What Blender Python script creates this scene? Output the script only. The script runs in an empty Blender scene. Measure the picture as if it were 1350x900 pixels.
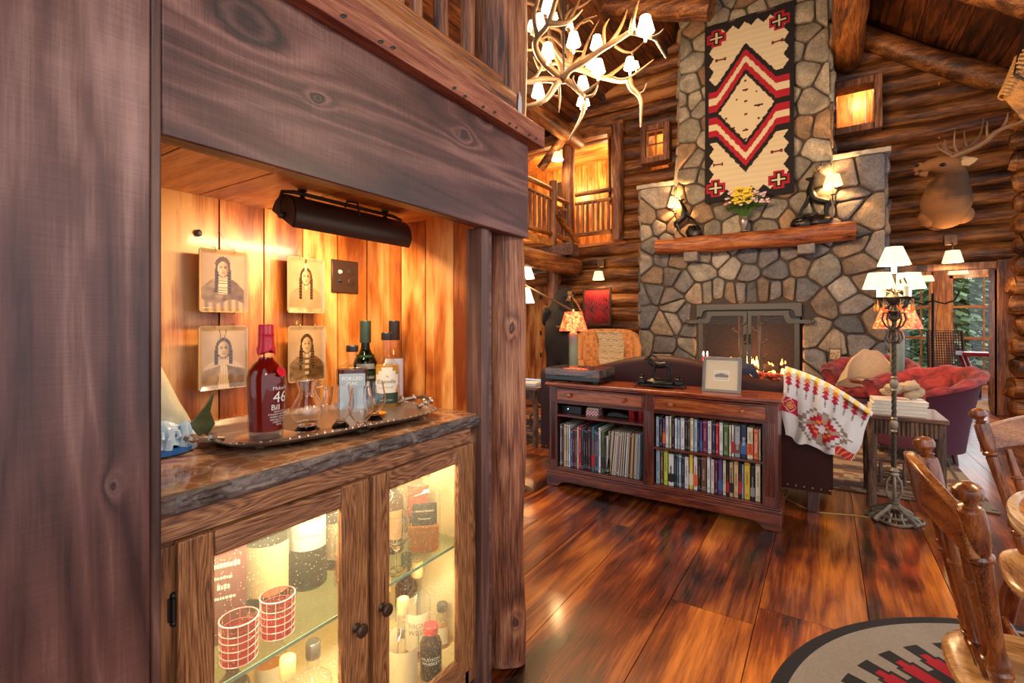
import bpy, bmesh, math, random
from mathutils import Vector, Matrix, noise
PI=math.pi; S=bpy.context.scene; LINK=S.collection.objects.link
CAMH=1.25; FPX=635.0; YAW=math.atan(414/635); SA,CA=math.sin(YAW),math.cos(YAW)
def P(px,py,x=None,y=None,z=None,d=None):
    "a point of the place seen at a pixel of the 1350x900 frame, on a known plane"
    u=(px-675)/FPX; v=(425-py)/FPX; D=(-SA+u*CA, CA+u*SA, v)
    if d is not None: t=d
    elif x is not None: t=x/D[0]
    elif y is not None: t=y/D[1]
    else: t=(z-CAMH)/D[2]
    return Vector((D[0]*t,D[1]*t,CAMH+D[2]*t))
V=Vector
def rnd(a,b,R=random): return R.uniform(a,b)
# ------------------------------------------------------------------ mesh collector
class MB:
    def __init__(s,M=None):
        s.v=[];s.f=[];s.c=[];s.o=[];s.M=M;s.col=(1,1,1);s.off=(0,0,0)
    def add(s,vs,fs,cols=None):
        n=len(s.v); M=s.M
        s.v.extend([(M@V(p)) if M is not None else V(p) for p in vs])
        for i,f in enumerate(fs):
            s.f.append([n+k for k in f]); s.c.append(cols[i] if cols else s.col); s.o.append(s.off)
        return s
    def box(s,a,b):
        (x0,y0,z0),(x1,y1,z1)=a,b
        if x0>x1:x0,x1=x1,x0
        if y0>y1:y0,y1=y1,y0
        if z0>z1:z0,z1=z1,z0
        return s.add([(x0,y0,z0),(x1,y0,z0),(x1,y1,z0),(x0,y1,z0),(x0,y0,z1),(x1,y0,z1),(x1,y1,z1),(x0,y1,z1)],
            [(3,2,1,0),(4,5,6,7),(0,1,5,4),(1,2,6,5),(2,3,7,6),(3,0,4,7)])
    def tube(s,pts,rad,seg=10,caps=True,flat=1.0,wob=0,seed=0,up=None):
        pts=[V(p) for p in pts]; n=len(pts)
        if not hasattr(rad,'__len__'): rad=[rad]*n
        T=[]
        for i in range(n):
            t=pts[min(i+1,n-1)]-pts[max(i-1,0)]
            T.append(t.normalized() if t.length>1e-9 else V((0,0,1)))
        a=V(up) if up else (V((0,0,1)) if abs(T[0].z)<.9 else V((1,0,0)))
        N=(a-T[0]*a.dot(T[0])).normalized(); vs=[];fs=[]
        for i in range(n):
            N=(N-T[i]*N.dot(T[i])); N=N.normalized() if N.length>1e-6 else T[i].orthogonal().normalized()
            B=T[i].cross(N)
            for k in range(seg):
                th=2*PI*k/seg; r=rad[i]
                if wob:
                    q=pts[i]*2.2+V((math.cos(th),math.sin(th),seed*7.1))
                    r*=1+wob*noise.noise(q)
                vs.append(pts[i]+N*(math.cos(th)*r)+B*(math.sin(th)*r*flat))
        for i in range(n-1):
            for k in range(seg):
                k2=(k+1)%seg; fs.append((i*seg+k,i*seg+k2,(i+1)*seg+k2,(i+1)*seg+k))
        if caps:
            fs.append(tuple(range(seg))[::-1]); fs.append(tuple((n-1)*seg+k for k in range(seg)))
        return s.add(vs,fs)
    def log(s,p0,p1,r,seed=0,seg=12,rings=None,r1=None,wob=.12,bend=.02):
        p0,p1=V(p0),V(p1);L=(p1-p0).length; n=rings or max(3,min(24,int(L/.35)+2)); r1=r if r1 is None else r1
        pts=[];rr=[]
        ax=(p1-p0).normalized(); sx=ax.orthogonal().normalized(); sy=ax.cross(sx)
        for i in range(n):
            t=i/(n-1); q=p0.lerp(p1,t)
            b=bend if 0<i<n-1 else 0
            q=q+sx*b*noise.noise(V((t*L*.8,seed*3.3,1)))+sy*b*noise.noise(V((t*L*.8,seed*5.3,9)))
            pts.append(q); rr.append((r+(r1-r)*t)*(1+.05*noise.noise(V((t*L*2.2,seed*9.7,4)))))
        s.off=(seed*1.37%7,seed*2.71%5,seed*.77%3)
        return s.tube(pts,rr,seg,wob=wob,seed=seed)
    def lathe(s,prof,seg=20,o=(0,0,0),sx=1,sy=1,caps=True):
        vs=[];fs=[];n=len(prof)
        for r,z in prof:
            for k in range(seg):
                th=2*PI*k/seg; vs.append((o[0]+r*math.cos(th)*sx,o[1]+r*math.sin(th)*sy,o[2]+z))
        for i in range(n-1):
            for k in range(seg):
                k2=(k+1)%seg; fs.append((i*seg+k,i*seg+k2,(i+1)*seg+k2,(i+1)*seg+k))
        if caps:
            fs.append(tuple(range(seg))[::-1]); fs.append(tuple((n-1)*seg+k for k in range(seg)))
        return s.add(vs,fs)
    def ball(s,c,r,seg=12,rings=8,nz=0,seed=0):
        if not hasattr(r,'__len__'): r=(r,r,r)
        vs=[];fs=[]
        for i in range(rings+1):
            ph=PI*i/rings
            for k in range(seg):
                th=2*PI*k/seg; d=V((math.sin(ph)*math.cos(th),math.sin(ph)*math.sin(th),-math.cos(ph)))
                q=1+(nz*noise.noise(d*2.3+V((seed,seed*2,0))) if nz else 0)
                vs.append((c[0]+d.x*r[0]*q,c[1]+d.y*r[1]*q,c[2]+d.z*r[2]*q))
        for i in range(rings):
            for k in range(seg):
                k2=(k+1)%seg
                if i==0: fs.append((k,(i+1)*seg+k2,(i+1)*seg+k))
                elif i==rings-1: fs.append((i*seg+k,i*seg+k2,(i+1)*seg+k))
                else: fs.append((i*seg+k,i*seg+k2,(i+1)*seg+k2,(i+1)*seg+k))
        return s.add(vs,fs)
    def prism(s,poly,a,b,plane='xy'):
        "poly in 2D extruded between a and b along the third axis"
        n=len(poly)
        def q(p,h): return {'xy':(p[0],p[1],h),'xz':(p[0],h,p[1]),'yz':(h,p[0],p[1])}[plane]
        vs=[q(p,a) for p in poly]+[q(p,b) for p in poly]
        fs=[tuple(range(n))[::-1],tuple(range(n,2*n))]+[(k,(k+1)%n,n+(k+1)%n,n+k) for k in range(n)]
        return s.add(vs,fs)
    def grid(s,fn,nu,nv,paint=None,thick=0):
        "fn(u,v)->point; paint(u,v)->rgb; u,v in 0..1"
        vs=[];fs=[];cs=[]
        for j in range(nv+1):
            for i in range(nu+1): vs.append(fn(i/nu,j/nv))
        for j in range(nv):
            for i in range(nu):
                a=j*(nu+1)+i; fs.append((a,a+1,a+nu+2,a+nu+1)); cs.append(paint((i+.5)/nu,(j+.5)/nv) if paint else s.col)
        if thick:
            n=len(vs); P_=[V(p) for p in vs]; W=nu+1; nn=[]
            for j in range(nv+1):
                for i in range(nu+1):
                    du=P_[j*W+min(i+1,nu)]-P_[j*W+max(i-1,0)]; dv=P_[min(j+1,nv)*W+i]-P_[max(j-1,0)*W+i]
                    c=du.cross(dv); nn.append(c.normalized() if c.length>1e-12 else V((0,0,1)))
            vs=vs+[P_[k]-nn[k]*thick for k in range(n)]
            m=len(fs)
            for k in range(m): fs.append(tuple(q+n for q in fs[k][::-1])); cs.append(cs[k])
            bd=[i for i in range(W)]+[j*W+nu for j in range(1,nv+1)]+[nv*W+i for i in range(nu-1,-1,-1)]+[j*W for j in range(nv-1,0,-1)]
            for k in range(len(bd)):
                a,b=bd[k],bd[(k+1)%len(bd)]; fs.append((b,a,a+n,b+n)); cs.append(cs[0])
        return s.add(vs,fs,cs)
    def mesh(s,name,mat,smooth=35):
        me=bpy.data.meshes.new(name); me.from_pydata([tuple(p) for p in s.v],[],s.f)
        me.polygons.foreach_set('use_smooth',[smooth>0]*len(s.f))
        if smooth>0: me.set_sharp_from_angle(angle=math.radians(smooth))
        for nm,dat in (('Col',s.c),('Off',s.o)):
            at=me.attributes.new(nm,'FLOAT_VECTOR','FACE'); at.data.foreach_set('vector',[x for c in dat for x in c[:3]])
        if mat: me.materials.append(mat)
        me.update(); return me
def base_rot(o): return Matrix.Translation(o.location)@Matrix.Rotation(o.rotation_euler.z,4,'Z')
def world_matrix(o):
    M=Matrix.Identity(4)
    while o is not None: M=(Matrix.Translation(o.location)@o.rotation_euler.to_matrix().to_4x4())@M; o=o.parent
    return M
def part(name,mb,mat,parent,world=False,bevel=0,smooth=35,label=None,sub=0,seg=2):
    if world:
        Mi=world_matrix(parent).inverted(); mb.v=[Mi@p for p in mb.v]
    o=bpy.data.objects.new(name,mb.mesh(name,mat,smooth)); LINK(o); o.parent=parent
    if bevel:
        b=o.modifiers.new('b','BEVEL'); b.width=bevel; b.segments=seg; b.limit_method='ANGLE'; b.angle_limit=math.radians(50)
    if sub:
        m=o.modifiers.new('s','SUBSURF'); m.levels=sub; m.render_levels=sub
    if label: o['label']=label
    return o
def struct(name,mb,mat,bevel=0,smooth=35):
    o=bpy.data.objects.new(name,mb.mesh(name,mat,smooth)); LINK(o); o['kind']='structure'
    if bevel:
        b=o.modifiers.new('b','BEVEL'); b.width=bevel; b.segments=2; b.limit_method='ANGLE'; b.angle_limit=math.radians(50)
    return o
def sempty(name,loc=(0,0,0)):
    o=bpy.data.objects.new(name,None); LINK(o); o.location=loc; o['kind']='structure'; return o
def tag(o,label,cat,group=None,kind=None):
    o['label']=label; o['category']=cat
    if group: o['group']=group
    if kind: o['kind']=kind
    return o
def thing(name,label,cat,loc=(0,0,0),rotz=0,group=None):
    o=bpy.data.objects.new(name,None); LINK(o); o.location=loc; o.rotation_euler=(0,0,rotz); o.empty_display_size=.05
    return tag(o,label,cat,group)
def single(name,mb,mat,label,cat,loc=(0,0,0),rotz=0,group=None,bevel=0,smooth=35,world=False,sub=0,kind=None):
    if world:
        Mi=(Matrix.Translation(loc)@Matrix.Rotation(rotz,4,'Z')).inverted(); mb.v=[Mi@p for p in mb.v]
    o=bpy.data.objects.new(name,mb.mesh(name,mat,smooth)); LINK(o); o.location=loc; o.rotation_euler=(0,0,rotz)
    if bevel:
        b=o.modifiers.new('b','BEVEL'); b.width=bevel; b.segments=2; b.limit_method='ANGLE'; b.angle_limit=math.radians(50)
    if sub:
        m=o.modifiers.new('s','SUBSURF'); m.levels=sub; m.render_levels=sub
    return tag(o,label,cat,group,kind)
def dup(root,loc,rotz=None,label=None,group=None):
    r=root.copy(); LINK(r); r.location=loc
    if rotz is not None: r.rotation_euler=(0,0,rotz)
    if label: r['label']=label
    if group: r['group']=group
    for ch in list(root.children):
        c=ch.copy(); LINK(c); c.parent=r
        for g in list(ch.children):
            d=g.copy(); LINK(d); d.parent=c
    return r
def smooth_path(w,k=4):
    out=[]; n=len(w); w=[V(p) for p in w]
    for i in range(n-1):
        p0,p1,p2,p3=w[max(i-1,0)],w[i],w[i+1],w[min(i+2,n-1)]
        for j in range(k):
            t=j/k; out.append(.5*((2*p1)+(p2-p0)*t+(2*p0-5*p1+4*p2-p3)*t*t+(3*p1-p0-3*p2+p3)*t**3))
    return out+[w[-1]]
def smooth_rad(r,k=4):
    out=[]
    for a,b in zip(r,r[1:]): out+=[a+(b-a)*(3*(j/k)**2-2*(j/k)**3) for j in range(k)]
    return out+[r[-1]]
_tc={}
def text_mb(mb,txt,size,place,bold=False,depth=0,align='CENTER'):
    "lettering; place(x,y)->3D point"
    k=(txt,align)
    if k not in _tc:
        cu=bpy.data.curves.new('t','FONT'); cu.body=txt; cu.size=1; cu.align_x=align; cu.resolution_u=2; cu.space_line=.95
        ob=bpy.data.objects.new('t',cu); LINK(ob); bpy.context.view_layer.update()
        me=bpy.data.meshes.new_from_object(ob); _tc[k]=([(p.co.x,p.co.y) for p in me.vertices],[tuple(f.vertices) for f in me.polygons])
        bpy.data.objects.remove(ob); bpy.data.curves.remove(cu); bpy.data.meshes.remove(me)
    vs,fs=_tc[k]
    return mb.add([place(x*size,y*size) for x,y in vs],fs)
# ------------------------------------------------------------------ materials
_m={}
class NT:
    def __init__(s,name):
        s.m=bpy.data.materials.new(name); s.m.use_nodes=True; s.t=s.m.node_tree; s.t.nodes.clear()
        s.out=s.n('ShaderNodeOutputMaterial')
    def n(s,ty,**k):
        n=s.t.nodes.new(ty)
        for a,b in k.items():
            if a[0]=='_': n.inputs[a[1:].replace('_',' ')].default_value=b
            else: setattr(n,a,b)
        return n
    def l(s,a,b): s.t.links.new(a,b)
    def math(s,op,a,b=None,c=None,clamp=False):
        n=s.n('ShaderNodeMath',operation=op,use_clamp=clamp)
        for i,x in enumerate((a,b,c)):
            if x is None: continue
            if hasattr(x,'is_output'): s.l(x,n.inputs[i])
            else: n.inputs[i].default_value=x
        return n.outputs[0]
    def vm(s,op,a,b=None):
        n=s.n('ShaderNodeVectorMath',operation=op)
        for i,x in enumerate((a,b)):
            if x is None: continue
            if hasattr(x,'is_output'): s.l(x,n.inputs[i])
            else: n.inputs[i].default_value=x
        return n.outputs[0]
    def ramp(s,f,stops):
        n=s.n('ShaderNodeValToRGB'); e=n.color_ramp.elements
        while len(e)<len(stops): e.new(.5)
        for i,(p,c) in enumerate(stops):
            e[i].position=p; e[i].color=(*c,1) if len(c)==3 else c
        s.l(f,n.inputs[0]); return n.outputs[0]
    def mix(s,f,a,b,bt='MIX'):
        n=s.n('ShaderNodeMix',data_type='RGBA',blend_type=bt)
        for i,x in ((0,f),(6,a),(7,b)):
            if hasattr(x,'is_output'): s.l(x,n.inputs[i])
            else: n.inputs[i].default_value=x if i==0 else (*x,1)
        return n.outputs[2]
    def noise(s,vec,sc,det=3,rough=.5,dist=0):
        n=s.n('ShaderNodeTexNoise',_Scale=sc,_Detail=det,_Roughness=rough,_Distortion=dist); s.l(vec,n.inputs['Vector']); return n.outputs[0]
    def coords(s,scale=(1,1,1),off=True):
        tc=s.n('ShaderNodeTexCoord').outputs['Object']
        if off:
            at=s.n('ShaderNodeAttribute',attribute_name='Off').outputs['Vector']; tc=s.vm('ADD',tc,s.vm('MULTIPLY',at,(3.7,5.1,2.9)))
        return s.vm('MULTIPLY',tc,scale)
    def bsdf(s,color,rough=.5,**k):
        b=s.n('ShaderNodeBsdfPrincipled')
        for key,val in dict({'Base Color':color,'Roughness':rough},**k).items():
            if hasattr(val,'is_output'): s.l(val,b.inputs[key])
            else:
                if key in('Base Color','Emission Color','Specular Tint','Sheen Tint') and len(val)==3: val=(*val,1)
                b.inputs[key].default_value=val
        s.l(b.outputs[0],s.out.inputs[0]); return b
    def bump(s,b,h,strength=.3,dist=.005):
        n=s.n('ShaderNodeBump'); n.inputs['Strength'].default_value=strength; n.inputs['Distance'].default_value=dist
        s.l(h,n.inputs['Height']); s.l(n.outputs[0],b.inputs['Normal'])
def wood(name,dark,mid,light,axis='z',scale=1.0,rough=.45,knots=.5,rings=9,coat=0,blotch=.5,bump=.25,var=1.0,knotcol=None,fib=1.0,spots=(),saw=0):
    if name in _m: return _m[name]
    N=NT(name); st={'x':(.09,1,1),'y':(1,.09,1),'z':(1,1,.09)}[axis]
    c=N.coords(tuple(scale*q for q in st))
    big=N.noise(c,5,2,.5,.6)                       # ring field
    ring=N.math('FRACT',N.math('MULTIPLY',big,rings))
    ring=N.math('PINGPONG',ring,.5); ring=N.math('MULTIPLY',ring,2)
    acc=None
    for (sp,sr) in spots:                           # knots at known places
        tcs=N.n('ShaderNodeTexCoord').outputs['Object']; wob_=N.vm('ADD',tcs,N.vm('MULTIPLY',N.vm('SUBTRACT',N.n('ShaderNodeTexNoise',_Scale=14,_Detail=3).outputs[1],(.5,.5,.5)),(.03,.03,.03)))
        dv=N.vm('MULTIPLY',N.vm('SUBTRACT',wob_,tuple(sp)),tuple((.62 if q<1 else 1)/sr for q in st)); ln=N.n('ShaderNodeVectorMath',operation='LENGTH'); N.l(dv,ln.inputs[0]); acc=ln.outputs['Value'] if acc is None else N.math('MINIMUM',acc,ln.outputs['Value'])
    if acc is not None:
        swirl=N.math('MULTIPLY',N.math('POWER',2.0,N.math('MULTIPLY',acc,-.9)),.9); ring=N.math('FRACT',N.math('ADD',N.math('MULTIPLY',big,rings),N.math('MULTIPLY',swirl,3.2))); ring=N.math('MULTIPLY',N.math('PINGPONG',ring,.5),2)
    fine=N.noise(N.vm('MULTIPLY',c,{'x':(.5,1,1),'y':(1,.5,1),'z':(1,1,.5)}[axis]),120,3,.7)
    c2=N.coords(tuple(scale*(.35 if q<1 else 1) for q in st)); bl=N.noise(c2,3.2,3,.6,.4)
    f=N.math('ADD',N.math('MULTIPLY_ADD',ring,.36,.27),N.math('MULTIPLY',N.math('SUBTRACT',fine,.5),1.5*fib))
    f=N.math('ADD',f,N.math('MULTIPLY',N.math('SUBTRACT',bl,.5),blotch*1.7))
    col=N.ramp(f,[(.12,dark),(.45,mid),(.85,light)])
    if knots:
        vo=N.n('ShaderNodeTexVoronoi',feature='F1',_Scale=2.1*scale); vo.inputs['Randomness'].default_value=1
        st2={'x':(.45,1,1),'y':(1,.45,1),'z':(1,1,.45)}[axis]
        cc=N.coords(st2); w=N.vm('ADD',cc,N.vm('MULTIPLY',N.n('ShaderNodeTexNoise',_Scale=7).outputs[1],(.05,.05,.05)))
        N.l(w,vo.inputs['Vector'])
        sep=N.n('ShaderNodeSeparateColor'); N.l(vo.outputs['Color'],sep.inputs[0])
        r=N.math('MULTIPLY',N.math('GREATER_THAN',sep.outputs[0],1-knots),.10)
        r=N.math('ADD',r,.001)
        q=N.math('DIVIDE',vo.outputs['Distance'],r)
        k=N.ramp(q,[(0,(1,1,1)),(.35,(.85,.85,.85)),(.55,(.25,.25,.25)),(.75,(.45,.45,.45)),(1,(0,0,0))])
        col=N.mix(k,col,knotcol or tuple(x*.35 for x in dark))
    if acc is not None:
        kk=N.ramp(N.math('DIVIDE',acc,3.0),[(0,(.9,)*3),(.18,(.55,)*3),(.28,(.95,)*3),(.37,(.1,.1,.1)),(.6,(0,0,0))]); hl=N.ramp(N.math('DIVIDE',acc,3.0),[(.33,(0,0,0)),(.42,(.16,)*3),(.8,(0,0,0))])
        col=N.mix(hl,col,tuple(min(1,x*1.5) for x in light)); col=N.mix(kk,col,knotcol or tuple(x*.4 for x in dark))
    if saw:
        sn=N.noise(N.coords({'y':(10,340,12),'z':(10,12,340)}[axis]),1,2,.5); col=N.mix(1.0,col,N.ramp(sn,[(.3,(1-saw,)*3),(.7,(1+saw*.5,)*3)]),'MULTIPLY')
    at=N.n('ShaderNodeAttribute',attribute_name='Col').outputs['Vector']; col=N.mix(1.0,col,at,'MULTIPLY')
    b=N.bsdf(col,rough); b.inputs['Coat Weight'].default_value=coat; b.inputs['Coat Roughness'].default_value=.12
    rr=N.math('ADD',N.math('MULTIPLY',bl,.25),rough-.1); N.l(rr,b.inputs['Roughness'])
    N.bump(b,N.math('ADD',N.math('MULTIPLY',ring,.4),fine),bump,.004)
    _m[name]=N.m; return N.m
def plain(name,color,rough=.5,metal=0,**k):
    if name in _m: return _m[name]
    N=NT(name); nz=N.noise(N.coords(),k.pop('nsc',30),3,.6); am=k.pop('amt',.25); bs=k.pop('bump',.08); at=None
    col=N.mix(nz,tuple(c*(1-am) for c in color),tuple(min(1,c*(1+am)) for c in color))
    if k.pop('tint',False):
        at=N.n('ShaderNodeAttribute',attribute_name='Col').outputs['Vector']; col=N.mix(1.0,col,at,'MULTIPLY')
    b=N.bsdf(col,rough,Metallic=metal,**k); N.bump(b,nz,bs,.002); _m[name]=N.m; return N.m
def painted(name,rough=.7,nsc=400,bump=.25,amt=.12,**k):
    "colour comes from the item's own pattern, stored per face"
    if name in _m: return _m[name]
    N=NT(name); at=N.n('ShaderNodeAttribute',attribute_name='Col').outputs['Vector']; nz=N.noise(N.coords(),nsc,2,.6)
    col=N.mix(1.0,at,N.ramp(nz,[(.3,(1-amt,)*3),(.7,(1,1,1))]),'MULTIPLY')
    b=N.bsdf(col,rough,**k); N.bump(b,nz,bump,.002); _m[name]=N.m; return N.m
def glass(name,tint=(1,1,1),rough=.02,haze=0,hazecol=(1,.95,.8),seeds=False,ior=1.45,edge=(.6,)*3):
    "thin clear glass: what is behind shows through, the surface reflects"
    if name in _m: return _m[name]
    N=NT(name); tr=N.n('ShaderNodeBsdfTransparent'); gl=N.n('ShaderNodeBsdfGlossy'); gl.inputs['Roughness'].default_value=rough
    lw=N.n('ShaderNodeLayerWeight'); lw.inputs['Blend'].default_value=.5
    ed=N.ramp(lw.outputs['Facing'],[(0,tint),(.72,tint),(1,tuple(t*e for t,e in zip(tint,edge)))])
    N.l(ed,tr.inputs[0]); fr=N.math('MULTIPLY_ADD',N.math('POWER',lw.outputs['Facing'],4.0),.75,((ior-1)/(ior+1))**2)
    mx=N.n('ShaderNodeMixShader'); N.l(fr,mx.inputs[0]); N.l(tr.outputs[0],mx.inputs[1]); N.l(gl.outputs[0],mx.inputs[2]); last=mx
    if haze:
        df=N.n('ShaderNodeBsdfDiffuse'); df.inputs[0].default_value=(*hazecol,1); tl=N.n('ShaderNodeBsdfTranslucent'); tl.inputs[0].default_value=(*hazecol,1)
        a=N.n('ShaderNodeMixShader'); a.inputs[0].default_value=.7; N.l(df.outputs[0],a.inputs[1]); N.l(tl.outputs[0],a.inputs[2])
        fac=haze
        if seeds:
            vo=N.n('ShaderNodeTexVoronoi',_Scale=115); N.l(N.coords(),vo.inputs['Vector'])
            k=N.math('LESS_THAN',vo.outputs['Distance'],.14); fac=N.math('ADD',N.math('MULTIPLY',k,.4),haze)
        m2=N.n('ShaderNodeMixShader')
        if hasattr(fac,'is_output'): N.l(fac,m2.inputs[0])
        else: m2.inputs[0].default_value=fac
        N.l(last.outputs[0],m2.inputs[1]); N.l(a.outputs[0],m2.inputs[2]); last=m2
        if seeds:
            bp=N.n('ShaderNodeBump'); bp.inputs['Strength'].default_value=.12; bp.inputs['Distance'].default_value=.003
            N.l(N.noise(N.coords(),25,2),bp.inputs['Height']); N.l(bp.outputs[0],gl.inputs['Normal'])
    N.l(last.outputs[0],N.out.inputs[0]); _m[name]=N.m; return N.m
def lit(name,color,strength,base=None,mixc=.5):
    "something that gives off light"
    if name in _m: return _m[name]
    N=NT(name); N.bsdf(base or color,.6,**{'Emission Color':color,'Emission Strength':strength}); _m[name]=N.m; return N.m
def lamp(name,loc,energy,color,size=.03,spot=None,rot=None):
    L=bpy.data.lights.new(name,'SPOT' if spot else 'POINT'); L.energy=energy; L.color=color; L.shadow_soft_size=size
    if spot: L.spot_size=math.radians(spot); L.spot_blend=.6
    o=bpy.data.objects.new(name,L); LINK(o); o.location=loc
    if rot: o.rotation_euler=rot
    return o
WARM=(1,.62,.28)
def hexc(h):
    r=[int(h[i:i+2],16)/255 for i in (0,2,4)]
    return tuple(c/12.92 if c<=.04045 else ((c+.055)/1.055)**2.4 for c in r)
# ------------------------------------------------------------------ shared materials
M_floor=wood('floor_wood',hexc('1c0a04'),hexc('7a3512'),hexc('cf7a30'),'y',.8,.27,.5,6,coat=.4,blotch=.95,bump=.08,fib=.55)
M_log=wood('log_wood',hexc('2a150a'),hexc('75431c'),hexc('b87a3a'),'x',.9,.5,.45,5,blotch=.8,bump=.5)
M_logy=wood('log_wood_long',hexc('30180b'),hexc('84491d'),hexc('c07f3c'),'y',.9,.45,.4,5,blotch=.7,bump=.4)
M_logz=wood('log_wood_upright',hexc('341a10'),hexc('7d4a2e'),hexc('b07a52'),'z',1.0,.5,.5,5,blotch=.7,bump=.6)
M_roof=wood('roof_board_wood',hexc('1a0a05'),hexc('4e260f'),hexc('86481c'),'y',.8,.5,.5,6,blotch=.6)
M_dark=wood('dark_stained_wood_upright',hexc('38231c'),hexc('5f4036'),hexc('906a5c'),'z',1.4,.42,.0,6,blotch=.45,bump=.2,fib=.3)
M_darky=wood('dark_stained_wood_level',hexc('38231d'),hexc('5c3e36'),hexc('8c675a'),'y',1.5,.42,.5,7,blotch=.45,bump=.2,fib=.4,knotcol=hexc('1c1416'))
M_ledge=wood('ledge_wood',hexc('6a3322'),hexc('95553c'),hexc('b2775a'),'y',2,.55,0,4,blotch=.3)
M_pine=wood('honey_pine',hexc('83421a'),hexc('c67c34'),hexc('eeb468'),'z',1.1,.4,.5,4,blotch=.9,bump=.15,coat=.1)
M_pinex=wood('honey_pine_level',hexc('83421a'),hexc('b8702f'),hexc('dca058'),'x',1.1,.45,.5,4,blotch=.8,bump=.15)
M_oak=wood('oak_upright',hexc('4b2b17'),hexc('8f5c35'),hexc('b98555'),'z',2.6,.4,0,30,blotch=.25,bump=.3)
M_oaky=wood('oak_level',hexc('4b2b17'),hexc('8c5a38'),hexc('b78558'),'y',2.6,.4,0,30,blotch=.25,bump=.3)
M_chair=wood('oak_chair',hexc('3a1808'),hexc('7c3f18'),hexc('a9672e'),'z',3,.25,0,4,coat=.5,blotch=.3,bump=.12,fib=.7)
M_chairy=wood('oak_chair_level',hexc('4a220c'),hexc('925424'),hexc('b87c3e'),'y',3,.25,0,4,coat=.5,blotch=.3,bump=.12)
M_mahog=wood('mahogany',hexc('2a0d07'),hexc('5e2412'),hexc('8a4220'),'x',2,.28,0,6,coat=.4,blotch=.35,bump=.08)
M_mahogz=wood('mahogany_upright',hexc('260c07'),hexc('55200f'),hexc('7c3a1c'),'z',2,.28,0,6,coat=.4,blotch=.35,bump=.08)
M_twig=wood('twig_bark',hexc('2a1c15'),hexc('5e4331'),hexc('8d6d52'),'z',3,.7,.3,4,blotch=.4,bump=.6)
M_mantel=wood('mantel_log',hexc('401a0b'),hexc('934a22'),hexc('c07a42'),'x',1.1,.5,.5,6,blotch=.55,bump=.5)
M_iron=plain('aged_iron',(.045,.035,.03),.45,.8)
M_bronze=plain('oiled_bronze',hexc('4c382c'),.42,.6,amt=.1)
M_brass=plain('antique_brass',hexc('8a6d3d'),.35,.9)
M_silver=plain('tarnished_silver',hexc('a39283'),.32,.85,nsc=60,amt=.3,bump=.3)
M_pewter=plain('pewter',hexc('77726c'),.4,.8,nsc=50)
M_steel=plain('weathered_steel',hexc('57524a'),.5,.5,nsc=90,amt=.4,bump=.4)
M_black=plain('matt_black',(.012,.011,.011),.5)
M_cream=plain('cream_card',hexc('d8cba8'),.7,amt=.08)
M_paper=plain('book_pages',hexc('d8d0bd'),.8,nsc=300,amt=.15)
M_print=painted('printed_surface',.35,300,.03,.05)
M_cloth=painted('woven_cloth',.9,500,.4,.25)
M_paint=plain('tinted_paint',(1,1,1),.45,amt=.06,tint=True)
M_leather=plain('dark_leather',hexc('35120c'),.55,nsc=90,amt=.3,bump=.25,**{'Specular IOR Level':.25})
M_glass=glass('clear_glass')
M_shade=lit('lit_cream_shade',(1,.74,.42),.85,base=hexc('d9c39a'))
M_shadew=lit('lit_white_shade',(1,.78,.5),2.6)
WORLD=1.05; EXPO=0.7; NICHE=3.6; SCON=30; CHAN=1.2; DINE_FILL=30; BAR_FILL=16
# ------------------------------------------------------------------ the great hall shell
WY=9.2; RX=-1.02; RZ=6.98
def roofz(x): return RZ-.78*(x-RX) if x>RX else RZ-.42*(RX-x)
R=random.Random(5)
# floor of wide boards running towards the fireplace wall
m=MB(); x=-7.0
while x<5.2:
    w=R.uniform(.26,.42); y=-3.0
    while y<14:
        L=R.uniform(2.2,4.2); k=R.uniform(.62,1.25); 
        if R.random()<.25: k*=.72
        m.col=(k,k*R.uniform(.88,1.04),k*R.uniform(.8,1.0)); m.off=(R.uniform(-9,9),R.uniform(-9,9),R.uniform(-9,9))
        m.box((x+.0018,y+.001,-.04),(x+w-.0018,min(y+L,14)-.001,0)); y+=L
    x+=w
struct('floor',m,M_floor,smooth=0)
m=MB(); m.box((-7,-3,-.1),(5.2,14,-.03)); struct('floor_base',m,M_black,smooth=0)
# log back wall with its openings
OPEN=[(-7,-3.42,2.92,5.0),(-2.86,-2.48,4.32,4.86),(.10,.62,4.22,4.86),(.88,1.93,0,1.98),(-7,-4.9,0,2.25)]
m=MB(); row=0; z=.12
while z<7.2:
    iv=[(-7,2.9)]
    for a,b,z0,z1 in OPEN:
        if z0-.08<z<z1+.08:
            nv=[]
            for p,q in iv:
                if b<=p or a>=q: nv.append((p,q)); continue
                if a>p: nv.append((p,a))
                if b<q: nv.append((b,q))
            iv=nv
    lo=RX-(RZ-z)/.42; hi=RX+(RZ-z)/.78
    for p,q in iv:
        p=max(p,lo-.1); q=min(q,hi+.1)
        if q-p>.05:
            k=R.uniform(.72,1.12); m.col=(k,k*R.uniform(.92,1.03),k); m.log((p,WY+.07,z),(q,WY+.07,z),.145,seed=row*1.3+p,wob=.16,bend=.015,seg=14)
    z+=.262; row+=1
struct('wall_back',m,M_log,smooth=60)
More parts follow.
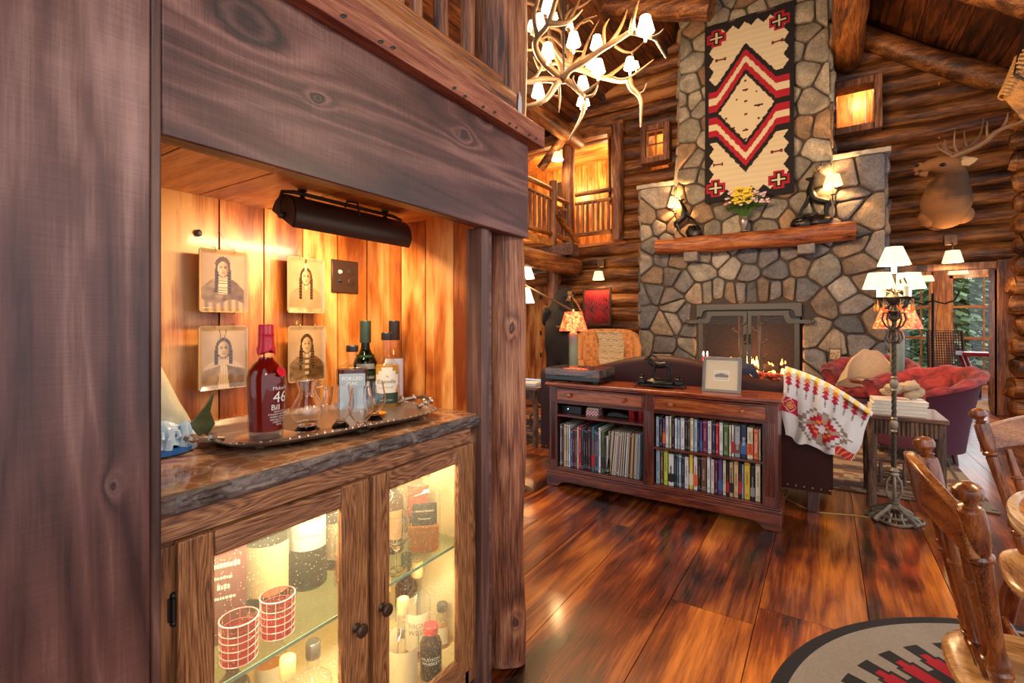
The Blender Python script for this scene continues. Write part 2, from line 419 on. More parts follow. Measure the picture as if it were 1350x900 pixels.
# log ends beside the doorway (crosswise wall) and the sunroom side
m=MB(); z=.13; row=0
while z<4.6:
    k=R.uniform(.85,1.2); m.col=(k,k,k); xx=2.07+R.uniform(-.04,.05)
    m.log((xx,8.86,z),(2.28,8.86,z),.135,seed=row+40,wob=.1,seg=16,rings=4,r1=.14)
    m.log((xx+.02,8.86,z),(xx-.045,8.86,z),.135,seed=row+40,wob=.1,seg=16,rings=3,r1=.095)
    z+=.268; row+=1
struct('wall_right',m,M_log,smooth=60)
m=MB(); m.box((2.2,8.62,0),(2.32,8.7,4.6)); m.box((2.26,-.5,0),(2.32,8.66,.02)); struct('trim_1',m,M_pine,bevel=.008)
m=MB(); m.box((1.93,8.98,0),(2.14,9.12,2.10)); m.box((.80,9.0,1.98),(1.93,9.12,2.08)); m.box((1.93,9.0,0),(1.99,9.3,1.98)); struct('trim_2',m,M_logz,bevel=.01)
# roof boards and timbers
m=MB()
def roof_strip(xa,xb,y0,y1):
    x=xa
    while x<xb:
        q=min(x+.21,xb); k=R.uniform(.7,1.15); m.col=(k,k,k); m.off=(R.random()*9,R.random()*9,0)
        a,b=x+.004,q-.004
        m.add([(a,y0,roofz(a)),(b,y0,roofz(b)),(b,y1,roofz(b)),(a,y1,roofz(a)),(a,y0,roofz(a)+.03),(b,y0,roofz(b)+.03),(b,y1,roofz(b)+.03),(a,y1,roofz(a)+.03)],
              [(3,2,1,0),(4,5,6,7),(0,1,5,4),(1,2,6,5),(2,3,7,6),(3,0,4,7)]); x=q
roof_strip(RX,3.2,-1,9.6); roof_strip(-7,RX,-1,9.6)
struct('ceiling',m,M_roof,smooth=0)
m=MB()
for xa,xb in ((RX,3.25),(-7.05,RX)):
    m.add([(xa,-1,roofz(xa)+.05),(xb,-1,roofz(xb)+.05),(xb,9.6,roofz(xb)+.05),(xa,9.6,roofz(xa)+.05)],[(0,1,2,3)])
m.col=(1.6,1.0,.6); struct('ceiling_deck',m,plain('roof_deck',hexc('a5662c'),.8),smooth=0)
LB='log_beam'
def beam(name,p0,p1,r,seed,label,mat=None,cat='log beam',group=None,**k):
    c=(V(p0)+V(p1))/2; mb=MB(); mb.log(V(p0)-c,V(p1)-c,r,seed=seed,seg=18,**k)
    return single(name,mb,mat or M_log,label,cat,loc=c,smooth=60)
b0=P(1085,32,y=8.98); b1=P(1352,118,y=8.98)
beam('rake_log',(b0.x-.4,8.98,b0.z+.31),(b1.x+.1,8.98,b1.z-.08),.15,3,'big peeled log slanting down along the roof edge above the elk head',cat='log rafter')
beam('roof_rafter',(.3,7.0,5.6),(2.4,7.0,3.96+.05),.14,5,'peeled log rafter crossing the uppermost right corner of the boarded roof',cat='log rafter')
beam('roof_purlin',(.25,2.2,5.32),(.27,9.05,5.32),.2,7,'thick dark log purlin ending just right of the stone chimney',mat=M_logy,cat='log purlin')
a=P(770,-8,y=7.2); c=P(938,12,y=7.2)
beam('collar_log',(a.x-.8,7.2,a.z+.1),(c.x,7.2,c.z),.16,9,'golden lit log beam above the antler chandelier',cat='log beam')
a=P(704,168,y=6.9)
beam('loft_purlin',(-4.3,5.2,4.98),(-4.3,9.1,4.98),.16,11,'dark log purlin sloping down over the loft opening',mat=M_logy,cat='log purlin')
a=P(700,200,y=7.0); c=P(722,150,y=7.0)
beam('knee_brace',(-4.9,8.6,4.4),(-4.35,8.6,4.95),.09,12,'short slanting log brace under the dark purlin beside the loft lamp',cat='log brace')
# loft rooms behind the back wall (honey pine), lit from within
def boards(mb,fn,a0,a1,b0,b1,w,th=.02,R=R,lo=.85,hi=1.12):
    "boards w wide along a, each spanning b; fn(a,b,h)->point"
    a=a0
    while a<a1-1e-4:
        q=min(a+w*R.uniform(.85,1.15),a1)
        k=R.uniform(lo,hi); mb.col=(k,k*R.uniform(.95,1.03),k*R.uniform(.92,1.05)); mb.off=(R.random()*9,R.random()*9,R.random()*9)
        e=.0015 if q-a>.01 else 0
        c=[fn(x,y,h) for h in (0,-th) for x,y in ((a+e,b0),(q-e,b0),(q-e,b1),(a+e,b1))]
        mb.add(c,[(0,1,2,3),(7,6,5,4),(4,5,1,0),(5,6,2,1),(6,7,3,2),(7,4,0,3)]); a=q
m=MB(); boards(m,lambda a,b,h:(a,10.7-h,b),-7.2,-3.2,2.6,5.2,.16)
boards(m,lambda a,b,h:(-7.1+h,a,b),6,10.7,2.6,5.2,.16); boards(m,lambda a,b,h:(-3.3-h,a,b),9.35,10.7,2.6,5.2,.16)
struct('wall_loft',m,M_pine,smooth=0)
m=MB(); m.box((-7.2,2.6,2.72),(-4.42,9.15,2.86)); m.box((-7.2,9.15,2.72),(-3.3,10.8,2.86)); struct('loft_floor',m,M_pinex,smooth=0)
m=MB(); m.box((-7.2,9.3,5.05),(-3.2,10.8,5.12)); struct('loft_ceiling',m,M_pinex,smooth=0)
# posts and sill logs framing the loft opening
def vlog(name,x,y,z0,z1,r,seed,label,mat=None,cat='log post',**k):
    mb=MB(); mb.log((0,0,0),(0,0,z1-z0),r,seed=seed,seg=18,**k); return single(name,mb,mat or M_logz,label,cat,loc=(x,y,z0),smooth=60)
vlog('loft_post',-4.48,9.02,2.86,5.1,.13,21,'dark log post in the middle of the loft opening')
vlog('loft_post',-3.42,9.02,2.86,5.1,.12,22,'dark log post at the right end of the loft opening')
m=MB(); m.box((-7,8.98,4.98),(-3.3,9.24,5.2)); struct('trim_3',m,M_log,bevel=.01)
def railing(name,p0,p1,zb,zt,n,label,posts=()):
    p0,p1=V((*p0,0)),V((*p1,0)); c=(p0+p1)/2; t=thing(name,label,'railing',(c.x,c.y,zb))
    d0,d1=p0-c,p1-c
    for nm,h,r in (('top_rail',zt-zb,.045),('middle_rail',(zt-zb)*.80,.035),('bottom_rail',.1,.045)):
        mb=MB(); mb.log(d0+V((0,0,h)),d1+V((0,0,h)),r,seed=h*10+n,seg=10); part(nm,mb,M_logy if abs((p1-p0).y)>abs((p1-p0).x) else M_log,t,smooth=60)
    for k in range(n):
        q=d0.lerp(d1,(k+.5)/n); mb=MB(); mb.log((q.x,q.y,.1),(q.x,q.y,(zt-zb)*.8),.03,seed=k+60+n,seg=8,rings=4); part('baluster',mb,M_logz,t,smooth=60)
    return t
railing('loft_railing',(-4.32,9.02),(-3.55,9.02),2.95,3.87,7,'peeled pole railing across the loft opening nearest the chimney')
railing('loft_railing',(-4.45,5.4),(-4.45,8.2),2.86,3.83,16,'peeled pole railing running along the side edge of the loft')
railing('loft_railing',(-4.45,8.4),(-4.45,8.95),2.86,3.7,4,'short pole railing between the newel post and the loft opening')
vlog('newel_post',-4.45,8.3,2.6,4.0,.08,23,'stout newel post at the corner of the loft railing',cat='newel post')
mb=MB(); mb.log((0,-.45,.22),(0,.42,-.2),.05,seed=77,seg=10); single('stair_rail',mb,M_logy,'short slanting handrail dropping from the newel post','handrail',loc=(-4.3,8.65,3.12))
beam('loft_beam',(-4.25,4.6,2.36),(-4.25,8.85,2.36),.17,31,'thick golden log beam with a rounded end carrying the loft',mat=M_logy)
mb=MB(); mb.box((-.95,-.14,-.11),(.95,.14,.11)); single('loft_joist',mb,M_darky,'squared dark timber end below the loft newel post','timber joist',loc=(-4.95,8.35,2.64),bevel=.01)
vlog('loft_support_post',-4.55,8.45,0,2.3,.12,24,'barked log post behind the standing bear')
mb=MB(); mb.log((-1.1,0,0),(1.1,0,0),.13,seed=33,seg=14); single('loft_crossbeam',mb,M_log,'dark log crossbeam over the pine door','log beam',loc=(-5.7,8.8,2.14),smooth=60)
# pine panel wall and plank door below the loft
m=MB(); boards(m,lambda a,b,h:(a,9.12-h,b),-7.2,-5.62,0,2.3,.15); boards(m,lambda a,b,h:(a,9.12-h,b),-5.62,-4.85,1.92,2.3,.2)
struct('wall_left',m,M_pine,smooth=0)
d=sempty('door_1',(-5.25,9.08,0))
m=MB(); boards(m,lambda a,b,h:(a,-h,b),-.34,.10,.02,1.9,.15,lo=.75,hi=.9); part('door_leaf',m,M_pine,d,smooth=0)
m=MB(); m.box((.1,-.04,0),(.13,.02,1.92)); m.box((-.37,-.03,0),(-.34,.02,1.92)); m.box((-.37,-.03,1.9),(.13,.02,1.93)); part('door_frame',m,M_pinex,d,bevel=.004)
m=MB(); boards(m,lambda a,b,h:(a,-h,b),.13,.42,.02,1.92,.15); part('door_side_panel',m,M_pine,d,smooth=0)
for z in (.5,.98,1.75):
    m=MB(); m.box((.085,-.055,z),(.12,-.04,z+.1)); part('hinge',m,M_iron,d)
# little inside windows of the gable
def small_window(n,x0,x1,z0,z1,opened):
    t=sempty('window_%d'%n,((x0+x1)/2,9.0,(z0+z1)/2)); w,h=(x1-x0)/2,(z1-z0)/2
    m=MB()
    for a,b in (((-w-.1,-.06,-h-.1),(-w,.25,h+.1)),((w,-.06,-h-.1),(w+.1,.25,h+.1)),((-w,-.06,h),(w,.25,h+.1)),((-w,-.06,-h-.1),(w,.25,-h))): m.box(a,b)
    part('window_frame',m,M_logz,t,bevel=.008)
    m=MB(); boards(m,lambda a,b,hh:(a,.95-hh,b),-1.0,1.0,-.9,.9,.2); m.box((-1,.2,-.95),(1,.95,-.9)); m.box((-1,.2,.9),(1,.95,.95)); m.box((-1.02,.2,-.9),(-1,.95,.9)); m.box((1,.2,-.9),(1.02,.95,.9))
    part('room_panelling',m,M_pine,t,smooth=0)
    m=MB(M=(Matrix.Translation((-w,0,0))@Matrix.Rotation(math.radians(-100),4,'Z')) if opened else Matrix.Translation((-w,0.02,0)))
    W=2*w; f=.035
    for a,b in (((0,-.02,-h),(f,.02,h)),((W-f,-.02,-h),(W,.02,h)),((f,-.02,h-f),(W-f,.02,h)),((f,-.02,-h),(W-f,.02,-h+f)),((W/2-.012,-.015,-h),(W/2+.012,.015,h)),((f,-.015,-.012),(W-f,.015,.012))): m.box(a,b)
    part('sash',m,M_pinex if not opened else M_dark,t)
    m2=MB(M=m.M); m2.box((f,-.002,-h+f),(W-f,.002,h-f)); part('pane',m2,M_glass,t,smooth=0)
    lamp('inside_window_lamp',((x0+x1)/2+.1,9.55,(z0+z1)/2+.5),22,WARM,.08)
small_window(1,-2.84,-2.5,4.34,4.84,False); small_window(2,.12,.60,4.24,4.84,True)
lamp('loft_room_lamp',(-5.2,9.95,4.5),55,(1,.66,.3),.1); lamp('loft_hall_lamp',(-3.9,10.0,4.6),40,(1,.66,.3),.1)
# ------------------------------------------------------------------ sunroom beyond the doorway
SY=12.6
m=MB()
m.box((.0,SY,0),(1.05,SY+.12,2.6)); m.box((1.05,SY,0),(4.4,SY+.12,.26)); m.box((1.05,SY,2.16),(4.4,SY+.12,2.6)); m.box((-.1,9.6,0),(0,SY,2.6))
struct('wall_sunroom',m,M_pine,smooth=0)
m=MB(); m.box((0,9.45,2.6),(4.5,SY,2.66)); struct('ceiling_sunroom',m,M_pinex,smooth=0)
def sash_window(n,x0,x1):
    z0,z1=.26,2.16
    t=sempty('window_%d'%n,((x0+x1)/2,SY,0)); w=(x1-x0)/2
    m=MB()
    for a,b in (((-w,-.05,z0),(-w+.05,.1,z1)),((w-.05,-.05,z0),(w,.1,z1)),((-w,-.05,z1-.05),(w,.1,z1)),((-w,-.07,z0),(w,.1,z0+.05))): m.box(a,b)
    part('window_frame',m,M_pine,t)
    m=MB()
    for z in (.92,1.53): m.box((-w+.05,-.03,z),(w-.05,.03,z+.05))
    m.box((-.012+.1,-.015,z0),(.012+.1,.015,z1)); part('glazing_bars',m,M_pinex,t)
    m=MB(); m.box((-w+.05,.0,z0+.05),(w-.05,.004,z1-.05)); part('pane',m,M_glass,t,smooth=0)
sash_window(3,1.22,1.78); sash_window(4,2.02,2.82); sash_window(5,3.0,3.9)
for x0,x1 in ((1.05,1.22),(1.78,2.02),(2.82,3.0),(3.9,4.4)):
    m=MB(); m.box((x0,SY-.06,.1),(x1,SY+.02,2.3)); struct('trim_4',m,M_pine,bevel=.006)
# forest outside
M_leaf=painted('conifer_needles',.8,60,.2,.4); M_grass=plain('forest_floor',hexc('51603a'),.9,nsc=3,amt=.4)
m=MB(); m.box((-12,12.9,-.6),(18,40,-.5)); struct('ground_outside',m,M_grass,smooth=0)
def conifer(seed,h):
    Rr=random.Random(seed); tr=MB(); tr.log((0,0,0),(0,0,h),.09,seed=seed,r1=.02); fo=MB()
    for k in range(1500):
        z=h*(.06+.94*Rr.random()**.9); r=(h-z)/h*1.5+.12; a=Rr.uniform(0,2*PI); d=r*math.sqrt(Rr.uniform(.1,1))
        c=V((d*math.cos(a),d*math.sin(a),z-d*.25)); s=Rr.uniform(.10,.24); g=Rr.uniform(.5,1.25)
        fo.col=(.42*g,.60*g,.30*g)
        t1=V((math.cos(a),math.sin(a),-.35))*s; t2=V((-math.sin(a),math.cos(a),Rr.uniform(-.3,.3)))*s*.4
        fo.add([c-t1,c+t2,c+t1,c-t2],[(0,1,2,3)])
    return tr,fo
Rt=random.Random(8); protos=[]
for s in range(3):
    tr,fo=conifer(s+3,6.5+s); t=thing('conifer','dense green fir tree in the forest outside the sunroom windows','tree',(0,0,-.5),group='trees outside the sunroom')
    part('trunk',tr,M_twig,t); part('foliage',fo,M_leaf,t,smooth=0); protos.append(t)
spots=[(Rt.uniform(-1,9),Rt.uniform(16,26)) for _ in range(34)]
for i,(x,y) in enumerate(spots):
    o=protos[i] if i<3 else dup(protos[i%3],(0,0,0)); o.location=(x,y,-.5); o.rotation_euler=(0,0,Rt.uniform(0,6))
t=MB(); t.log((0,0,0),(.35,.2,4.2),.07,seed=5,r1=.05); single('birch_trunk',t,plain('birch_bark',hexc('c9c7bd'),.7,nsc=12,amt=.3),'pale birch trunk standing outside the left sunroom window','tree',loc=(1.95,14.2,-.5))
# ------------------------------------------------------------------ niche: posts, beam, boards
M_postd=wood('knotty_dark_post',hexc('391f1a'),hexc('66413a'),hexc('a37d72'),'z',1.4,.36,0,4,blotch=.75,bump=.10,fib=.25,saw=.14,spots=[(P(150,640,x=-.9),.005)])
m=MB(); m.box((-1.08,-.9,0),(-.9,.328,3.2)); struct('trim_5',m,M_postd,bevel=.003)
m=MB(); m.box((-1.02,.3285,0),(-.903,.345,3.2)); struct('trim_6',m,M_dark,bevel=.004)
def kn(px,py,r,x=-.905): return (P(px,py,x=x),r)
M_fascia=wood('knotty_dark_beam',hexc('361c18'),hexc('5a3530'),hexc('8f665c'),'y',1.5,.40,0,6,blotch=.55,bump=.12,fib=.22,saw=.28,spots=[kn(326,26,.045),kn(418,128,.011),(kn(424,27,.009)),kn(612,178,.012),kn(640,160,.012)],knotcol=hexc('221719'))
m=MB(); m.box((-.95,.345,1.556),(-.905,1.497,1.893)); struct('trim_7',m,M_fascia,bevel=.003)
m=MB(); m.box((-1.12,.2,1.893),(-.87,1.556,1.964)); struct('trim_8',m,M_ledge,bevel=.002)
m=MB(); m.col=(.12,.08,.06)
for px,py in ((453,21),(502,55),(518,63),(599,116),(613,127),(637,141),(652,148),(672,163),(681,168),(698,178),(707,183)):
    q=P(px,py,x=-.8695); m.M=Matrix.Translation(q)@Matrix.Rotation(.5,4,'X'); m.ball((0,0,0),(.0012,.011,.004),8,6)
m.M=None; struct('trim_8_nail_slots',m,M_black)
yk=[P(p,400,x=-1.495).y for p in (200,289,348,399,445,484)]; yk[-1]=1.261
m=MB()
for a,b in zip(yk,yk[1:]): boards(m,lambda y,z,h:(-1.495+h,y,z),a+.001,b-.001,.9,1.64,1,lo=.9,hi=1.1)
boards(m,lambda y,z,h:(-1.495+h,y,z),.0,yk[0],.9,1.64,.2)
struct('wall_niche_back',m,wood('knotty_warm_pine',hexc('7a3510'),hexc('bd6a28'),hexc('eeb064'),'z',1.9,.36,.35,3,blotch=1.35,bump=.08,coat=.2,fib=.4),smooth=0)
xk=[-1.495]+[P(p,400,y=1.261).x for p in (505.7,529,561,598,626)]+[-.93]
m=MB()
for a,b in zip(xk,xk[1:]): boards(m,lambda x,z,h:(x,1.261-h,z),a+.001,b-.001,.9,1.64,1,lo=.85,hi=1.08)
struct('wall_niche_side',m,_m['knotty_warm_pine'],smooth=0)
m=MB(); ys=[0,.46,.66,.86,1.06,1.28]
for a,b in zip(ys,ys[1:]): boards(m,lambda y,x,h:(x,y,1.612-h),a+.001,b-.001,-1.5,-.95,1,lo=.9,hi=1.05)
struct('ceiling_niche',m,wood('knotty_warm_pine_level',hexc('8a4a1c'),hexc('c58243'),hexc('e8b277'),'x',1.9,.4,.3,3,blotch=.8,bump=.1),smooth=0)
m=MB(); m.box((-1.52,.0,1.635),(-.94,1.3,1.66)); m.box((-1.56,.0,0),(-1.52,1.3,1.66)); m.box((-1.52,1.29,0),(-.95,1.33,1.66)); struct('wall_niche_outer',m,M_darky,smooth=0)
m=MB(); m.box((-.99,1.243,0),(-.925,1.283,1.556)); struct('trim_9',m,M_dark,bevel=.003)
mb=MB(); mb.log((0,0,0),(0,0,1.89),.080,seed=51,seg=40,rings=60,wob=.2,bend=.02)
for p in mb.v:
    for px,py,r in ((664,350,.05),(676,432,.04),(668,618,.045),(650,720,.04)):
        q=P(px,py,x=-.93)-V((-1.0,1.485,0)); d=(p-q).length
        if d<r*1.6: k=.010*math.exp(-(d/r)**2*3); o_=V((p.x,p.y,0)).normalized(); p+=o_*k
PL=V((-1.0,1.485,0)); pk_=lambda px,py,r:((P(px,py,x=-.93)-PL),r)
M_post=wood('knotty_log_post',hexc('43200f'),hexc('8a5034'),hexc('bb8460'),'z',1.2,.5,0,5,blotch=.6,bump=.5,spots=[pk_(664,350,.016),pk_(676,432,.012),pk_(655,470,.010),pk_(668,618,.016),pk_(650,720,.013),pk_(680,820,.012)],knotcol=hexc('241008'))
single('log_post',mb,M_post,'knotty peeled log post standing right of the bar niche','log post',loc=(-1.0,1.485,0),smooth=60)
m=MB()
for z,a,s in ((1.12,-.4,.032),(.92,-.9,.03),(.3,-.2,.03),(.62,-1.2,.025),(1.35,-1.3,.022)):
    pass
vlog('loft_newel',-1.02,1.47,1.964,3.6,.1,52,'weathered square-shouldered log post rising above the niche beam',cat='log post',wob=.08,mat=M_logz)
mb=MB(); mb.M=Matrix.Rotation(.0,4,'Z'); mb.ball((0,0,0),(.004,.012,.05),10,8,.3,2); single('paint_patch',mb,plain('pale_paint',hexc('b9bcc4'),.6),'pale paint splash on the log post just above the ledge','paint patch',loc=(-.915,1.455,2.02))
mb=MB(); mb.log((0,-.62,0),(0,.53,0),.045,seed=61,seg=16,r1=.05); single('rail_log',mb,wood('rail_log_wood',hexc('3c1c0c'),hexc('8f532b'),hexc('b67d4e'),'y',1.5,.5,.5,5,blotch=.6),'peeled rail log lying along the ledge above the niche beam','rail log',loc=(-.935,.86,2.012),smooth=60)
mb=MB(); mb.log((0,-.62,0),(0,.5,-.02),.035,seed=62,seg=16,r1=.032); single('rail_log',mb,_m['rail_log_wood'],'slimmer pale rail log resting on top of the ledge log','rail log',loc=(-.955,.86,2.093),smooth=60)
for i,(px,w) in enumerate(((524,.02),(548,.02),(581,.024),(616,.024))):
    q=P(px,50,x=-.985); mb=MB(); mb.log((0,0,0),(0,0,1.3),w,seed=70+i,seg=12,rings=6)
    single('baluster',mb,M_logz,'%s weathered pole baluster above the rail logs, counting from the log post'%['fourth','third','second','first'][i],'baluster',loc=(-.985,q.y,2.11),group='pole balusters above the niche',smooth=60)
# dark boards of the loft soffit behind the balusters
m=MB(); boards(m,lambda y,z,h:(-1.7+h,y,z),-.5,1.5,1.97,3.6,.25); struct('wall_loft_inner',m,M_roof,smooth=0)
# wall running away behind the niche
m=MB(); m.box((-1.7,1.34,0),(-1.5,1.4,1.9)); struct('wall_passage',m,M_dark,smooth=0)

m=MB(); z=.12; row=0
while z<5.0:
    m.log((-7.12,1.2,z),(-7.12,9.2,z),.145,seed=row+140,wob=.16,bend=.015,seg=12); z+=.262; row+=1
struct('wall_far_left',m,M_logy,smooth=60)
# ------------------------------------------------------------------ bar cabinet
M_stone_top=None
def marble(name,base,vein,dark,rough):
    N=NT(name); c=N.coords(); n1=N.noise(c,9,5,.65,1.2); vo=N.n('ShaderNodeTexVoronoi',feature='DISTANCE_TO_EDGE',_Scale=16)
    N.l(N.vm('ADD',c,N.vm('MULTIPLY',N.n('ShaderNodeTexNoise',_Scale=6,_Detail=4).outputs[1],(.12,.12,.12))),vo.inputs['Vector'])
    ve=N.ramp(vo.outputs['Distance'],[(0,(1,1,1)),(.05,(.35,.35,.35)),(.14,(0,0,0))])
    col=N.ramp(n1,[(.3,dark),(.55,base),(.75,vein)]); col=N.mix(N.math('MULTIPLY',ve,.55),col,vein)
    b=N.bsdf(col,rough); N.bump(b,n1,.1,.002); _m[name]=N.m; return N.m
M_marble=marble('brown_marble',hexc('9a6a48'),hexc('d0aa84'),hexc('6b4229'),.08)
M_marble_edge=marble('rough_marble_edge',hexc('4a3d38'),hexc('8b7b72'),hexc('1d1614'),.5)
ct=thing('countertop','polished brown marble countertop with a rough chipped dark edge','countertop',(-1.21,.78,.918))
m=MB(); m.box((-1.494,.0,.918),(-.945,1.26,.955)); part('slab',m,M_marble,ct,world=True,bevel=.001)
m=MB(); nz=lambda y,z: .006*noise.noise(V((y*22,z*40,3)))+.004*noise.noise(V((y*60,z*60,7)))
m.grid(lambda u,v:(-.945+.004+(.008+nz(u*1.26,v))*math.sin(PI*min(1,max(0,v)))**.4*(1 if 0<v<1 else 0),u*1.26,.9165+.038*v),150,7); part('chipped_edge',m,M_marble_edge,ct,world=True,smooth=20)
cab=thing('bar_cabinet','oak bar cabinet with two glazed doors under the marble counter','cabinet',(-1.21,.8,0))
for a,b in (((-.975,.30,.10),(-.952,.385,.862)),((-.975,.785,.17),(-.952,.815,.862)),((-.975,1.19,.10),(-.952,1.245,.862))): m=MB(); m.box(a,b); part('face_frame_stile',m,M_oak,cab,world=True,bevel=.002)
m=MB(); m.box((-.975,.1,.862),(-.9525,1.21,.8725)); m.box((-.975,.1,.872),(-.945,1.21,.917)); part('face_frame_rail',m,M_oaky,cab,world=True,bevel=.002)
m=MB(); m.box((-.975,.2,.10),(-.952,1.21,.17)); part('bottom_rail',m,M_oaky,cab,world=True,bevel=.002)
m=MB(); m.box((-.99,.2,0),(-.98,1.21,.1)); part('toe_kick',m,M_black,cab,world=True)
M_inner=plain('pale_cabinet_lining',hexc('e6cf9a'),.7,amt=.1)
m=MB(); m.box((-1.49,.2,.17),(-1.48,1.24,.9)); m.box((-1.49,.2,.16),(-.976,1.24,.185)); m.box((-1.49,.19,.16),(-.976,.2,.9)); m.box((-1.49,1.24,.16),(-.976,1.248,.9)); m.box((-1.49,.2,.9),(-.976,1.24,.91)); part('cabinet_lining',m,M_inner,cab,world=True)
M_gshelf=glass('green_edge_glass',(.86,.95,.9),haze=.06,hazecol=(.6,.8,.7)); 
m=MB(); m.box((-1.47,.205,.529),(-1.0,1.235,.537)); part('glass_shelf',m,M_gshelf,cab,world=True)
m=MB(); m.box((-1.0,.205,.529),(-.998,1.235,.537)); part('shelf_edge',m,plain('green_glass_edge',hexc('7fae97'),.2),cab,world=True)
M_seed=glass('seeded_cabinet_glass',(.97,.97,.93),haze=.06,hazecol=(.9,.85,.7),seeds=True)
def door(y0,y1,gy0,gy1,ky,hinge):
    d=bpy.data.objects.new('cabinet_door',None); LINK(d); d.parent=cab; d.location=(.275,(y0+y1)/2-.8,.5); c=0
    X0,X1=-.952,-.935
    m=MB(); m.off=(y0*9,3,1); m.box((X0,y0,.163),(X1,gy0,.87)); part('door_stile',m,M_oak,d,world=True,bevel=.003); m=MB(); m.off=(y1*7,1,2); m.box((X0,gy1,.163),(X1,y1,.87)); part('door_stile',m,M_oak,d,world=True,bevel=.003)
    m=MB(); m.off=(y0,7,1); m.box((X0,gy0,.822),(X1,gy1,.87)); part('door_rail',m,M_oaky,d,world=True,bevel=.003); m=MB(); m.off=(y0,2,8); m.box((X0,gy0,.163),(X1,gy1,.222)); part('door_rail',m,M_oaky,d,world=True,bevel=.003)
    m=MB(); m.box((-.947,gy0,.222),(-.944,gy1,.822)); part('glass_pane',m,M_seed,d,world=True,smooth=0)
    m=MB(M=Matrix.Translation((X1,ky[0],ky[1]))@Matrix.Rotation(PI/2,4,'Y')); m.lathe([(.011,0),(.009,.003),(.006,.006),(.006,.012),(.012,.015),(.0155,.02),(.0155,.024),(.012,.028),(.004,.0295)],20); part('knob',m,M_bronze,d,world=True)
door(.381,.792,.441,.716,(.757,.525),0); door(.810,1.211,.862,1.135,(.835,.535),1)
k1=P(470,831,x=-.92); k2=P(507,806,x=-.92)
m=MB(); q=P(229,803,x=-.948); m.M=Matrix.Translation(q); m.tube([(0,0,-.02),(0,0,.02)],.006,10); m.ball((0,0,.024),.006,8,6); m.ball((0,0,-.024),.006,8,6); m.box((-.004,-.008,-.02),(0,.012,.02)); part('hinge',m,M_iron,cab,world=True)
# lights in the cabinet (strip under its top) and behind the picture-light shade
def strip(name,loc,size,sizey,energy,color,rot):
    L=bpy.data.lights.new(name,'AREA'); L.shape='RECTANGLE'; L.size=size; L.size_y=sizey; L.energy=energy; L.color=color
    o=bpy.data.objects.new(name,L); LINK(o); o.location=loc; o.rotation_euler=rot; return o
strip('cabinet_strip_light',(-1.02,.7,.893),.03,.9,6.5,(1,.82,.5),(0,0,0)); strip('cabinet_low_light',(-1.02,.7,.515),.02,.9,3,(1,.82,.5),(0,0,0))
# ------------------------------------------------------------------ bottles
def revolve(prof,seg=24,sq=0): 
    m=MB(); m.lathe(prof,seg); return m
def bottle_shell(H,r,neck=.014,sh=.62,nk=.74,base=.012,sq=None):
    pr=[(r*.9,0),(r,.006),(r,sh*H*.96)]
    for k in range(1,7):
        t=k/6; pr.append((neck+(r-neck)*(math.cos(t*PI)+1)/2, sh*H*.96+(nk-sh)*H*t))
    pr+=[(neck,H*.9),(neck*1.15,H*.905),(neck*1.15,H*.93)]
    return pr
def mkbottle(name,label,cat,loc,H,r,tint,liquid=None,fill=.6,cap=(M_black,1.0),lab=None,shape='round',rotz=0,neck=.014,sh=.6,nk=.76,group=None,texts=()):
    t=thing(name,label,cat,loc,rotz,group)
    pr=bottle_shell(H,r,neck,sh,nk)
    seg=28
    m=MB(); n0=0; m.lathe(pr,seg)
    if shape=='square':
        def sqz(p,Rr=r):
            d=math.hypot(p.x,p.y)
            if d<1e-6: return p
            a=math.atan2(p.y,p.x); f=(abs(math.cos(a))**4+abs(math.sin(a))**4)**(-.25); w=max(0,min(1,(d-neck*1.4)/(Rr*.6)))
            return V((p.x*(1+(f-1)*w)*.98,p.y*(1+(f-1)*w)*.62 if w>0 else p.y,p.z))
        m.v=[sqz(p) for p in m.v]
    part('bottle_glass',m,tint,t)
    if liquid:
        top=fill*H; q=[(a*.9,z+.006) for a,z in pr if z+.006<top]; lr=q[-1][0]; q.append((lr if len(q)<9 else lr,top)); 
        m=MB(); m.lathe(q,seg)
        if shape=='square': m.v=[sqz(p,r*.9) for p in m.v]
        part('liquid',m,liquid,t)
    cm,ch=cap
    m=MB(); c0=H*.9 if ch<=1 else H*(1-.1*ch); m.lathe([(neck*1.25,c0),(neck*1.3,c0+.003),(neck*1.3,H-.003),(neck*1.15,H)],18); part('cap',m,cm,t)
    if lab:
        for (z0,z1,half,c,pt) in lab:
            m=MB(); m.col=c
            if shape=='square': m.box((-half*r,-r*.64-.0012,z0*H),(half*r,-r*.62,z1*H))
            else: m.grid(lambda u,v:((r+.0012)*math.sin((u-.5)*2*half),-(r+.0012)*math.cos((u-.5)*2*half),(z0+(z1-z0)*v)*H),14,10,pt,thick=-.0006 if False else 0)
            part('paper_label',m,M_print,t)
    for txt,size,z,c,xo in texts:
        m=MB(); m.col=c
        if shape=='square': text_mb(m,txt,size,lambda x,y:(x+xo,-r*.64-.002,z*H+y))
        else: text_mb(m,txt,size,lambda x,y:((r+.002)*math.sin((x+xo)/r),-(r+.002)*math.cos((x+xo)/r),z*H+y))
        part('lettering',m,M_print,t,smooth=0)
    return t
def liq(name,c,rough=.02):
    return glass(name,c,rough,haze=.0,edge=(.3,.2,.2))
G_clear=glass('bottle_glass_clear',(.95,.96,.95),edge=(.5,.5,.5)); G_green=glass('bottle_glass_green',(.10,.20,.06),edge=(.2,.2,.2)); G_brown=glass('bottle_glass_brown',(.35,.16,.06))
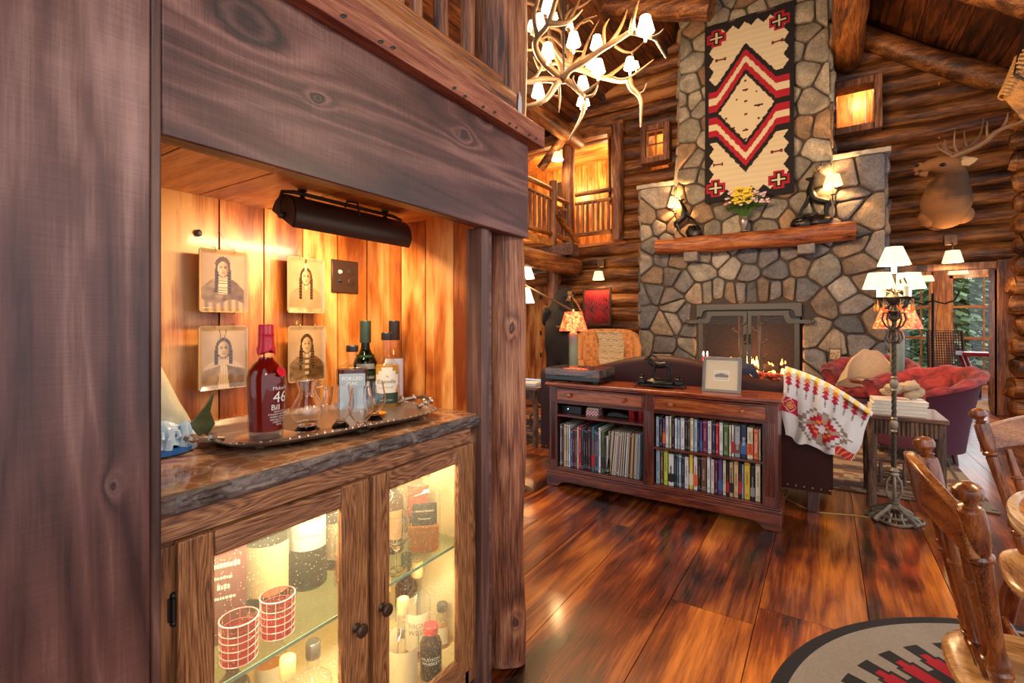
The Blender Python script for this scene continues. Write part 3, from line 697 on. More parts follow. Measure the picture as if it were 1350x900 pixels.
def stain(name,col,k=.55):
    if name in _m: return _m[name]
    "coloured liquid: partly see-through, partly its own colour"
    N=NT(name); tr=N.n('ShaderNodeBsdfTransparent'); tr.inputs[0].default_value=(*col,1); pr=N.n('ShaderNodeBsdfPrincipled'); pr.inputs['Base Color'].default_value=(*col,1); pr.inputs['Roughness'].default_value=.05
    mx=N.n('ShaderNodeMixShader'); mx.inputs[0].default_value=k; N.l(tr.outputs[0],mx.inputs[1]); N.l(pr.outputs[0],mx.inputs[2]); N.l(mx.outputs[0],N.out.inputs[0]); _m[name]=N.m; return N.m
L_red=stain('bourbon_red',(.26,.008,.003),.6); L_amber=stain('whiskey_amber',(.85,.42,.08),.35); L_gold=stain('whiskey_gold',(.95,.62,.12),.4); L_dark=stain('dark_spirit',(.10,.01,.008),.7); L_green=stain('green_shade',(.04,.10,.02),.5)
M_wax=plain('red_sealing_wax',hexc('c4122b'),.3,amt=.12,nsc=60,bump=.3); M_cork=plain('cork',hexc('c99a66'),.8,nsc=120); M_cap=plain('black_bottle_cap',hexc('231f1d'),.4)
white=(.85,.83,.78)
# the wax-sealed bottle on its coaster
bl=P(351,575,z=.983); wr=math.atan2(bl.x,-bl.y)  # turn its face to where it is seen from
face=lambda p: math.atan2(p.x,-p.y)*1.0
def facing(p,extra=0): return math.atan2(-p.x,p.y)*-1+extra if False else math.atan2(p.y,p.x)-PI/2+extra
t=thing('whiskey_bottle','dark red bourbon bottle sealed with dripping red wax on the silver tray','bottle',(bl.x,bl.y,.9835),facing(bl,.30))
H=.262; r=.043
pr=[(.034,0),(.0365,.004),(.0385,.03),(.0415,.08),(.0435,.12),(.043,.14),(.039,.155),(.030,.168),(.020,.177),(.0165,.184),(.0155,.2),(.0155,.245)]
m=MB(); m.lathe(pr,32); part('bottle_glass',m,G_clear,t)
m=MB(); m.lathe([(a-.0028,z+.001) for a,z in pr if .018<z<.195] and [(.0355,.0165)]+[(a-.0028,z+.001) for a,z in pr if .015<z<.195],32); part('liquid',m,L_red,t)
m=MB(); m.lathe([(.034,.0005),(.036,.004),(.0372,.0135),(.034,.0145)],32); part('thick_glass_base',m,glass('thick_base_glass',(.75,.78,.8),haze=.25,hazecol=(.7,.75,.8)),t)
m=MB(); Rw=random.Random(4); n0=len(m.v); m.lathe([(.0195,.196),(.0205,.2),(.0195,.206),(.0175,.214),(.0168,.23),(.0165,.236),(.0175,.238),(.0175,.241),(.0165,.243),(.0168,.258),(.015,.262),(.004,.263)],28)
for p in m.v:
    if p.z<.202: a=math.atan2(p.y,p.x); p.z+=.005*math.sin(3*a)+.003*math.sin(5*a+1)
part('wax_seal',m,M_wax,t)
m=MB(M=Matrix.Rotation(.35,4,'Z')); m.M=Matrix.Translation((.020,-.0375,.152))@Matrix.Rotation(.45,4,'Z')@Matrix.Rotation(PI/2-.45,4,'X'); m.lathe([(.011,0),(.0125,.001),(.0118,.003),(.009,.0024)],20); part('wax_stamp',m,M_wax,t)
m=MB(); m.col=(.85,.8,.72); R2=lambda z:(.0385+(z-.03)/.09*.005 if z<.12 else .0435)+.001
def wrap(x0,z0): return lambda x,y:(R2(z0+y)*math.sin((x+x0)/.042),-R2(z0+y)*math.cos((x+x0)/.042),z0+y)
text_mb(m,"Maker's",.0115,wrap(.018,.112)); text_mb(m,'46',.036,wrap(.019,.083)); text_mb(m,'Bill',.018,wrap(.008,.066))
for k,z in enumerate((.060,.054,.048,.042,.036,.030)): text_mb(m,['KENTUCKY','STRAIGHT BOURBON','WHISKY DISTILLED','AND BOTTLED BY','LORETTO KY','750 ML'][k],.0055,wrap(.018,z))
part('white_lettering',m,M_print,t,smooth=0)
m=MB(); m.lathe([(.05,0),(.062,.001),(.066,.004),(.067,.0055),(.064,.0055),(.060,.003),(.0,.003)],40); single('bottle_coaster',m,M_silver,'round silver dish under the red wax bottle','dish',loc=(bl.x,bl.y,.9785))
# silver tray
tc=V((-1.195,.862)); TL,TW=.30,.185
def outline(a,sc=1,dl=0):
    e=4.2; c,s=math.cos(a),math.sin(a); k=(abs(c)**e+abs(s)**e)**(-1/e); return ((TW*sc+dl)*k*c,(TL*sc+dl)*k*s)
tr=thing('serving_tray','oval silver serving tray with beaded rim and branch handles','tray',(tc.x,tc.y,.955),-.12)
m=MB(); n=72
rings=[(-.03,.008),(-.012,.010),(-.004,.016),(.004,.0205),(.009,.0215),(.010,.019),(.002,.015),(-.01,.0075),(-.03,.0065)]
vs=[];fs=[]
for dl,z in rings:
    for k in range(n):
        a=2*PI*k/n; x,y=outline(a,1,dl+(.0025*math.sin(k*PI/2) if .0<dl<.01 else 0)); vs.append((x,y,z+.006))
for i in range(len(rings)-1):
    for k in range(n): fs.append((i*n+k,i*n+(k+1)%n,(i+1)*n+(k+1)%n,(i+1)*n+k))
m.add(vs,fs); m.add([vs[k] for k in range(n)],[tuple(range(n))]); m.add([vs[(len(rings)-1)*n+k] for k in range(n)],[tuple(range(n))[::-1]]); part('tray_body',m,M_silver,tr)
m=MB()
for k in range(110):
    a=2*PI*k/110; x,y=outline(a,1,.008); m.ball((x,y,.027),.0035+.001*math.sin(k*1.7),6,4)
part('beaded_rim',m,M_silver,tr)
for s in (-1,1):
    m=MB(); m.tube([(-.055,s*.285,.024),(-.06,s*.32,.03),(-.04,s*.355,.036),(0,s*.365,.04),(.04,s*.355,.036),(.06,s*.32,.03),(.055,s*.285,.024)],[.006,.0075,.006,.0085,.006,.0075,.006],8,wob=.3,seed=s+3)
    for q in ((-.06,.31),(-.045,.35),(.05,.345),(.06,.31),(.0,.366)): m.ball((q[0],s*q[1],.036),.0105,7,5,.5,3)
    part('handle',m,M_silver,tr)
for sx in (-1,1):
    for sy in (-1,1): m=MB(); m.ball((sx*.12,sy*.23,.0075),(.012,.012,.0075),8,6); part('foot',m,M_silver,tr)
TZ=.969
# carafe and tasting glasses
def real_glass(name,color=(1,1,1)):
    if name in _m: return _m[name]
    N=NT(name); N.bsdf(color,.0,**{'Transmission Weight':1.0,'IOR':1.45}); _m[name]=N.m; return N.m
def tglass(name,label,loc,prof,group=None,thick=True,extra=None):
    t=thing(name,label,'glass',loc,0,group)
    inner=[(max(r-.0022,.001),z) for r,z in prof[::-1] if z>.02]
    m=MB(); m.lathe(prof+inner,28,caps=True); part('glass_bowl',m,real_glass('crystal_glass'),t)
    if extra: extra(t)
    return t
q=P(405,567,z=TZ)
pc=[(.030,0),(.031,.003),(.027,.006),(.023,.012),(.022,.016),(.030,.024),(.040,.036),(.0425,.048),(.040,.062),(.030,.08),(.023,.092),(.0215,.10),(.024,.115),(.029,.13)]
def hnd(t):
    m=MB(); m.tube([(.022,0,.112),(.043,0,.118),(.052,0,.105),(.05,0,.085),(.041,0,.066)],[.004,.005,.005,.005,.004],8); part('handle',m,_m['crystal_glass'],t)
tglass('glass_jug','small round-bellied glass water jug in the middle of the tray',(q.x,q.y,TZ),pc,extra=hnd).rotation_euler=(0,0,.5)
pg=[(.0225,0),(.0225,.004),(.018,.010),(.012,.016),(.012,.022),(.020,.030),(.029,.042),(.032,.055),(.031,.07),(.027,.09),(.0235,.112)]
for i,(px,py,lb) in enumerate(((449,563,'leftmost of three tulip tasting glasses on the tray, beside the jug'),(476,567,'middle tulip tasting glass on the tray, standing in front of the other two'),(494,553,'rightmost tulip tasting glass on the tray, in front of the gold bottle'))):
    q=P(px,py,z=TZ)
    if i==0: g0=tglass('tasting_glass',lb,(q.x,q.y,TZ),pg,'tulip tasting glasses on the tray')
    else: dup(g0,(q.x,q.y,TZ),label=lb)
q=P(499,541,z=.985); m=MB(); m.lathe([(.012,0),(.02,.002),(.024,.007),(.021,.007),(.014,.003),(0,.003)],20); single('amber_dish',m,stain('amber_glass',(.95,.5,.05),.5),'tiny amber glass dish at the far end of the tray','dish',loc=(q.x,q.y,.962+.01))
# bottles standing at the back of the counter
p=V((-1.33,1.06,.955))
mkbottle('whiskey_bottle','squat square bottle of red-brown whiskey with a pale blue label','bottle',p,.219,.052,G_clear,L_dark,.64,(M_cap,1),[(.06,.58,.78,hexc('9fb3c4'),None)],'square',facing(p),.015,.66,.78,texts=(('FORGED\nOAK',.017,.48,(.9,.9,.9),0),))
p=V((-1.372,1.15,.955))
mkbottle('whiskey_bottle','dark green triangular-shouldered bottle standing at the back of the counter','bottle',p,.302,.041,G_green,L_green,.6,(plain('green_foil',hexc('3f5145'),.4,.5),2.6),[(.18,.42,.9,hexc('1d3524'),None),(.44,.50,.8,hexc('8f8f86'),None)],'round',facing(p),.015,.5,.72,texts=(('Glenfiddich',.015,.33,(.85,.85,.75),0),))
p=V((-1.245,1.135,.955))
def oval(u,v):
    return hexc('efe6d0') if ((u-.5)/.5)**2+((v-.62)/.36)**2<1 else (hexc('27402f') if v<.27 else hexc('c9932e'))
mkbottle('whiskey_bottle','clear bottle of golden whiskey with a cream oval label and black stopper','bottle',p,.262,.041,G_clear,L_gold,.58,(M_cap,1),[(.10,.56,1.0,white,oval)],'round',facing(p),.015,.56,.74,texts=(('Dunville',.0175,.36,(.08,.06,.05),.0),('THE',.006,.44,(.1,.08,.07),0),('IRISH WHISKEY',.006,.30,(.2,.15,.1),0),('SINGLE MALT',.006,.14,(.8,.8,.7),0)))
p=V((-1.285,1.205,.955))
mkbottle('whiskey_bottle','tall slim clear bottle with a white label against the side boards','bottle',p,.302,.037,G_clear,L_amber,.5,(plain('black_orange_foil',hexc('2a2320'),.4,.2),2.3),[(.08,.56,.9,hexc('dcd8dc'),None)],'round',facing(p),.015,.58,.72)
# ------------------------------------------------------------------ leaping fish figurine
fz=.955; fb=P(222,585,z=fz); fb=V((-1.26,.47,fz))
fi=thing('fish_figurine','glazed ceramic leaping fish on a blue and white wave base','figurine',fb,0)
m=MB(); m.lathe([(.055,0),(.062,.004),(.064,.014),(.060,.018)],36,sx=1,sy=1.2); part('blue_base',m,plain('blue_glaze',hexc('2f74b8'),.12,amt=.15),fi)
m=MB(); Rf=random.Random(3)
def dome(u,v):
    a=2*PI*u; q=v*PI/2; rr=.058*math.cos(q)+.002; sw=.012*noise.noise(V((math.cos(a)*3,math.sin(a)*3,v*4)))+.006*math.sin(a*9+v*5)*math.cos(q)
    return ((rr+sw)*math.cos(a),(rr+sw)*1.2*math.sin(a),.016+.062*math.sin(q)**.8+.010*math.sin(a*5+1)*math.cos(q))
m.grid(dome,72,18)
for k in range(13):
    a=2*PI*k/13; o_=V((math.cos(a),1.2*math.sin(a),0)); c0=o_*.056+V((0,0,.018)); h=.04+.014*math.sin(k*2.1); tg=V((-math.sin(a),math.cos(a),0))
    m.tube([c0,c0+V((0,0,h*.5))+o_*.004+tg*.002,c0+V((0,0,h*.9))+tg*.010-o_*.004,c0+V((0,0,h*.85))+tg*.021-o_*.004,c0+V((0,0,h*.6))+tg*.023,c0+V((0,0,h*.5))+tg*.016],[.010,.009,.008,.006,.005,.003],8)
part('wave',m,plain('pale_wave_glaze',hexc('b7cddd'),.12,nsc=25,amt=.35),fi)
m=MB(); body=[(0,.06,.045),(0,.04,.062),(0,.012,.09),(0,-.006,.13),(0,-.018,.18),(0,-.03,.23),(0,-.045,.27)]
m.tube(body,[.018,.030,.040,.040,.032,.022,.006],16,flat=.7); part('fish_body',m,plain('cream_fish_glaze',hexc('ddd3ae'),.12,nsc=20,amt=.25),fi)
m=MB(); fn=[(.0,.0),(.03,.032),(.045,.055),(.038,.022),(.046,.0),(.034,-.016),(.042,-.03),(.02,-.022)]
m.M=Matrix.Translation((.02,.052,.05)); m.prism([(a*1.35,b*1.45) for a,b in fn],-.003,.003,'yz'); part('tail_fin',m,plain('olive_fin_glaze',hexc('5c5f3c'),.15,nsc=60,amt=.4),fi,bevel=.001)
# ------------------------------------------------------------------ picture light
pl=thing('picture_light','long oiled bronze picture light hanging from the niche ceiling','picture light',(-1.2,.94,1.60))
m=MB(); y0,y1=.735,1.15
nA=14; prof=[]
for k in range(nA+1):
    a=math.radians(-40+200*k/nA); prof.append((math.cos(a)*.056,math.sin(a)*.056))
cz=1.533; vs=[];fs=[]
ring=prof+[(x*.95,z*.95) for x,z in prof[::-1]]; nn=len(ring)
for y in (y0,y1): vs+=[(-1.2+x,y,cz+z) for x,z in ring]
for k in range(nn): fs.append((k,(k+1)%nn,nn+(k+1)%nn,nn+k))
fs+=[tuple(range(nn))[::-1],tuple(nn+k for k in range(nn))]; m.add(vs,fs)
for y in (y0,y1-.003):
    m.prism([(-1.2+x,cz+z) for x,z in prof],y,y+.003,'xz')
part('shade',m,M_bronze,pl,world=True)
m=MB(); m.tube([(-1.2,y0-.01,cz+.0),(-1.2,y0-.012,cz+.03),(-1.2,y0-.002,cz+.062),(-1.2,y0+.03,cz+.068),(-1.2,y1-.03,cz+.068),(-1.2,y1+.002,cz+.062),(-1.2,y1+.012,cz+.03),(-1.2,y1+.01,cz)],.0055,10); part('arm_rod',m,M_bronze,pl,world=True)
for y in (.79,1.085): m=MB(); m.lathe([(.012,.012),(.012,.008),(.006,.005),(.006,-.006),(.009,-.01),(.006,-.014)],14,o=(-1.2,y,1.6)); part('ceiling_mount',m,M_bronze,pl,world=True)
for y in (y0-.006,y1+.006): m=MB(); m.ball((-1.2,y,cz),.010,10,8); part('swivel_knob',m,M_bronze,pl,world=True)
m=MB(); m.tube([(-1.2+.0,.93,cz+.06),(-1.19,.93,cz+.076),(-1.15,.935,cz+.068),(-1.147,.94,cz+.03)],.0035,8); part('cord_loop',m,M_bronze,pl,world=True)
m=MB(); m.tube([(-1.2,y0+.03,cz+.005),(-1.2,y1-.03,cz+.005)],.008,12); part('tube_bulb',m,lit('picture_light_tube',(1,.72,.38),26),pl,world=True)
strip('picture_tube_light',(-1.215,.94,cz-.005),.04,.37,NICHE,(1,.72,.42),(0,math.radians(28),0))
# ------------------------------------------------------------------ four portrait plates
sep=[hexc('2c1b0e'),hexc('694a2a'),hexc('a5825a'),hexc('cfb48a')]
def lerp(a,b,t): return tuple(x+(y-x)*t for x,y in zip(a,b))
def sepia(t):
    t=max(0,min(1,t))*3; i=min(2,int(t)); return lerp(sep[i],sep[i+1],t-i)
def portrait(kind):
    Rp=random.Random(kind)
    def f(u,v):
        X=(u-.5)*1.0; Y=(v-.5)*1.33; g=.72-.25*abs(X)+.06*noise.noise(V((u*5,v*5,kind)))
        cx,cy={0:(-.02,.27),1:(0,.18),2:(0,.20),3:(0,.22)}[kind]; s={0:1.12,1:1.2,2:1.2,3:1.3}[kind]
        # shoulders and body
        sh=(Y-(cy-.20*s)); hw=.16+.30*max(0,min(1,-sh/.22))**.6
        if sh<0 and abs(X-cx)<hw*(.95 if kind!=3 else 1.0):
            g={0:.34,1:.42,2:.62,3:.28}[kind]+.16*noise.noise(V((X*7,Y*9,kind)))+(.1 if X<cx else -.06)+.12*math.sin(18*(Y+abs(X-cx)*.8))*.4
            if kind==0 and abs(X-cx)<.09 and sh>-.34: g=.9 if int((Y+3)*60)%3 else .35      # beadwork
            if kind==1 and sh>-.09-.25*abs(X-cx): g=.78                                         # pale collar
            if kind==1 and abs(X-cx)<.05-sh*.12 and sh<-.08: g=.82+.1*math.sin(X*120)
            if kind==2 and sh>-.5: g=.60-.22*abs(X-cx)+.05*noise.noise(V((X*6,Y*6,2)))
            if kind==3 and abs(X-cx)<.05 and sh>-.45: g=.8 if int((Y+3)*14)%2 else .3
            if kind==0 and Y<-.43+.05*math.sin(X*9): g=.55+.3*math.sin(X*40)*.5
        if kind in(2,3) and sh>-.06 and sh<.02 and abs(X-cx)<.10: g=.85 if abs(X-cx)<.03 else .55
        # hair and braids
        hx,hy=(X-cx)/(.135*s),(Y-cy-.02)/(.185*s)
        if hx*hx+hy*hy<1: g=.12+.1*noise.noise(V((X*30,Y*8,kind)))
        for b in (-1,1):
            bx=cx+b*(.115+.02*max(0,cy-Y))*s
            if abs(X-bx)<.032*s and cy-.45*s*(1 if kind!=1 else .6)<Y<cy-.02: g=.1+.08*math.sin(Y*90)
        if kind==0 and Y>cy+.08 and hx*hx+((Y-cy-.08)/.17)**2<1.1: g=.18
        if kind==2 and abs(X-cx-(Y-cy)*-.04)<.028 and cy+.15<Y<cy+.42: g=.93 if Y<cy+.34 else .2
        if kind==1 and cy+.15<Y<cy+.42 and (abs(X-cx+.04+(Y-cy)*.1)<.009 or abs(X-cx-(Y-cy)*.12)<.009): g=.25
        # face
        fx,fy=(X-cx)/(.098*s),(Y-cy+.01)/(.145*s)
        if fx*fx+fy*fy<1:
            g=.70-.22*fx-.12*fx*fx
            if abs(fy-.2)<.10 and abs(abs(fx)-.42)<.22: g-=.32
            if abs(fy-.38)<.05 and abs(abs(fx)-.42)<.25: g-=.2
            if abs(fx-.05)<.10 and -.25<fy<.15: g+=.12
            if abs(fy+.25)<.05 and abs(fx)<.2: g-=.25
            if abs(fy+.5)<.05 and abs(fx)<.32: g-=.28
        return sepia(g)
    return f
M_platerim=plain('glazed_plate',hexc('cdb48a'),.12,amt=.05)
def plate(i,px0,px1,pt,pb,label):
    a=P(px0,(pt+pb)/2,x=-1.452); b=P(px1,(pt+pb)/2,x=-1.452); zt=P(px0,pt,x=-1.452).z; zb=P(px0,pb,x=-1.452).z
    w=b.y-a.y; h=zt-zb; t=thing('portrait_plate',label,'portrait plate',(-1.452,(a.y+b.y)/2,(zt+zb)/2),0,'sepia portrait plates on the niche boards')
    def bow(y,z): e=max(abs(y)/(w/2),abs(z)/(h/2)); return .004*max(0,(e-.86)/.14)
    nu,nv=54,72
    def fn(u,v):
        y,z=(u-.5)*w,(v-.5)*h; rr=.008; ay,az=abs(y)-(w/2-rr),abs(z)-(h/2-rr)
        if ay>0 and az>0:
            d=math.hypot(ay,az)
            m_=max(ay,az)/max(d,1e-9); y=math.copysign(w/2-rr+ay*m_,y); z=math.copysign(h/2-rr+az*m_,z)
        return (bow(y,z)+.0,y,z)
    pf=portrait(i); m=MB(); m.grid(fn,nu,nv,lambda u,v: pf(u,v) if .016<u<.984 and .012<v<.988 else hexc('a8916a'),thick=.003); part('glazed_print',m,painted('glazed_sepia_print',.08,300,.0,.04,**{'Coat Weight':.5}),t,smooth=60)
    m=MB()
    for yy in (-.2*w,.2*w):
        m.tube([(-.012,yy,h/2+.006),(.004,yy,h/2+.006),(.0085,yy,h/2-.002),(.009,yy,h/2-.008)],.0009,6); m.tube([(-.012,yy,-h/2-.004),(.004,yy,-h/2-.004),(.0085,yy,-h/2+.003)],.0009,6)
    m.tube([(-.018,-.2*w,h/2+.006),(-.03,0,h/2+.06)],.0006,5); m.tube([(-.018,.2*w,h/2+.006),(-.03,0,h/2+.06)],.0006,5); m.box((-.04,-.012,-.02),(-.003,.012,.02))
    part('wire_hanger',m,M_brass,t)
plate(0,262,326,326,411,'upper left sepia plate, person with a turban of hair and beaded breastplate')
plate(2,378.5,427,337,412,'upper right sepia plate, bare-shouldered person with a feather upright in the hair')
plate(1,261,326,430,516,'lower left sepia plate, seated person in a pale shawl collar behind the red wax bottle')
plate(3,379.5,428,430,505,'lower right sepia plate, long-haired person in a dark coat behind the glass jug')
m=MB(); m.ball((0,0,0),(.004,.009,.010),10,8,.2,3); single('wall_peg',m,M_black,'small dark peg in the boards above the upper left plate','peg',loc=P(262,307,x=-1.488))
# switch plate
a=P(437,363,x=-1.49); b=P(472,363,x=-1.49); zt=P(437,341,x=-1.49).z; zb=P(437,385,x=-1.49).z; w=(b.y-a.y)/2; h=(zt-zb)/2
sw=thing('switch_plate','dark bronze plate with two push buttons and a double socket','switch plate',(-1.493,(a.y+b.y)/2,(zt+zb)/2))
m=MB(); m.box((-.001,-w,-h),(.006,w,h)); part('cover_plate',m,M_bronze,sw,bevel=.003)
for z,mt in ((.016,plain('pearl_button',hexc('d9d0bf'),.2)),(-.016,M_black)):
    m=MB(M=Matrix.Translation((.005,-w*.42,z))@Matrix.Rotation(PI/2,4,'Y')); m.lathe([(.008,0),(.008,.002),(.0055,.004),(.0055,.008),(.003,.0095)],16); part('push_button',m,mt,sw)
for z in (.019,-.019):
    m=MB(M=Matrix.Translation((.0055,w*.42,z))@Matrix.Rotation(PI/2,4,'Y')); m.lathe([(.0155,0),(.0155,.0022),(.014,.003),(0,.003)],20); sk=part('socket',m,M_bronze,sw)
    m=MB()
    for yy in (-.006,.006): m.box((.0085,w*.42+yy-.0012,z-.004),(.0092,w*.42+yy+.0012,z+.005))
    m.box((.0085,w*.42-.002,z-.011),(.0092,w*.42+.002,z-.008)); part('socket_slot',m,M_black,sw)
# ------------------------------------------------------------------ cabinet contents
def cpos(px,py,z): return P(px,py,z=z)
SHZ=.537; FLZ=.185
pk=thing('red_box_carton','dark red whiskey carton with cream print behind the near plaid tumbler','carton',(-1.16,.565,SHZ),facing(V((-1.16,.565))))
m=MB(); m.box((-.045,-.045,0),(.045,.045,.3)); part('carton',m,plain('dark_red_card',hexc('6b2a2c'),.5),pk,bevel=.002)
m=MB(); m.col=(.85,.75,.6)
for k,(w_,z) in enumerate(((.032,.17),(.018,.145),(.012,.122),(.024,.10))):
    Rq=random.Random(k); x_=-w_
    while x_<w_: q_=Rq.uniform(.003,.006); m.box((x_,-.0462,z),(x_+q_,-.045,z+(.011 if k in(0,2) else .006)*Rq.uniform(.7,1))); x_+=q_+.0016
part('printed_marks',m,M_print,pk,smooth=0)
def cb(*a,**k): return mkbottle('whiskey_bottle',*a,**k)
p=V((-1.20,.69,SHZ)); cb('large green glass bottle with a cream label on the cabinet shelf behind the plaid glasses','bottle',p,.31,.055,glass('bottle_green_bright',(.16,.34,.10)),L_green,.5,(M_cap,1),[(.12,.52,1.1,hexc('e6d49a'),None)],rotz=facing(p))
p=V((-1.19,.80,SHZ)); cb('green bottle with a white label and lime green band on the cabinet shelf','bottle',p,.32,.05,_m['bottle_green_bright'],L_green,.5,(M_cap,1),[(.34,.72,1.1,hexc('efe9d8'),None),(.72,.78,1.1,hexc('7bd04a'),None)],rotz=facing(p),sh=.78,nk=.86,texts=(('JAMESON',.018,.58,(.1,.12,.1),0),('IRISH WHISKEY',.008,.45,(.4,.15,.1),0)))
def plaid(px,py,label,proto=[]):
    q=cpos(px,py,SHZ)
    if proto: return dup(proto[0],(q.x,q.y,SHZ),.4,label=label)
    t=thing('plaid_tumbler',label,'tumbler',(q.x,q.y,SHZ),0,'red plaid tumblers on the glass shelf'); proto.append(t)
    def pt(u,v):
        if v>.66: return (.9,.55,.5) 
        return (.75,.012,.02)
    m=MB(); m.lathe([(.03,0),(.034,.003),(.036,.09)]+[(.034,.09),(.032,.006),(0,.006)],30,caps=False); m.add([(.03*math.cos(2*PI*k/30),.03*math.sin(2*PI*k/30),0) for k in range(30)],[tuple(range(30))]); part('glass_body',m,glass('plaid_clear',(.93,.6,.58),edge=(.8,.6,.6)),t)
    m=MB(); m.lathe([(.0346,.004),(.0362,.062)],30,caps=False); part('red_band',m,stain('red_glass',(.85,.01,.02),.6),t)
    m=MB(); 
    for z in (.004,.02,.036,.052,.066,.088): m.tube([((.0352+z*.02)*math.cos(a),(.0352+z*.02)*math.sin(a),z) for a in [2*PI*k/24 for k in range(25)]],.0011 if z<.08 else .0015,5)
    for k in range(12): a=2*PI*k/12; m.tube([(.035*math.cos(a),.035*math.sin(a),.003),(.037*math.cos(a),.037*math.sin(a),.088)],.001,5)
    part('white_plaid_lines',m,plain('pale_pink_glass',(.95,.7,.65),.2),t); return t
plaid(315,868,'red plaid tumbler nearest the left door stile'); plaid(366,834,'red plaid tumbler right of the other one, nearer the knobs')
p=V((-1.05,1.11,SHZ)); cb('square-shouldered clear bottle with a black label on the shelf behind the right door','bottle',p,.26,.05,G_clear,L_amber,.32,(M_cork,1),[(.36,.62,.75,hexc('2e2a27'),None)],'square',facing(p),sh=.72,nk=.82,texts=(('SINGLE BARREL',.008,.52,(.8,.7,.5),0),('Tennessee',.009,.43,(.8,.7,.5),0)))
q=V((-1.03,.975)); m=MB(); m.lathe([(.03,0),(.03,.003),(.005,.006),(.004,.06),(.02,.075),(.036,.1),(.04,.13),(.034,.165),(.032,.165),(.038,.13),(.034,.102),(.018,.078),(0,.07)],24,caps=False)
single('brandy_glass',m,_m['crystal_glass'],'balloon brandy glass standing at the left of the right door shelf','glass',loc=(q.x,q.y,SHZ))
p=V((-1.15,1.185,SHZ)); cb('bottle with a red and white slanted label in the back right corner of the shelf','bottle',p,.25,.04,G_clear,L_red,.4,(plain('silver_cap',hexc('b9b4a8'),.3,.6),1.5),[(.3,.7,1.0,hexc('d2452f'),None)],rotz=facing(p))
Rb=random.Random(12)
def small(label,x,y,z,H,r,g,l,fill,cap,labc,shape='round',texts=(),**k):
    p=V((x,y,z)); return cb(label,'bottle',p,H,r,g,l,fill,(cap,1.6),[(.12,.5,1.0,hexc(labc),None)] if labc else None,shape,facing(p),texts=texts,**k)
small('stout brown bottle with a dark cap on the shelf beside the lime band bottle',-1.21,.91,SHZ,.27,.042,G_brown,L_dark,.5,M_cap,'c7b08a')
small('clear decanter of pale spirit next to the centre stile on the shelf',-1.09,.86,SHZ,.22,.04,G_clear,L_amber,.4,M_cork,None)
small('small clear liqueur bottle behind the plaid tumblers with a cream cap',-1.34,.74,SHZ,.25,.035,G_clear,L_amber,.5,plain('cream_cap',hexc('e3dcc4'),.5),'e9dfc6')
small('slim brown bottle against the back of the shelf behind the right door',-1.14,1.06,SHZ,.27,.036,G_brown,L_amber,.5,M_cap,'b98a50')
small('clear bottle at the back of the shelf behind the square one',-1.24,1.17,SHZ,.24,.036,G_clear,None,.5,M_cap,'d9d1bd')
# lower level
small('round-shouldered corked bottle low behind the right door',-1.035,1.005,FLZ,.26,.046,G_clear,L_amber,.25,M_cork,'d8c49c',neck=.013)
small('tall corked bottle with a cream label lettered in brown capitals',-1.10,1.13,FLZ,.30,.042,G_clear,L_amber,.1,M_cork,'efe2c0',texts=(('HIGH\nWEST',.022,.36,(.25,.14,.08),0),))
small('small dark bottle with a bright red cap in the lower right corner of the cabinet',-1.0,1.085,FLZ,.155,.033,G_brown,L_dark,.7,plain('red_plastic',hexc('d8202c'),.35),None,texts=(('HUDSON\nWHISKEY',.013,.42,(.85,.83,.78),0),),neck=.017,sh=.66,nk=.8)
small('miniature clear bottle by the right wall of the cabinet floor',-1.06,1.205,FLZ,.14,.02,G_clear,L_gold,.4,M_cap,'e0d6b8')
lows=[(-1.08,.88,.25,.04,G_clear,L_amber,M_cap,'d6c69e','clear flask-like bottle with a cream label just right of the centre stile, low down'),
(-1.07,.47,.24,.042,G_clear,L_amber,M_cork,'e7ddc0','corked bottle below the shelf at the far left of the cabinet'),
(-1.09,.565,.27,.043,G_brown,L_dark,M_cap,'f0e8cf','brown bottle with a cream shield label below the plaid tumblers'),
(-1.06,.66,.28,.038,G_clear,L_gold,M_cork,'c6b88f','slender corked bottle below the shelf left of the centre stile'),
(-1.10,.755,.25,.046,G_clear,L_amber,plain('steel_cap',hexc('8f8f8b'),.3,.8),None,'wide clear decanter with a steel stopper beside the centre stile, low down'),
(-1.24,.52,.28,.042,G_green,L_green,M_cap,'b9a777','green bottle at the back of the cabinet floor on the left'),
(-1.25,.63,.26,.04,G_brown,L_dark,M_cork,'e4d3a4','brown corked bottle at the back of the cabinet floor near the middle'),
(-1.27,.74,.29,.04,G_clear,L_amber,M_cap,'cfc5a8','tall clear bottle at the back of the cabinet floor near the centre stile'),
(-1.14,1.03,.28,.042,G_clear,L_gold,M_cork,'efe0b6','pale gold bottle behind the round-shouldered one on the cabinet floor'),
(-1.21,1.19,.27,.038,G_brown,L_amber,M_cap,'dccb9b','brown bottle in the back right corner of the cabinet floor')]
for x,y,H_,r_,g,l,c,lc,lb in lows: small(lb,x,y,FLZ,H_,r_,g,l,.45,c,lc)
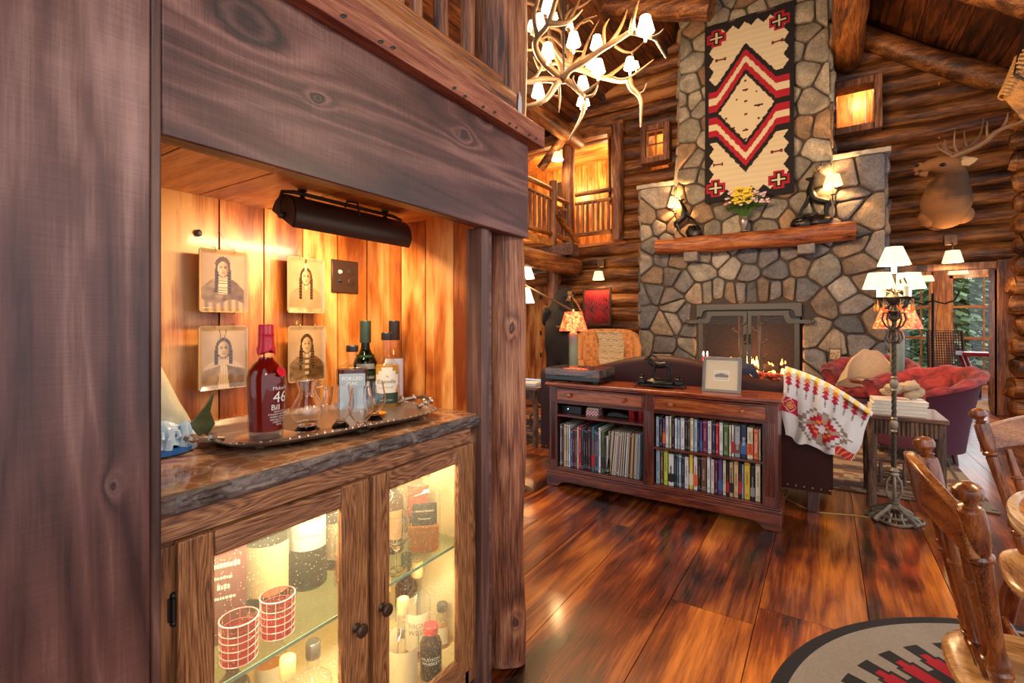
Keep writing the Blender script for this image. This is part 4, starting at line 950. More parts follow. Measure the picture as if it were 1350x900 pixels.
# ------------------------------------------------------------------ stonework
def clip(poly,n,d):
    out=[]
    for i in range(len(poly)):
        a,b=poly[i],poly[(i+1)%len(poly)]; da=a[0]*n[0]+a[1]*n[1]-d; db=b[0]*n[0]+b[1]*n[1]-d
        if da<=0: out.append(a)
        if da*db<0: t=da/(da-db); out.append((a[0]+(b[0]-a[0])*t,a[1]+(b[1]-a[1])*t))
    return out
def stones(mb,outline,seeds,gap,fn,depth,Rr,cols,ghost=(),sq=0):
    "a field of fitted stones; outline convex poly (list of half planes), fn(x,z,h)->point"
    allp=[(s,1) for s in seeds]+[(s,0) for s in ghost]
    for s in seeds:
        poly=[(-50,-50),(50,-50),(50,50),(-50,50)]
        for nrm,d in outline: poly=clip(poly,nrm,d-gap*.3)
        for o,_ in allp:
            if o is s: continue
            dx,dy=o[0]-s[0],o[1]-s[1]; L=math.hypot(dx,dy)
            if L>1.8 or L<1e-6: continue
            n=(dx/L,dy/L); mid=(s[0]+dx/2)*n[0]+(s[1]+dy/2)*n[1]; poly=clip(poly,n,mid-gap/2)
            if len(poly)<3: break
        if len(poly)<3: continue
        pts=[]
        for i in range(len(poly)):                       # resample, cut corners, roughen
            a,b=poly[i],poly[(i+1)%len(poly)]; L=math.hypot(b[0]-a[0],b[1]-a[1]); 
            if L<.015: continue
            k=max(2,int(L/.06)); c=min(.16,.03/L)
            for j in range(k): t=c+(1-2*c)*j/(k-1); pts.append((a[0]+(b[0]-a[0])*t,a[1]+(b[1]-a[1])*t))
        if len(pts)<4: continue
        cx=sum(p[0] for p in pts)/len(pts); cy=sum(p[1] for p in pts)/len(pts); n=len(pts)
        h=depth*Rr.uniform(.6,1.3); tx,ty=Rr.uniform(-.12,.12),Rr.uniform(-.12,.12)
        k=Rr.uniform(.72,1.2); c=Rr.choice(cols); mb.col=tuple(q*k for q in c); mb.off=(Rr.uniform(-9,9),Rr.uniform(-9,9),Rr.uniform(-9,9))
        sz=max(.05,math.sqrt(sum((p[0]-cx)**2+(p[1]-cy)**2 for p in pts)/n)); e=min(.35,.02/sz)
        vs=[]
        for sc,hh in ((1,-.03),(1,h*.45),(1-e*.5,h*.82),(1-e*1.3,h),(.45,h*1.03)):
            for p in pts:
                x,y=cx+(p[0]-cx)*sc,cy+(p[1]-cy)*sc; w=noise.noise(V((x*14,y*14,k*9)))
                if sc==1: x+=w*.008; y+=noise.noise(V((x*14,y*14,33)))*.008
                vs.append(fn(x,y,hh+(tx*(x-cx)+ty*(y-cy)+w*.014+.03*noise.noise(V((x*4,y*4,k*5))) if hh>0 else 0)))
        vs.append(fn(cx,cy,h*1.05)); fs=[]
        for r in range(4):
            for i in range(n): fs.append((r*n+i,r*n+(i+1)%n,(r+1)*n+(i+1)%n,(r+1)*n+i))
        for i in range(n): fs.append((4*n+i,4*n+(i+1)%n,5*n))
        mb.add(vs,fs)
def scatter(x0,x1,z0,z1,sx,sz,Rr,skip=None,j=.38):
    out=[]; z=z0+sz/2; r=0
    while z<z1:
        x=x0+(sx/2 if r%2 else 0)
        while x<x1:
            p=(x+Rr.uniform(-j,j)*sx,z+Rr.uniform(-j,j)*sz)
            if x0+.02<p[0]<x1-.02 and z0<p[1]<z1 and not(skip and skip(*p)): out.append(p)
            x+=sx
        z+=sz; r+=1
    return out
def M_rock():
    N=NT('fieldstone'); c=N.coords(); n1=N.noise(c,5,5,.65,.4); n2=N.noise(c,38,4,.7)
    at=N.n('ShaderNodeAttribute',attribute_name='Col').outputs['Vector']
    col=N.mix(1.0,N.ramp(n1,[(.3,(.55,.53,.52)),(.52,(.95,.93,.9)),(.72,(1.35,1.28,1.2))]),at,'MULTIPLY'); col=N.mix(1.0,col,N.ramp(n2,[(.35,(.68,)*3),(.65,(1.15,)*3)]),'MULTIPLY')
    b=N.bsdf(col,.75); N.bump(b,N.math('ADD',n2,N.math('MULTIPLY',n1,1.5)),.55,.012); _m['fieldstone']=N.m; return N.m
M_stone=M_rock(); M_mortar=plain('dark_mortar',hexc('4b4038'),.95,nsc=40,bump=.4)
SC=[hexc('8a8078'),hexc('99907f'),hexc('7c7672'),hexc('a08c74'),hexc('8a745e'),hexc('757274'),hexc('a59a8c'),hexc('6b6866')]
SU=[hexc('a19884'),hexc('9a8d78'),hexc('8d8471'),hexc('b0a48c'),hexc('a2815e')]
FY,CY=8.40,8.31
fp=thing('stone_fireplace','massive grey and tan fieldstone fireplace with a tall chimney breast','fireplace',(-1.04,8.8,0))
Rs=random.Random(11)
X0,X1,ZT=-2.76,.69,3.60; FX0,FX1,FZ=-1.80,-.30,1.55
def infire(x,z): return FX0-.04<x<FX1+.04 and z<FZ+.38
sd=scatter(X0,X1,-.05,ZT,.33,.275,Rs,infire)
sd=[p for p in sd if not (FX0-.2<p[0]<FX1+.2 and FZ<p[1]<FZ+.40)]
arch=[(FX0+.0+i*.165+Rs.uniform(-.02,.02),FZ+.17+Rs.uniform(-.01,.02)) for i in range(10)]
ghost=[(2*FX0-x,z) for x,z in sd if FX0-.45<x<FX0 and z<FZ]+[(2*FX1-x,z) for x,z in sd if FX1<x<FX1+.45 and z<FZ]+[(x,2*FZ-z) for x,z in arch]
m=MB(); rect=lambda a,b,c,d:[((-1,0),-a),((1,0),b),((0,-1),-c),((0,1),d)]
stones(m,rect(X0,X1,0,ZT),sd+arch,.022,lambda x,z,h:(x,FY-h,z),.05,Rs,SC,ghost)
part('lower_stonework',m,M_stone,fp,world=True,smooth=50)
m=MB(); stones(m,rect(FY,9.15,0,ZT),scatter(FY,9.2,0,ZT,.33,.28,Rs),.022,lambda y,z,h:(X0-h,y,z),.05,Rs,SC); part('side_stonework',m,M_stone,fp,world=True,smooth=50); m=MB(); stones(m,rect(FY,9.15,0,ZT),scatter(FY,9.2,0,ZT,.33,.28,Rs),.022,lambda y,z,h:(X1+h,y,z),.05,Rs,SC)
part('side_stonework',m,M_stone,fp,world=True,smooth=50)
# chimney breast, narrowing a little
CX0,CX1=-2.10,.075; ZC=2.60; TP=.07/3.4; 
def up(dx,dz): return None
L=math.hypot(1,TP)
out=[((-1/L,TP/L),(-CX0+TP*-ZT)/L*1.0),((1/L,TP/L),(CX1+TP*ZT)/L),((0,-1),-ZT+.02),((0,1),6.9)]
out[0]=((-1/L,TP/L),(-(CX0)+TP*ZT)/L); out[2]=((0,-1),-ZC)
m=MB(); stones(m,out,scatter(CX0-.02,CX1+.02,ZC,7,.32,.28,Rs),.022,lambda x,z,h:(x,CY-h,z),.05,Rs,SU); part('chimney_stonework',m,M_stone,fp,world=True,smooth=50)
for s,xx in ((-1,CX0),(1,CX1)):
    m=MB(); stones(m,rect(CY,9.15,ZC,6.6),scatter(CY,9.2,ZC,6.6,.33,.28,Rs),.022,lambda y,z,h:(xx+s*h-s*TP*(z-ZT),y,z),.04,Rs,SU); part('chimney_side_stonework',m,M_stone,fp,world=True,smooth=50)
m=MB(); m.box((X0+.01,FY,0),(FX0,9.1,ZT)); m.box((FX1,FY,0),(X1-.01,9.1,ZT)); m.box((FX0,FY,FZ),(FX1,9.1,ZT)); m.box((FX0,8.95,0),(FX1,9.1,FZ)); m.box((FX0,FY,0),(FX1,9.1,.2))
m.add([(CX0+.01,CY,ZC),(CX1-.01,CY,ZC),(CX1-.01,9.1,ZC),(CX0+.01,9.1,ZC),(CX0+.08,CY,6.9),(CX1-.08,CY,6.9),(CX1-.08,9.1,6.9),(CX0+.08,9.1,6.9)],[(3,2,1,0),(4,5,6,7),(0,1,5,4),(1,2,6,5),(2,3,7,6),(3,0,4,7)])
part('mortar_core',m,M_mortar,fp,world=True,smooth=0)
M_ledgestone=plain('pale_ledge_stone',hexc('b9ad98'),.8,nsc=15,amt=.2,bump=.4)
for a,b,l in ((X0-.05,CX0+.0,'left'),(CX1-.0,X1+.06,'right')):
    m=MB(); Rk=random.Random(3); n=14
    pl_=[(a+(b-a)*i/n,FY-.06+Rk.uniform(-.015,.015)) for i in range(n+1)]+[(b,9.05),(a,9.05)]; m.prism(pl_,ZT,ZT+.07,'xy'); part('ledge_slab',m,M_ledgestone,fp,world=True,bevel=.012)
m=MB(); m.box((-2.7,7.75,0),(.6,8.36,.34)); part('hearth_slab',m,M_ledgestone,fp,world=True,bevel=.02)
m=MB(); m.box((FX0+.01,FY+.04,.2),(FX0+.03,8.95,FZ)); m.box((FX1-.03,FY+.04,.2),(FX1-.01,8.95,FZ)); m.box((FX0,8.9,.2),(FX1,8.94,FZ)); m.box((FX0,FY+.05,FZ-.02),(FX1,8.95,FZ)); part('firebox_lining',m,plain('sooty_brick',hexc('2a1812'),.9,nsc=12),fp,world=True)
# steel surround: lintel plate with stepped ends and two screen doors
def sx(p): return P(p,430,y=FY-.07).x
m=MB(); zt,zb=1.545,1.36
xa,xb=sx(918.5),sx(1057)
m.prism([(xa,zt),(xb,zt),(xb,zb-.02),(xb-.08,zb-.02),(xb-.10,zb+.06),(xb-.15,zb+.09),(xa+.15,zb+.09),(xa+.10,zb+.06),(xa+.08,zb-.02),(xa,zb-.02)][::-1],FY-.09,FY-.05,'xz'); part('lintel_plate',m,M_steel,fp,world=True,bevel=.004)
m=MB(); m.box((xa+.02,FY-.048,1.22),(xb-.02,FY-.035,zt-.02)); part('dark_gap_plate',m,M_black,fp,world=True)  # black plate standing in for the shade between lintel and screen doors
xm=(sx(985.5)); da,db=sx(921),sx(1054)
M_mesh=None
def meshmat():
    N=NT('fire_screen_mesh'); tr=N.n('ShaderNodeBsdfTransparent'); pr=N.n('ShaderNodeBsdfPrincipled'); pr.inputs['Base Color'].default_value=(.05,.032,.026,1); pr.inputs['Roughness'].default_value=.5
    mx=N.n('ShaderNodeMixShader'); mx.inputs[0].default_value=.5; N.l(tr.outputs[0],mx.inputs[1]); N.l(pr.outputs[0],mx.inputs[2]); N.l(mx.outputs[0],N.out.inputs[0]); return N.m
M_mesh=meshmat()
for s,(x0,x1) in ((1,(da,xm-.006)),(-1,(xm+.006,db))):
    dr=bpy.data.objects.new('screen_door',None); LINK(dr); dr.parent=fp; dr.location=(x0+1.04,FY-8.86,.36)
    o0,o1=(x0,x1) if s>0 else (x1,x0); f=.065*s; Zt=1.395; zz=.36
    m=MB()
    outer=[(o0,zz),(o1,zz),(o1,Zt+.03),(o0+2.2*f,Zt+.03),(o0+1.9*f,Zt-.06),(o0+1.4*f,Zt-.09),(o0,Zt-.09)]
    inner=[(o0+f,zz+.07),(o1-f*.8,zz+.07),(o1-f*.8,Zt-.04),(o0+3.2*f,Zt-.04),(o0+2.7*f,Zt-.13),(o0+2.2*f,Zt-.16),(o0+f,Zt-.16)]
    vs=[(p[0],FY-.10,p[1]) for p in outer]+[(p[0],FY-.10,p[1]) for p in inner]+[(p[0],FY-.07,p[1]) for p in outer]+[(p[0],FY-.07,p[1]) for p in inner]; n=7; fs=[]
    for k in range(n):
        j=(k+1)%n; fs+=[(k,j,n+j,n+k),(2*n+k,3*n+k,3*n+j,2*n+j),(k,2*n+k,2*n+j,j),(n+k,n+j,3*n+j,3*n+k)]
    m.add(vs,fs); part('door_frame',m,M_steel,dr,world=True,smooth=0)
    m=MB(); m.add([(p[0],FY-.085,p[1]) for p in inner],[tuple(range(7))]); part('mesh_screen',m,M_mesh,dr,world=True,smooth=0)
    m=MB(); hx=o1-f*.4; m.tube([(hx,FY-.10,.92),(hx,FY-.14,.93),(hx,FY-.14,1.05),(hx,FY-.10,1.06)],.012,8); part('door_handle',m,M_black,dr,world=True)
    m=MB(); z=1.235; e=o0-.17*s; m.box((min(e,o0+.05*s),FY-.125,z),(max(e,o0+.05*s),FY-.10,z+.055)); m.ball((e,FY-.115,z+.03),(.03,.025,.045),10,8); part('strap_hinge',m,M_steel,dr,world=True)
# fire
fr=thing('log_fire','orange log fire burning on an iron grate behind the mesh screen','fire',(-1.0,8.65,.2))
for k,(x,z,a,r) in enumerate(((-1.15,.36,.1,.09),(-.85,.38,-.15,.08),(-1.0,.52,.05,.075),(-.72,.5,.3,.07))):
    m=MB(); m.log((x-.38*math.cos(a),8.64+.06*(k%2),z),(x+.38*math.cos(a),8.66,z+.2*math.sin(a)),r,seed=k+90); part('firewood_log',m,plain('charred_wood',hexc('2b1a12'),.9,nsc=20,amt=.5,bump=.6),fr,world=True)
M_flame=lit('flame',(1,.33,.05),14); M_flamey=lit('flame_core',(1,.6,.2),30)
Rf=random.Random(21)
for k in range(16):
    x=Rf.uniform(-1.4,-.55); h=Rf.uniform(.12,.30)*(1.7 if abs(x+.98)<.12 else 1); m=MB(); b=V((x,8.60+Rf.uniform(-.03,.05),.40)); 
    m.tube([b,b+V((.02*math.sin(k),0,h*.35)),b+V((-.03*math.sin(k*2),0,h*.7)),b+V((.02*math.cos(k),0,h))],[.028,.036,.02,.003],8,flat=.7); part('flame_tongue',m,M_flamey if k%4==0 else M_flame,fr,world=True)
m=MB()
for x in (-1.5,-1.25,-1,-.75,-.5): m.tube([(x,8.45,.27),(x,8.8,.27)],.012,6)
m.tube([(-1.55,8.46,.27),(-.45,8.46,.27)],.014,6); m.tube([(-1.55,8.46,.2),(-1.55,8.44,.5)],.014,6); m.tube([(-.45,8.46,.2),(-.45,8.44,.5)],.014,6); part('iron_grate',m,M_iron,fr,world=True)
lamp('fire_glow',(-1.0,8.5,.62),45,(1,.42,.12),.12)
# mantel log and corbels
a,b=P(866,325,y=8.2),P(1128,304,y=8.2)
mt=MB(); c=V(((a.x+b.x)/2,8.2,2.53)); mt.log((a.x-c.x,0,0),(b.x-c.x,0,0),.145,seed=4,seg=26,wob=.25,bend=.03,rings=26); mt.v=[V((p.x,p.y,min(p.z,.112+.006*noise.noise(p*9)))) for p in mt.v]
mantel=single('mantel_log',mt,M_mantel,'huge peeled log mantel shelf across the stone fireplace','mantel',loc=c,smooth=50); MZ=2.53+.112
for px,py,w in ((912,338,.11),(1063,325,.11)):
    q=P(px,py,y=8.27); m=MB(); Rr=random.Random(int(px)); m.col=SC[0]; m.box((-w,-.12,-.085),(w,.14,.085)); part('corbel_stone',m,M_stone,fp,bevel=.02).location=(q.x+1.04,8.28-8.8,2.335)
# ------------------------------------------------------------------ woven wall hanging
CRm=hexc('e3cfa4'); BKm=hexc('1c1513'); RDm=hexc('b0162a')
def tri(x,p): x=x/p; return abs((x-math.floor(x))*2-1)
def navajo(u,v):
    v=1-v; uq=(math.floor(u*96)+.5)/96; vq=(math.floor(v*200)+.5)/200
    for cx,cy in ((.14,.083),(.845,.083),(.13,.922),(.84,.922)):
        dx,dy=abs(u-cx),abs(v-cy)*2.28
        def plus(a,w): return (dx<a and dy<w) or (dy<a and dx<w)
        if plus(.072,.012): return CRm
        if plus(.088,.032): return BKm
        if plus(.112,.056): return RDm
    s=min(abs(uq-.48),.34); d=abs(vq-.505)+.57*s
    if abs(u-.5)<.45 or True:
        inside=.045<u<.955
        if d<.181: 
            if s<.32:
                for (sx_,sy_,l) in ((.48,.36,.014),(.48,.41,.03),(.38,.45,.014),(.48,.47,.016),(.60,.43,.012),(.62,.505,.05),(.25,.54,.014),(.48,.54,.016),(.62,.575,.012),(.34,.6,.012),(.48,.625,.03),(.48,.675,.014)):
                    if abs(u-sx_)<l and abs(v-sy_)<.0035+(.003 if abs(u-sx_)<l*.3 else 0): return hexc('4a1a18')
                return CRm
        if d<.208: return BKm
        if inside:
            if d<.247: return RDm
            if d<.283: return CRm
            if d<.318: return RDm
        if d<.352: return BKm
    e=min(u,1-u); vy=min(v,1-v)
    ez=.055+.055*tri(v+.02,.072)*(1 if .15<vy<.36 else 1)
    tz=.035+.030*tri(u+.02,.14)
    if e<ez or vy<tz: return BKm
    for sx_,sy_ in ((.19,.21),(.83,.19),(.16,.79),(.82,.77)):
        if abs(u-sx_)<.055 and abs(v-sy_-.06*(u-sx_)*0)<.004: return hexc('7a2a22')
        if abs(abs(u-sx_)-.05)<.012 and abs(v-sy_)<.009: return hexc('5a1a1a')
    if min(abs(u-.06),abs(u-.94))+0*v<.30 and (min(u,1-u)+vy*1.5)<.26 and vy<.15 : return BKm if min(u,1-u)+vy*1.7<.235 else CRm
    g=.97+.04*math.sin(v*210); return tuple(c*g for c in CRm)
xa,xb=P(930,150,y=8.22).x,P(1047,150,y=8.22).x; zt,zb=P(930,38,y=8.22).z,P(930,269,y=8.22).z
m=MB(); m.grid(lambda u,v:(xa+(xb-xa)*u-(xa+xb)/2,-.02*math.sin(u*PI*5)*.4-.012*math.sin(v*9+u*3),zb+(zt-zb)*v-(zt+zb)/2),110,230,navajo,thick=-.012)
wh=thing('wall_hanging','cream woven wall hanging with red and black stepped diamond on the chimney','wall hanging',((xa+xb)/2,8.20,(zt+zb)/2)); part('woven_panel',m,M_cloth,wh,smooth=60)
m=MB(); m.box((xa-(xa+xb)/2,.0,(zt-zb)/2-.03),(xb-(xa+xb)/2,.05,(zt-zb)/2-.005)); part('hanging_rod',m,M_dark,wh)
# ------------------------------------------------------------------ wall lamps on the stone
def conic(mb,r0,r1,h,z,seg=22,pleat=0,o=(0,0)):
    vs=[];fs=[]; n=seg*(2 if pleat else 1)
    for (r,zz) in ((r0,z),(r1,z+h),(r1-.004,z+h),(r0-.004,z)):
        for k in range(n):
            a=2*PI*k/n; q=r*(1+(pleat if k%2 else 0)); vs.append((o[0]+q*math.cos(a),o[1]+q*math.sin(a),zz))
    for i in range(3):
        for k in range(n): fs.append((i*n+k,i*n+(k+1)%n,(i+1)*n+(k+1)%n,(i+1)*n+k))
    mb.add(vs,fs)
M_pleat=lit('pleated_amber_shade',(1,.52,.13),3.2,base=hexc('d9a850'))
def sconce(px,py,label,zoff=0):
    q=P(px,py,y=8.2); t=thing('wall_sconce',label,'wall lamp',(q.x,8.2,q.z),0,'candle wall lamps on the fireplace')
    m=MB(); conic(m,.115,.075,.15,-.07,26,.03); part('lamp_shade',m,M_pleat,t,smooth=20)
    m=MB(); m.lathe([(.01,-.2),(.012,-.19),(.022,-.13),(.014,-.12),(.014,-.02)],14); part('candle_sleeve',m,M_cream,t)
    m=MB(); m.tube([(0,.0,-.2),(0,.03,-.25),(0,.09,-.27),(0,.14,-.24)],.009,8); m.lathe([(.03,-.205),(.032,-.195),(.01,-.19)],14); part('arm',m,M_iron,t)
    m=MB(); m.box((-.04,.13,-.33),(.04,.15,-.14)); part('back_plate',m,M_iron,t,bevel=.01)
    lamp('sconce_bulb',(q.x,8.2,q.z),SCON,(1,.58,.22),.03); return t
sconce(890,266,'amber shaded candle lamp on the stone left of the mantel flowers'); sconce(1098,238,'amber shaded candle lamp on the stone at the right end of the mantel')
# mantel ornaments
M_bronzestat=plain('dark_bronze_cast',hexc('2a2622'),.35,.7,nsc=40,amt=.5,bump=.3)
def deer(mb,s,face=1,rear=0,ant=1):
    "standing stag: body along x"
    f=face; T=lambda x,z,y=0:(f*x*s,y*s,z*s)
    mb.tube([T(-.16,.30),T(-.13,.33),T(-.05,.325),T(.05,.33),T(.13,.36+rear*.3),T(.17,.42+rear*.4),T(.19,.50+rear*.5),T(.205,.545+rear*.5)],[.03*s,.055*s,.058*s,.06*s,.065*s,.045*s,.03*s,.026*s],10)
    mb.tube([T(.195,.545+rear*.5),T(.23,.55+rear*.5),T(.285,.53+rear*.5)],[.03*s,.027*s,.013*s],8)
    for x,y,k in ((-.14,.03,-1),(-.12,-.03,-1),(.12,.03,1),(.14,-.03,1)):
        if k<0: mb.tube([T(x,.30,y),T(x-.02,.2,y),T(x-.05,.14,y),T(x-.03,.0,y)],[.035*s,.022*s,.013*s,.011*s],7)
        else: mb.tube([T(x,.33+rear*.2,y),T(x+.01,.2+rear*.2,y),T(x+.02+rear*.1,.1+rear*.3,y),T(x+.02,.0+rear*.2,y)],[.03*s,.018*s,.012*s,.010*s],7)
    for sy in (-1,1):
        mb.tube([T(.195,.565+rear*.5,sy*.02),T(.18,.585+rear*.5,sy*.05)],[.012*s,.004*s],5)
        if ant:
            b=.57+rear*.5; mb.tube([T(.21,b,sy*.012),T(.19,b+.09,sy*.05),T(.16,b+.17,sy*.08),T(.18,b+.24,sy*.06)],[.009*s,.008*s,.007*s,.003*s],6)
            for q in (.05,.12,.17): mb.tube([T(.2-q*.2,b+q,sy*(.03+q*.25)),T(.25-q*.15,b+q+.05,sy*(.03+q*.3))],[.006*s,.002*s],5)
    mb.tube([T(-.165,.32),T(-.19,.28)],[.014*s,.006*s],6)
def rocky(mb,w,d,h,seed,seg=20):
    for k in range(7):
        Rr=random.Random(seed+k); mb.ball((Rr.uniform(-w,w)*.55,Rr.uniform(-d,d)*.4,h*.35),(w*.5,d*.6,h*Rr.uniform(.5,.8)),10,7,.5,seed+k)
    mb.v=[V((p.x,p.y,max(p.z,0))) if mb.M is None else p for p in mb.v]
q=P(912,308,y=8.15)
t=thing('stag_statue','dark bronze stag standing upright on rocks at the left end of the mantel','statue',(q.x+.03,8.13,MZ),0)
m=MB(); rocky(m,.15,.08,.16,5); part('rocky_base',m,M_bronzestat,t)
m=MB(M=Matrix.Translation((-.02,0,.08))@Matrix.Rotation(math.radians(-38),4,'Y')); deer(m,.85,1,.12); part('stag',m,M_bronzestat,t)
q=P(1072,290,y=8.15)
t=thing('stag_statue','dark bronze stag climbing a rock at the right end of the mantel','statue',(q.x-.05,8.17,MZ),0)
m=MB(); rocky(m,.26,.09,.14,15); part('rocky_base',m,M_bronzestat,t)
m=MB(M=Matrix.Translation((.0,0,.07))@Matrix.Rotation(math.radians(22),4,'Y')); deer(m,.95,-1,.1); part('stag',m,M_bronzestat,t)
q=P(981,300,y=8.15)
t=thing('flower_vase','silver vase of yellow lilies and pale pink blossoms on the mantel','vase of flowers',(q.x,8.10,MZ))
m=MB(); m.lathe([(.05,0),(.052,.01),(.03,.03),(.04,.06),(.065,.12),(.07,.17),(.06,.19),(.07,.215),(.066,.215),(.055,.19),(0,.18)],24); part('vase',m,M_silver,t)
Rv=random.Random(9); st=MB(); lf=MB(); lf.col=(1,1,1); fl=[MB(),MB(),MB()]
M_green=plain('stem_green',hexc('4c6a2c'),.6,nsc=20,amt=.4)
for k in range(120):
    a=Rv.uniform(0,2*PI); sp=Rv.random()**.6; h=.10+.36*math.sqrt(1-.8*sp*sp)*Rv.uniform(.35,1.05); e=V((sp*.34*math.cos(a),sp*.09*math.sin(a)-.03,.2+h*1.0))
    st.tube([(0,0,.17),V((e.x*.4,e.y*.4,.17+(e.z-.17)*.7)),e],.0035,4)
    for j in range(6):
        q0=V((e.x*.7,e.y*.7,.17+(e.z-.17)*.8)); d=V((Rv.uniform(-1,1),Rv.uniform(-1,1),Rv.uniform(-.3,.8)))*.075; w=V((-d.y,d.x,0)).normalized()*.012; lf.add([q0,q0+d*.5+w,q0+d,q0+d*.5-w],[(0,1,2,3)])
    kind=0 if (e.z>.40 and -.14<e.x<.10) else (1 if e.x>-.08 else 2)
    if kind==2 and Rv.random()<.45: kind=1
    if kind==2 and k%3: continue
    for j in range(6 if kind==0 else 5):
        b=2*PI*j/6; L=.058 if kind==0 else .03; d=V((math.cos(b)*L,math.sin(b)*L*.6-.02,L*.5*math.sin(b)+.02)); w=V((-math.sin(b),0,math.cos(b)))*L*.32
        fl[kind].add([e,e+d*.5+w,e+d,e+d*.5-w],[(0,1,2,3)])
part('stems',st,M_green,t,smooth=0); part('leaves',lf,M_green,t,smooth=0)
for i,(c,n_) in enumerate(((hexc('e9c93a'),'yellow_lilies'),(hexc('e8c3c0'),'pink_blossoms'),(hexc('c4453a'),'red_blossoms'))): part(n_,fl[i],plain(n_+'_petal',c,.6),t,smooth=0)
# hanging plaque right of the firebox
q=P(1101,467,y=8.3); t=thing('stone_plaque','small tan picture tile hanging by wires right of the firebox','plaque',(q.x,8.31,q.z))
m=MB(); m.box((-.075,-.012,-.085),(.075,.012,.085)); part('frame',m,M_steel,t,bevel=.004)
m=MB(); m.grid(lambda u,v:(-.06+.12*u,-.0135,-.07+.14*v),16,18,lambda u,v:(hexc('c9a878') if noise.noise(V((u*6,v*6,3)))>-.05 or v>.75 else hexc('93714a'))); part('picture_tile',m,M_print,t)
m=MB(); m.tube([(-.07,0,.085),(-.03,.0,.40)],.003,5); part('wire',m,M_steel,t); m=MB(); m.tube([(.07,0,.085),(.05,.0,.40)],.003,5); part('wire',m,M_steel,t)
# ------------------------------------------------------------------ antler chandelier
M_antler=plain('antler',hexc('654b30'),.45,nsc=14,amt=.35,bump=.3)
HUBD=4.35
def cpx(x,y): return (690+x/5.625,y/5.625)      # crop pixels -> frame pixels
ch=thing('antler_chandelier','large elk antler chandelier with many small lit shades','chandelier',P(740,95,d=HUBD))
def antl(pts,r0,r1,dd,dd1=None):
    n=len(pts); dd1=dd if dd1 is None else dd1; w=[]
    for i,(x,y) in enumerate(pts): a,b=cpx(x,y); w.append(P(a,b,d=HUBD+dd+(dd1-dd)*i/(n-1)))
    sm=[]
    for i in range(n-1):                                                   # smooth through the points
        p0,p1,p2,p3=w[max(i-1,0)],w[i],w[i+1],w[min(i+2,n-1)]
        for j in range(4):
            t=j/4; sm.append(.5*((2*p1)+(p2-p0)*t+(2*p0-5*p1+4*p2-p3)*t*t+(3*p1-p0-3*p2+p3)*t**3))
    sm.append(w[-1]); k=len(sm); return sm,[r0+(r1-r0)*(i/(k-1))**1.3 for i in range(k)]
SETS=[ # beam, tines: (points,r0,r1,depth0,depth1)
 [([(300,600),(340,520),(450,460),(560,380),(640,330),(740,270),(800,240),(900,268),(970,290),(1010,350),(1060,432)],.030,.006,-.05,-.9),([(640,327),(700,240),(745,150),(772,68)],.020,.004,-.3,-.25),([(602,352),(598,230),(612,180),(638,140)],.015,.003,-.3,-.3),([(795,245),(812,140),(855,8)],.02,.005,-.6,-.6),([(820,235),(822,140),(850,50)],.014,.003,-.6,-.5),([(955,280),(1000,258),(1042,214)],.014,.003,-.75,-.8)],
 [([(300,480),(440,520),(590,578),(680,530),(755,468)],.028,.012,.0,.2),([(590,578),(700,600),(785,600)],.024,.02,.05,-.1),([(755,468),(800,430),(815,395)],.012,.005,.2,.3)],
 [([(680,340),(740,378),(800,385),(850,350),(897,305)],.018,.003,.3,.3),([(800,385),(815,420)],.01,.006,.3,.3)],
 [([(665,575),(720,588),(790,570),(870,515),(965,443)],.014,.005,-.15,-.2),([(785,590),(800,650),(850,700),(875,760),(872,860),(872,945)],.030,.007,-.15,-.3),([(850,695),(890,680),(915,618)],.016,.004,-.2,-.25)],
 [([(330,600),(420,680),(452,740),(440,840),(405,920),(335,1040)],.028,.006,-.1,-.5),([(445,690),(520,640),(568,600)],.014,.004,-.3,-.35),([(455,720),(520,700),(553,632)],.014,.004,-.3,-.3),([(425,690),(370,600),(375,560)],.013,.004,-.2,-.2)],
 [([(285,580),(160,470),(100,380),(92,290),(180,180),(240,0),(260,-80)],.032,.016,-.05,-.7),([(100,270),(80,120),(110,0),(120,-60)],.02,.012,-.4,-.7),([(185,175),(300,172),(380,130),(438,70)],.024,.004,-.5,-.5)],
 [([(270,600),(150,588),(30,608),(-60,600)],.028,.018,-.05,-.4)],
 [([(250,610),(180,720),(110,765),(20,785),(-60,770)],.026,.014,-.1,-.3)],
 [([(262,620),(272,720),(263,832)],.013,.003,.0,.05),([(190,690),(240,715),(268,705)],.012,.01,.0,.0)],
 [([(350,500),(280,430),(235,360),(212,290)],.028,.008,.1,.15),([(330,490),(230,470),(130,520),(75,420)],.02,.005,.2,.3)],
 [([(430,455),(470,330),(510,240),(562,150)],.016,.003,.1,.1),([(380,220),(450,150),(545,115)],.016,.004,.25,.3),([(440,170),(490,150),(520,180)],.012,.003,.25,.3)],
 [([(290,560),(250,430),(120,280),(30,200),(-50,150)],.025,.012,.15,.4),([(140,480),(100,560),(45,590)],.015,.004,.1,.1)],
 [([(300,560),(340,420),(280,330),(190,270),(120,300)],.024,.006,.2,.35),([(200,200),(280,240),(300,360),(440,380)],.02,.005,.3,.3)],
 [([(320,540),(360,400),(345,250),(300,150),(260,40),(280,-60)],.022,.01,.3,.5),([(300,150),(350,80),(440,40),(520,-20)],.02,.006,.4,.45),([(345,140),(390,60),(430,-40)],.018,.006,.4,.4)],
 [([(310,560),(220,380),(190,240),(210,120),(170,20),(130,-60)],.022,.01,.35,.5),([(60,240),(110,300),(60,370),(-20,350)],.018,.006,.3,.35),([(25,20),(90,40),(170,130)],.02,.012,.4,.3)],
 [([(320,560),(400,440),(500,400),(560,330)],.018,.006,.3,.4),([(330,40),(330,120),(370,180)],.014,.006,.45,.4)],
]
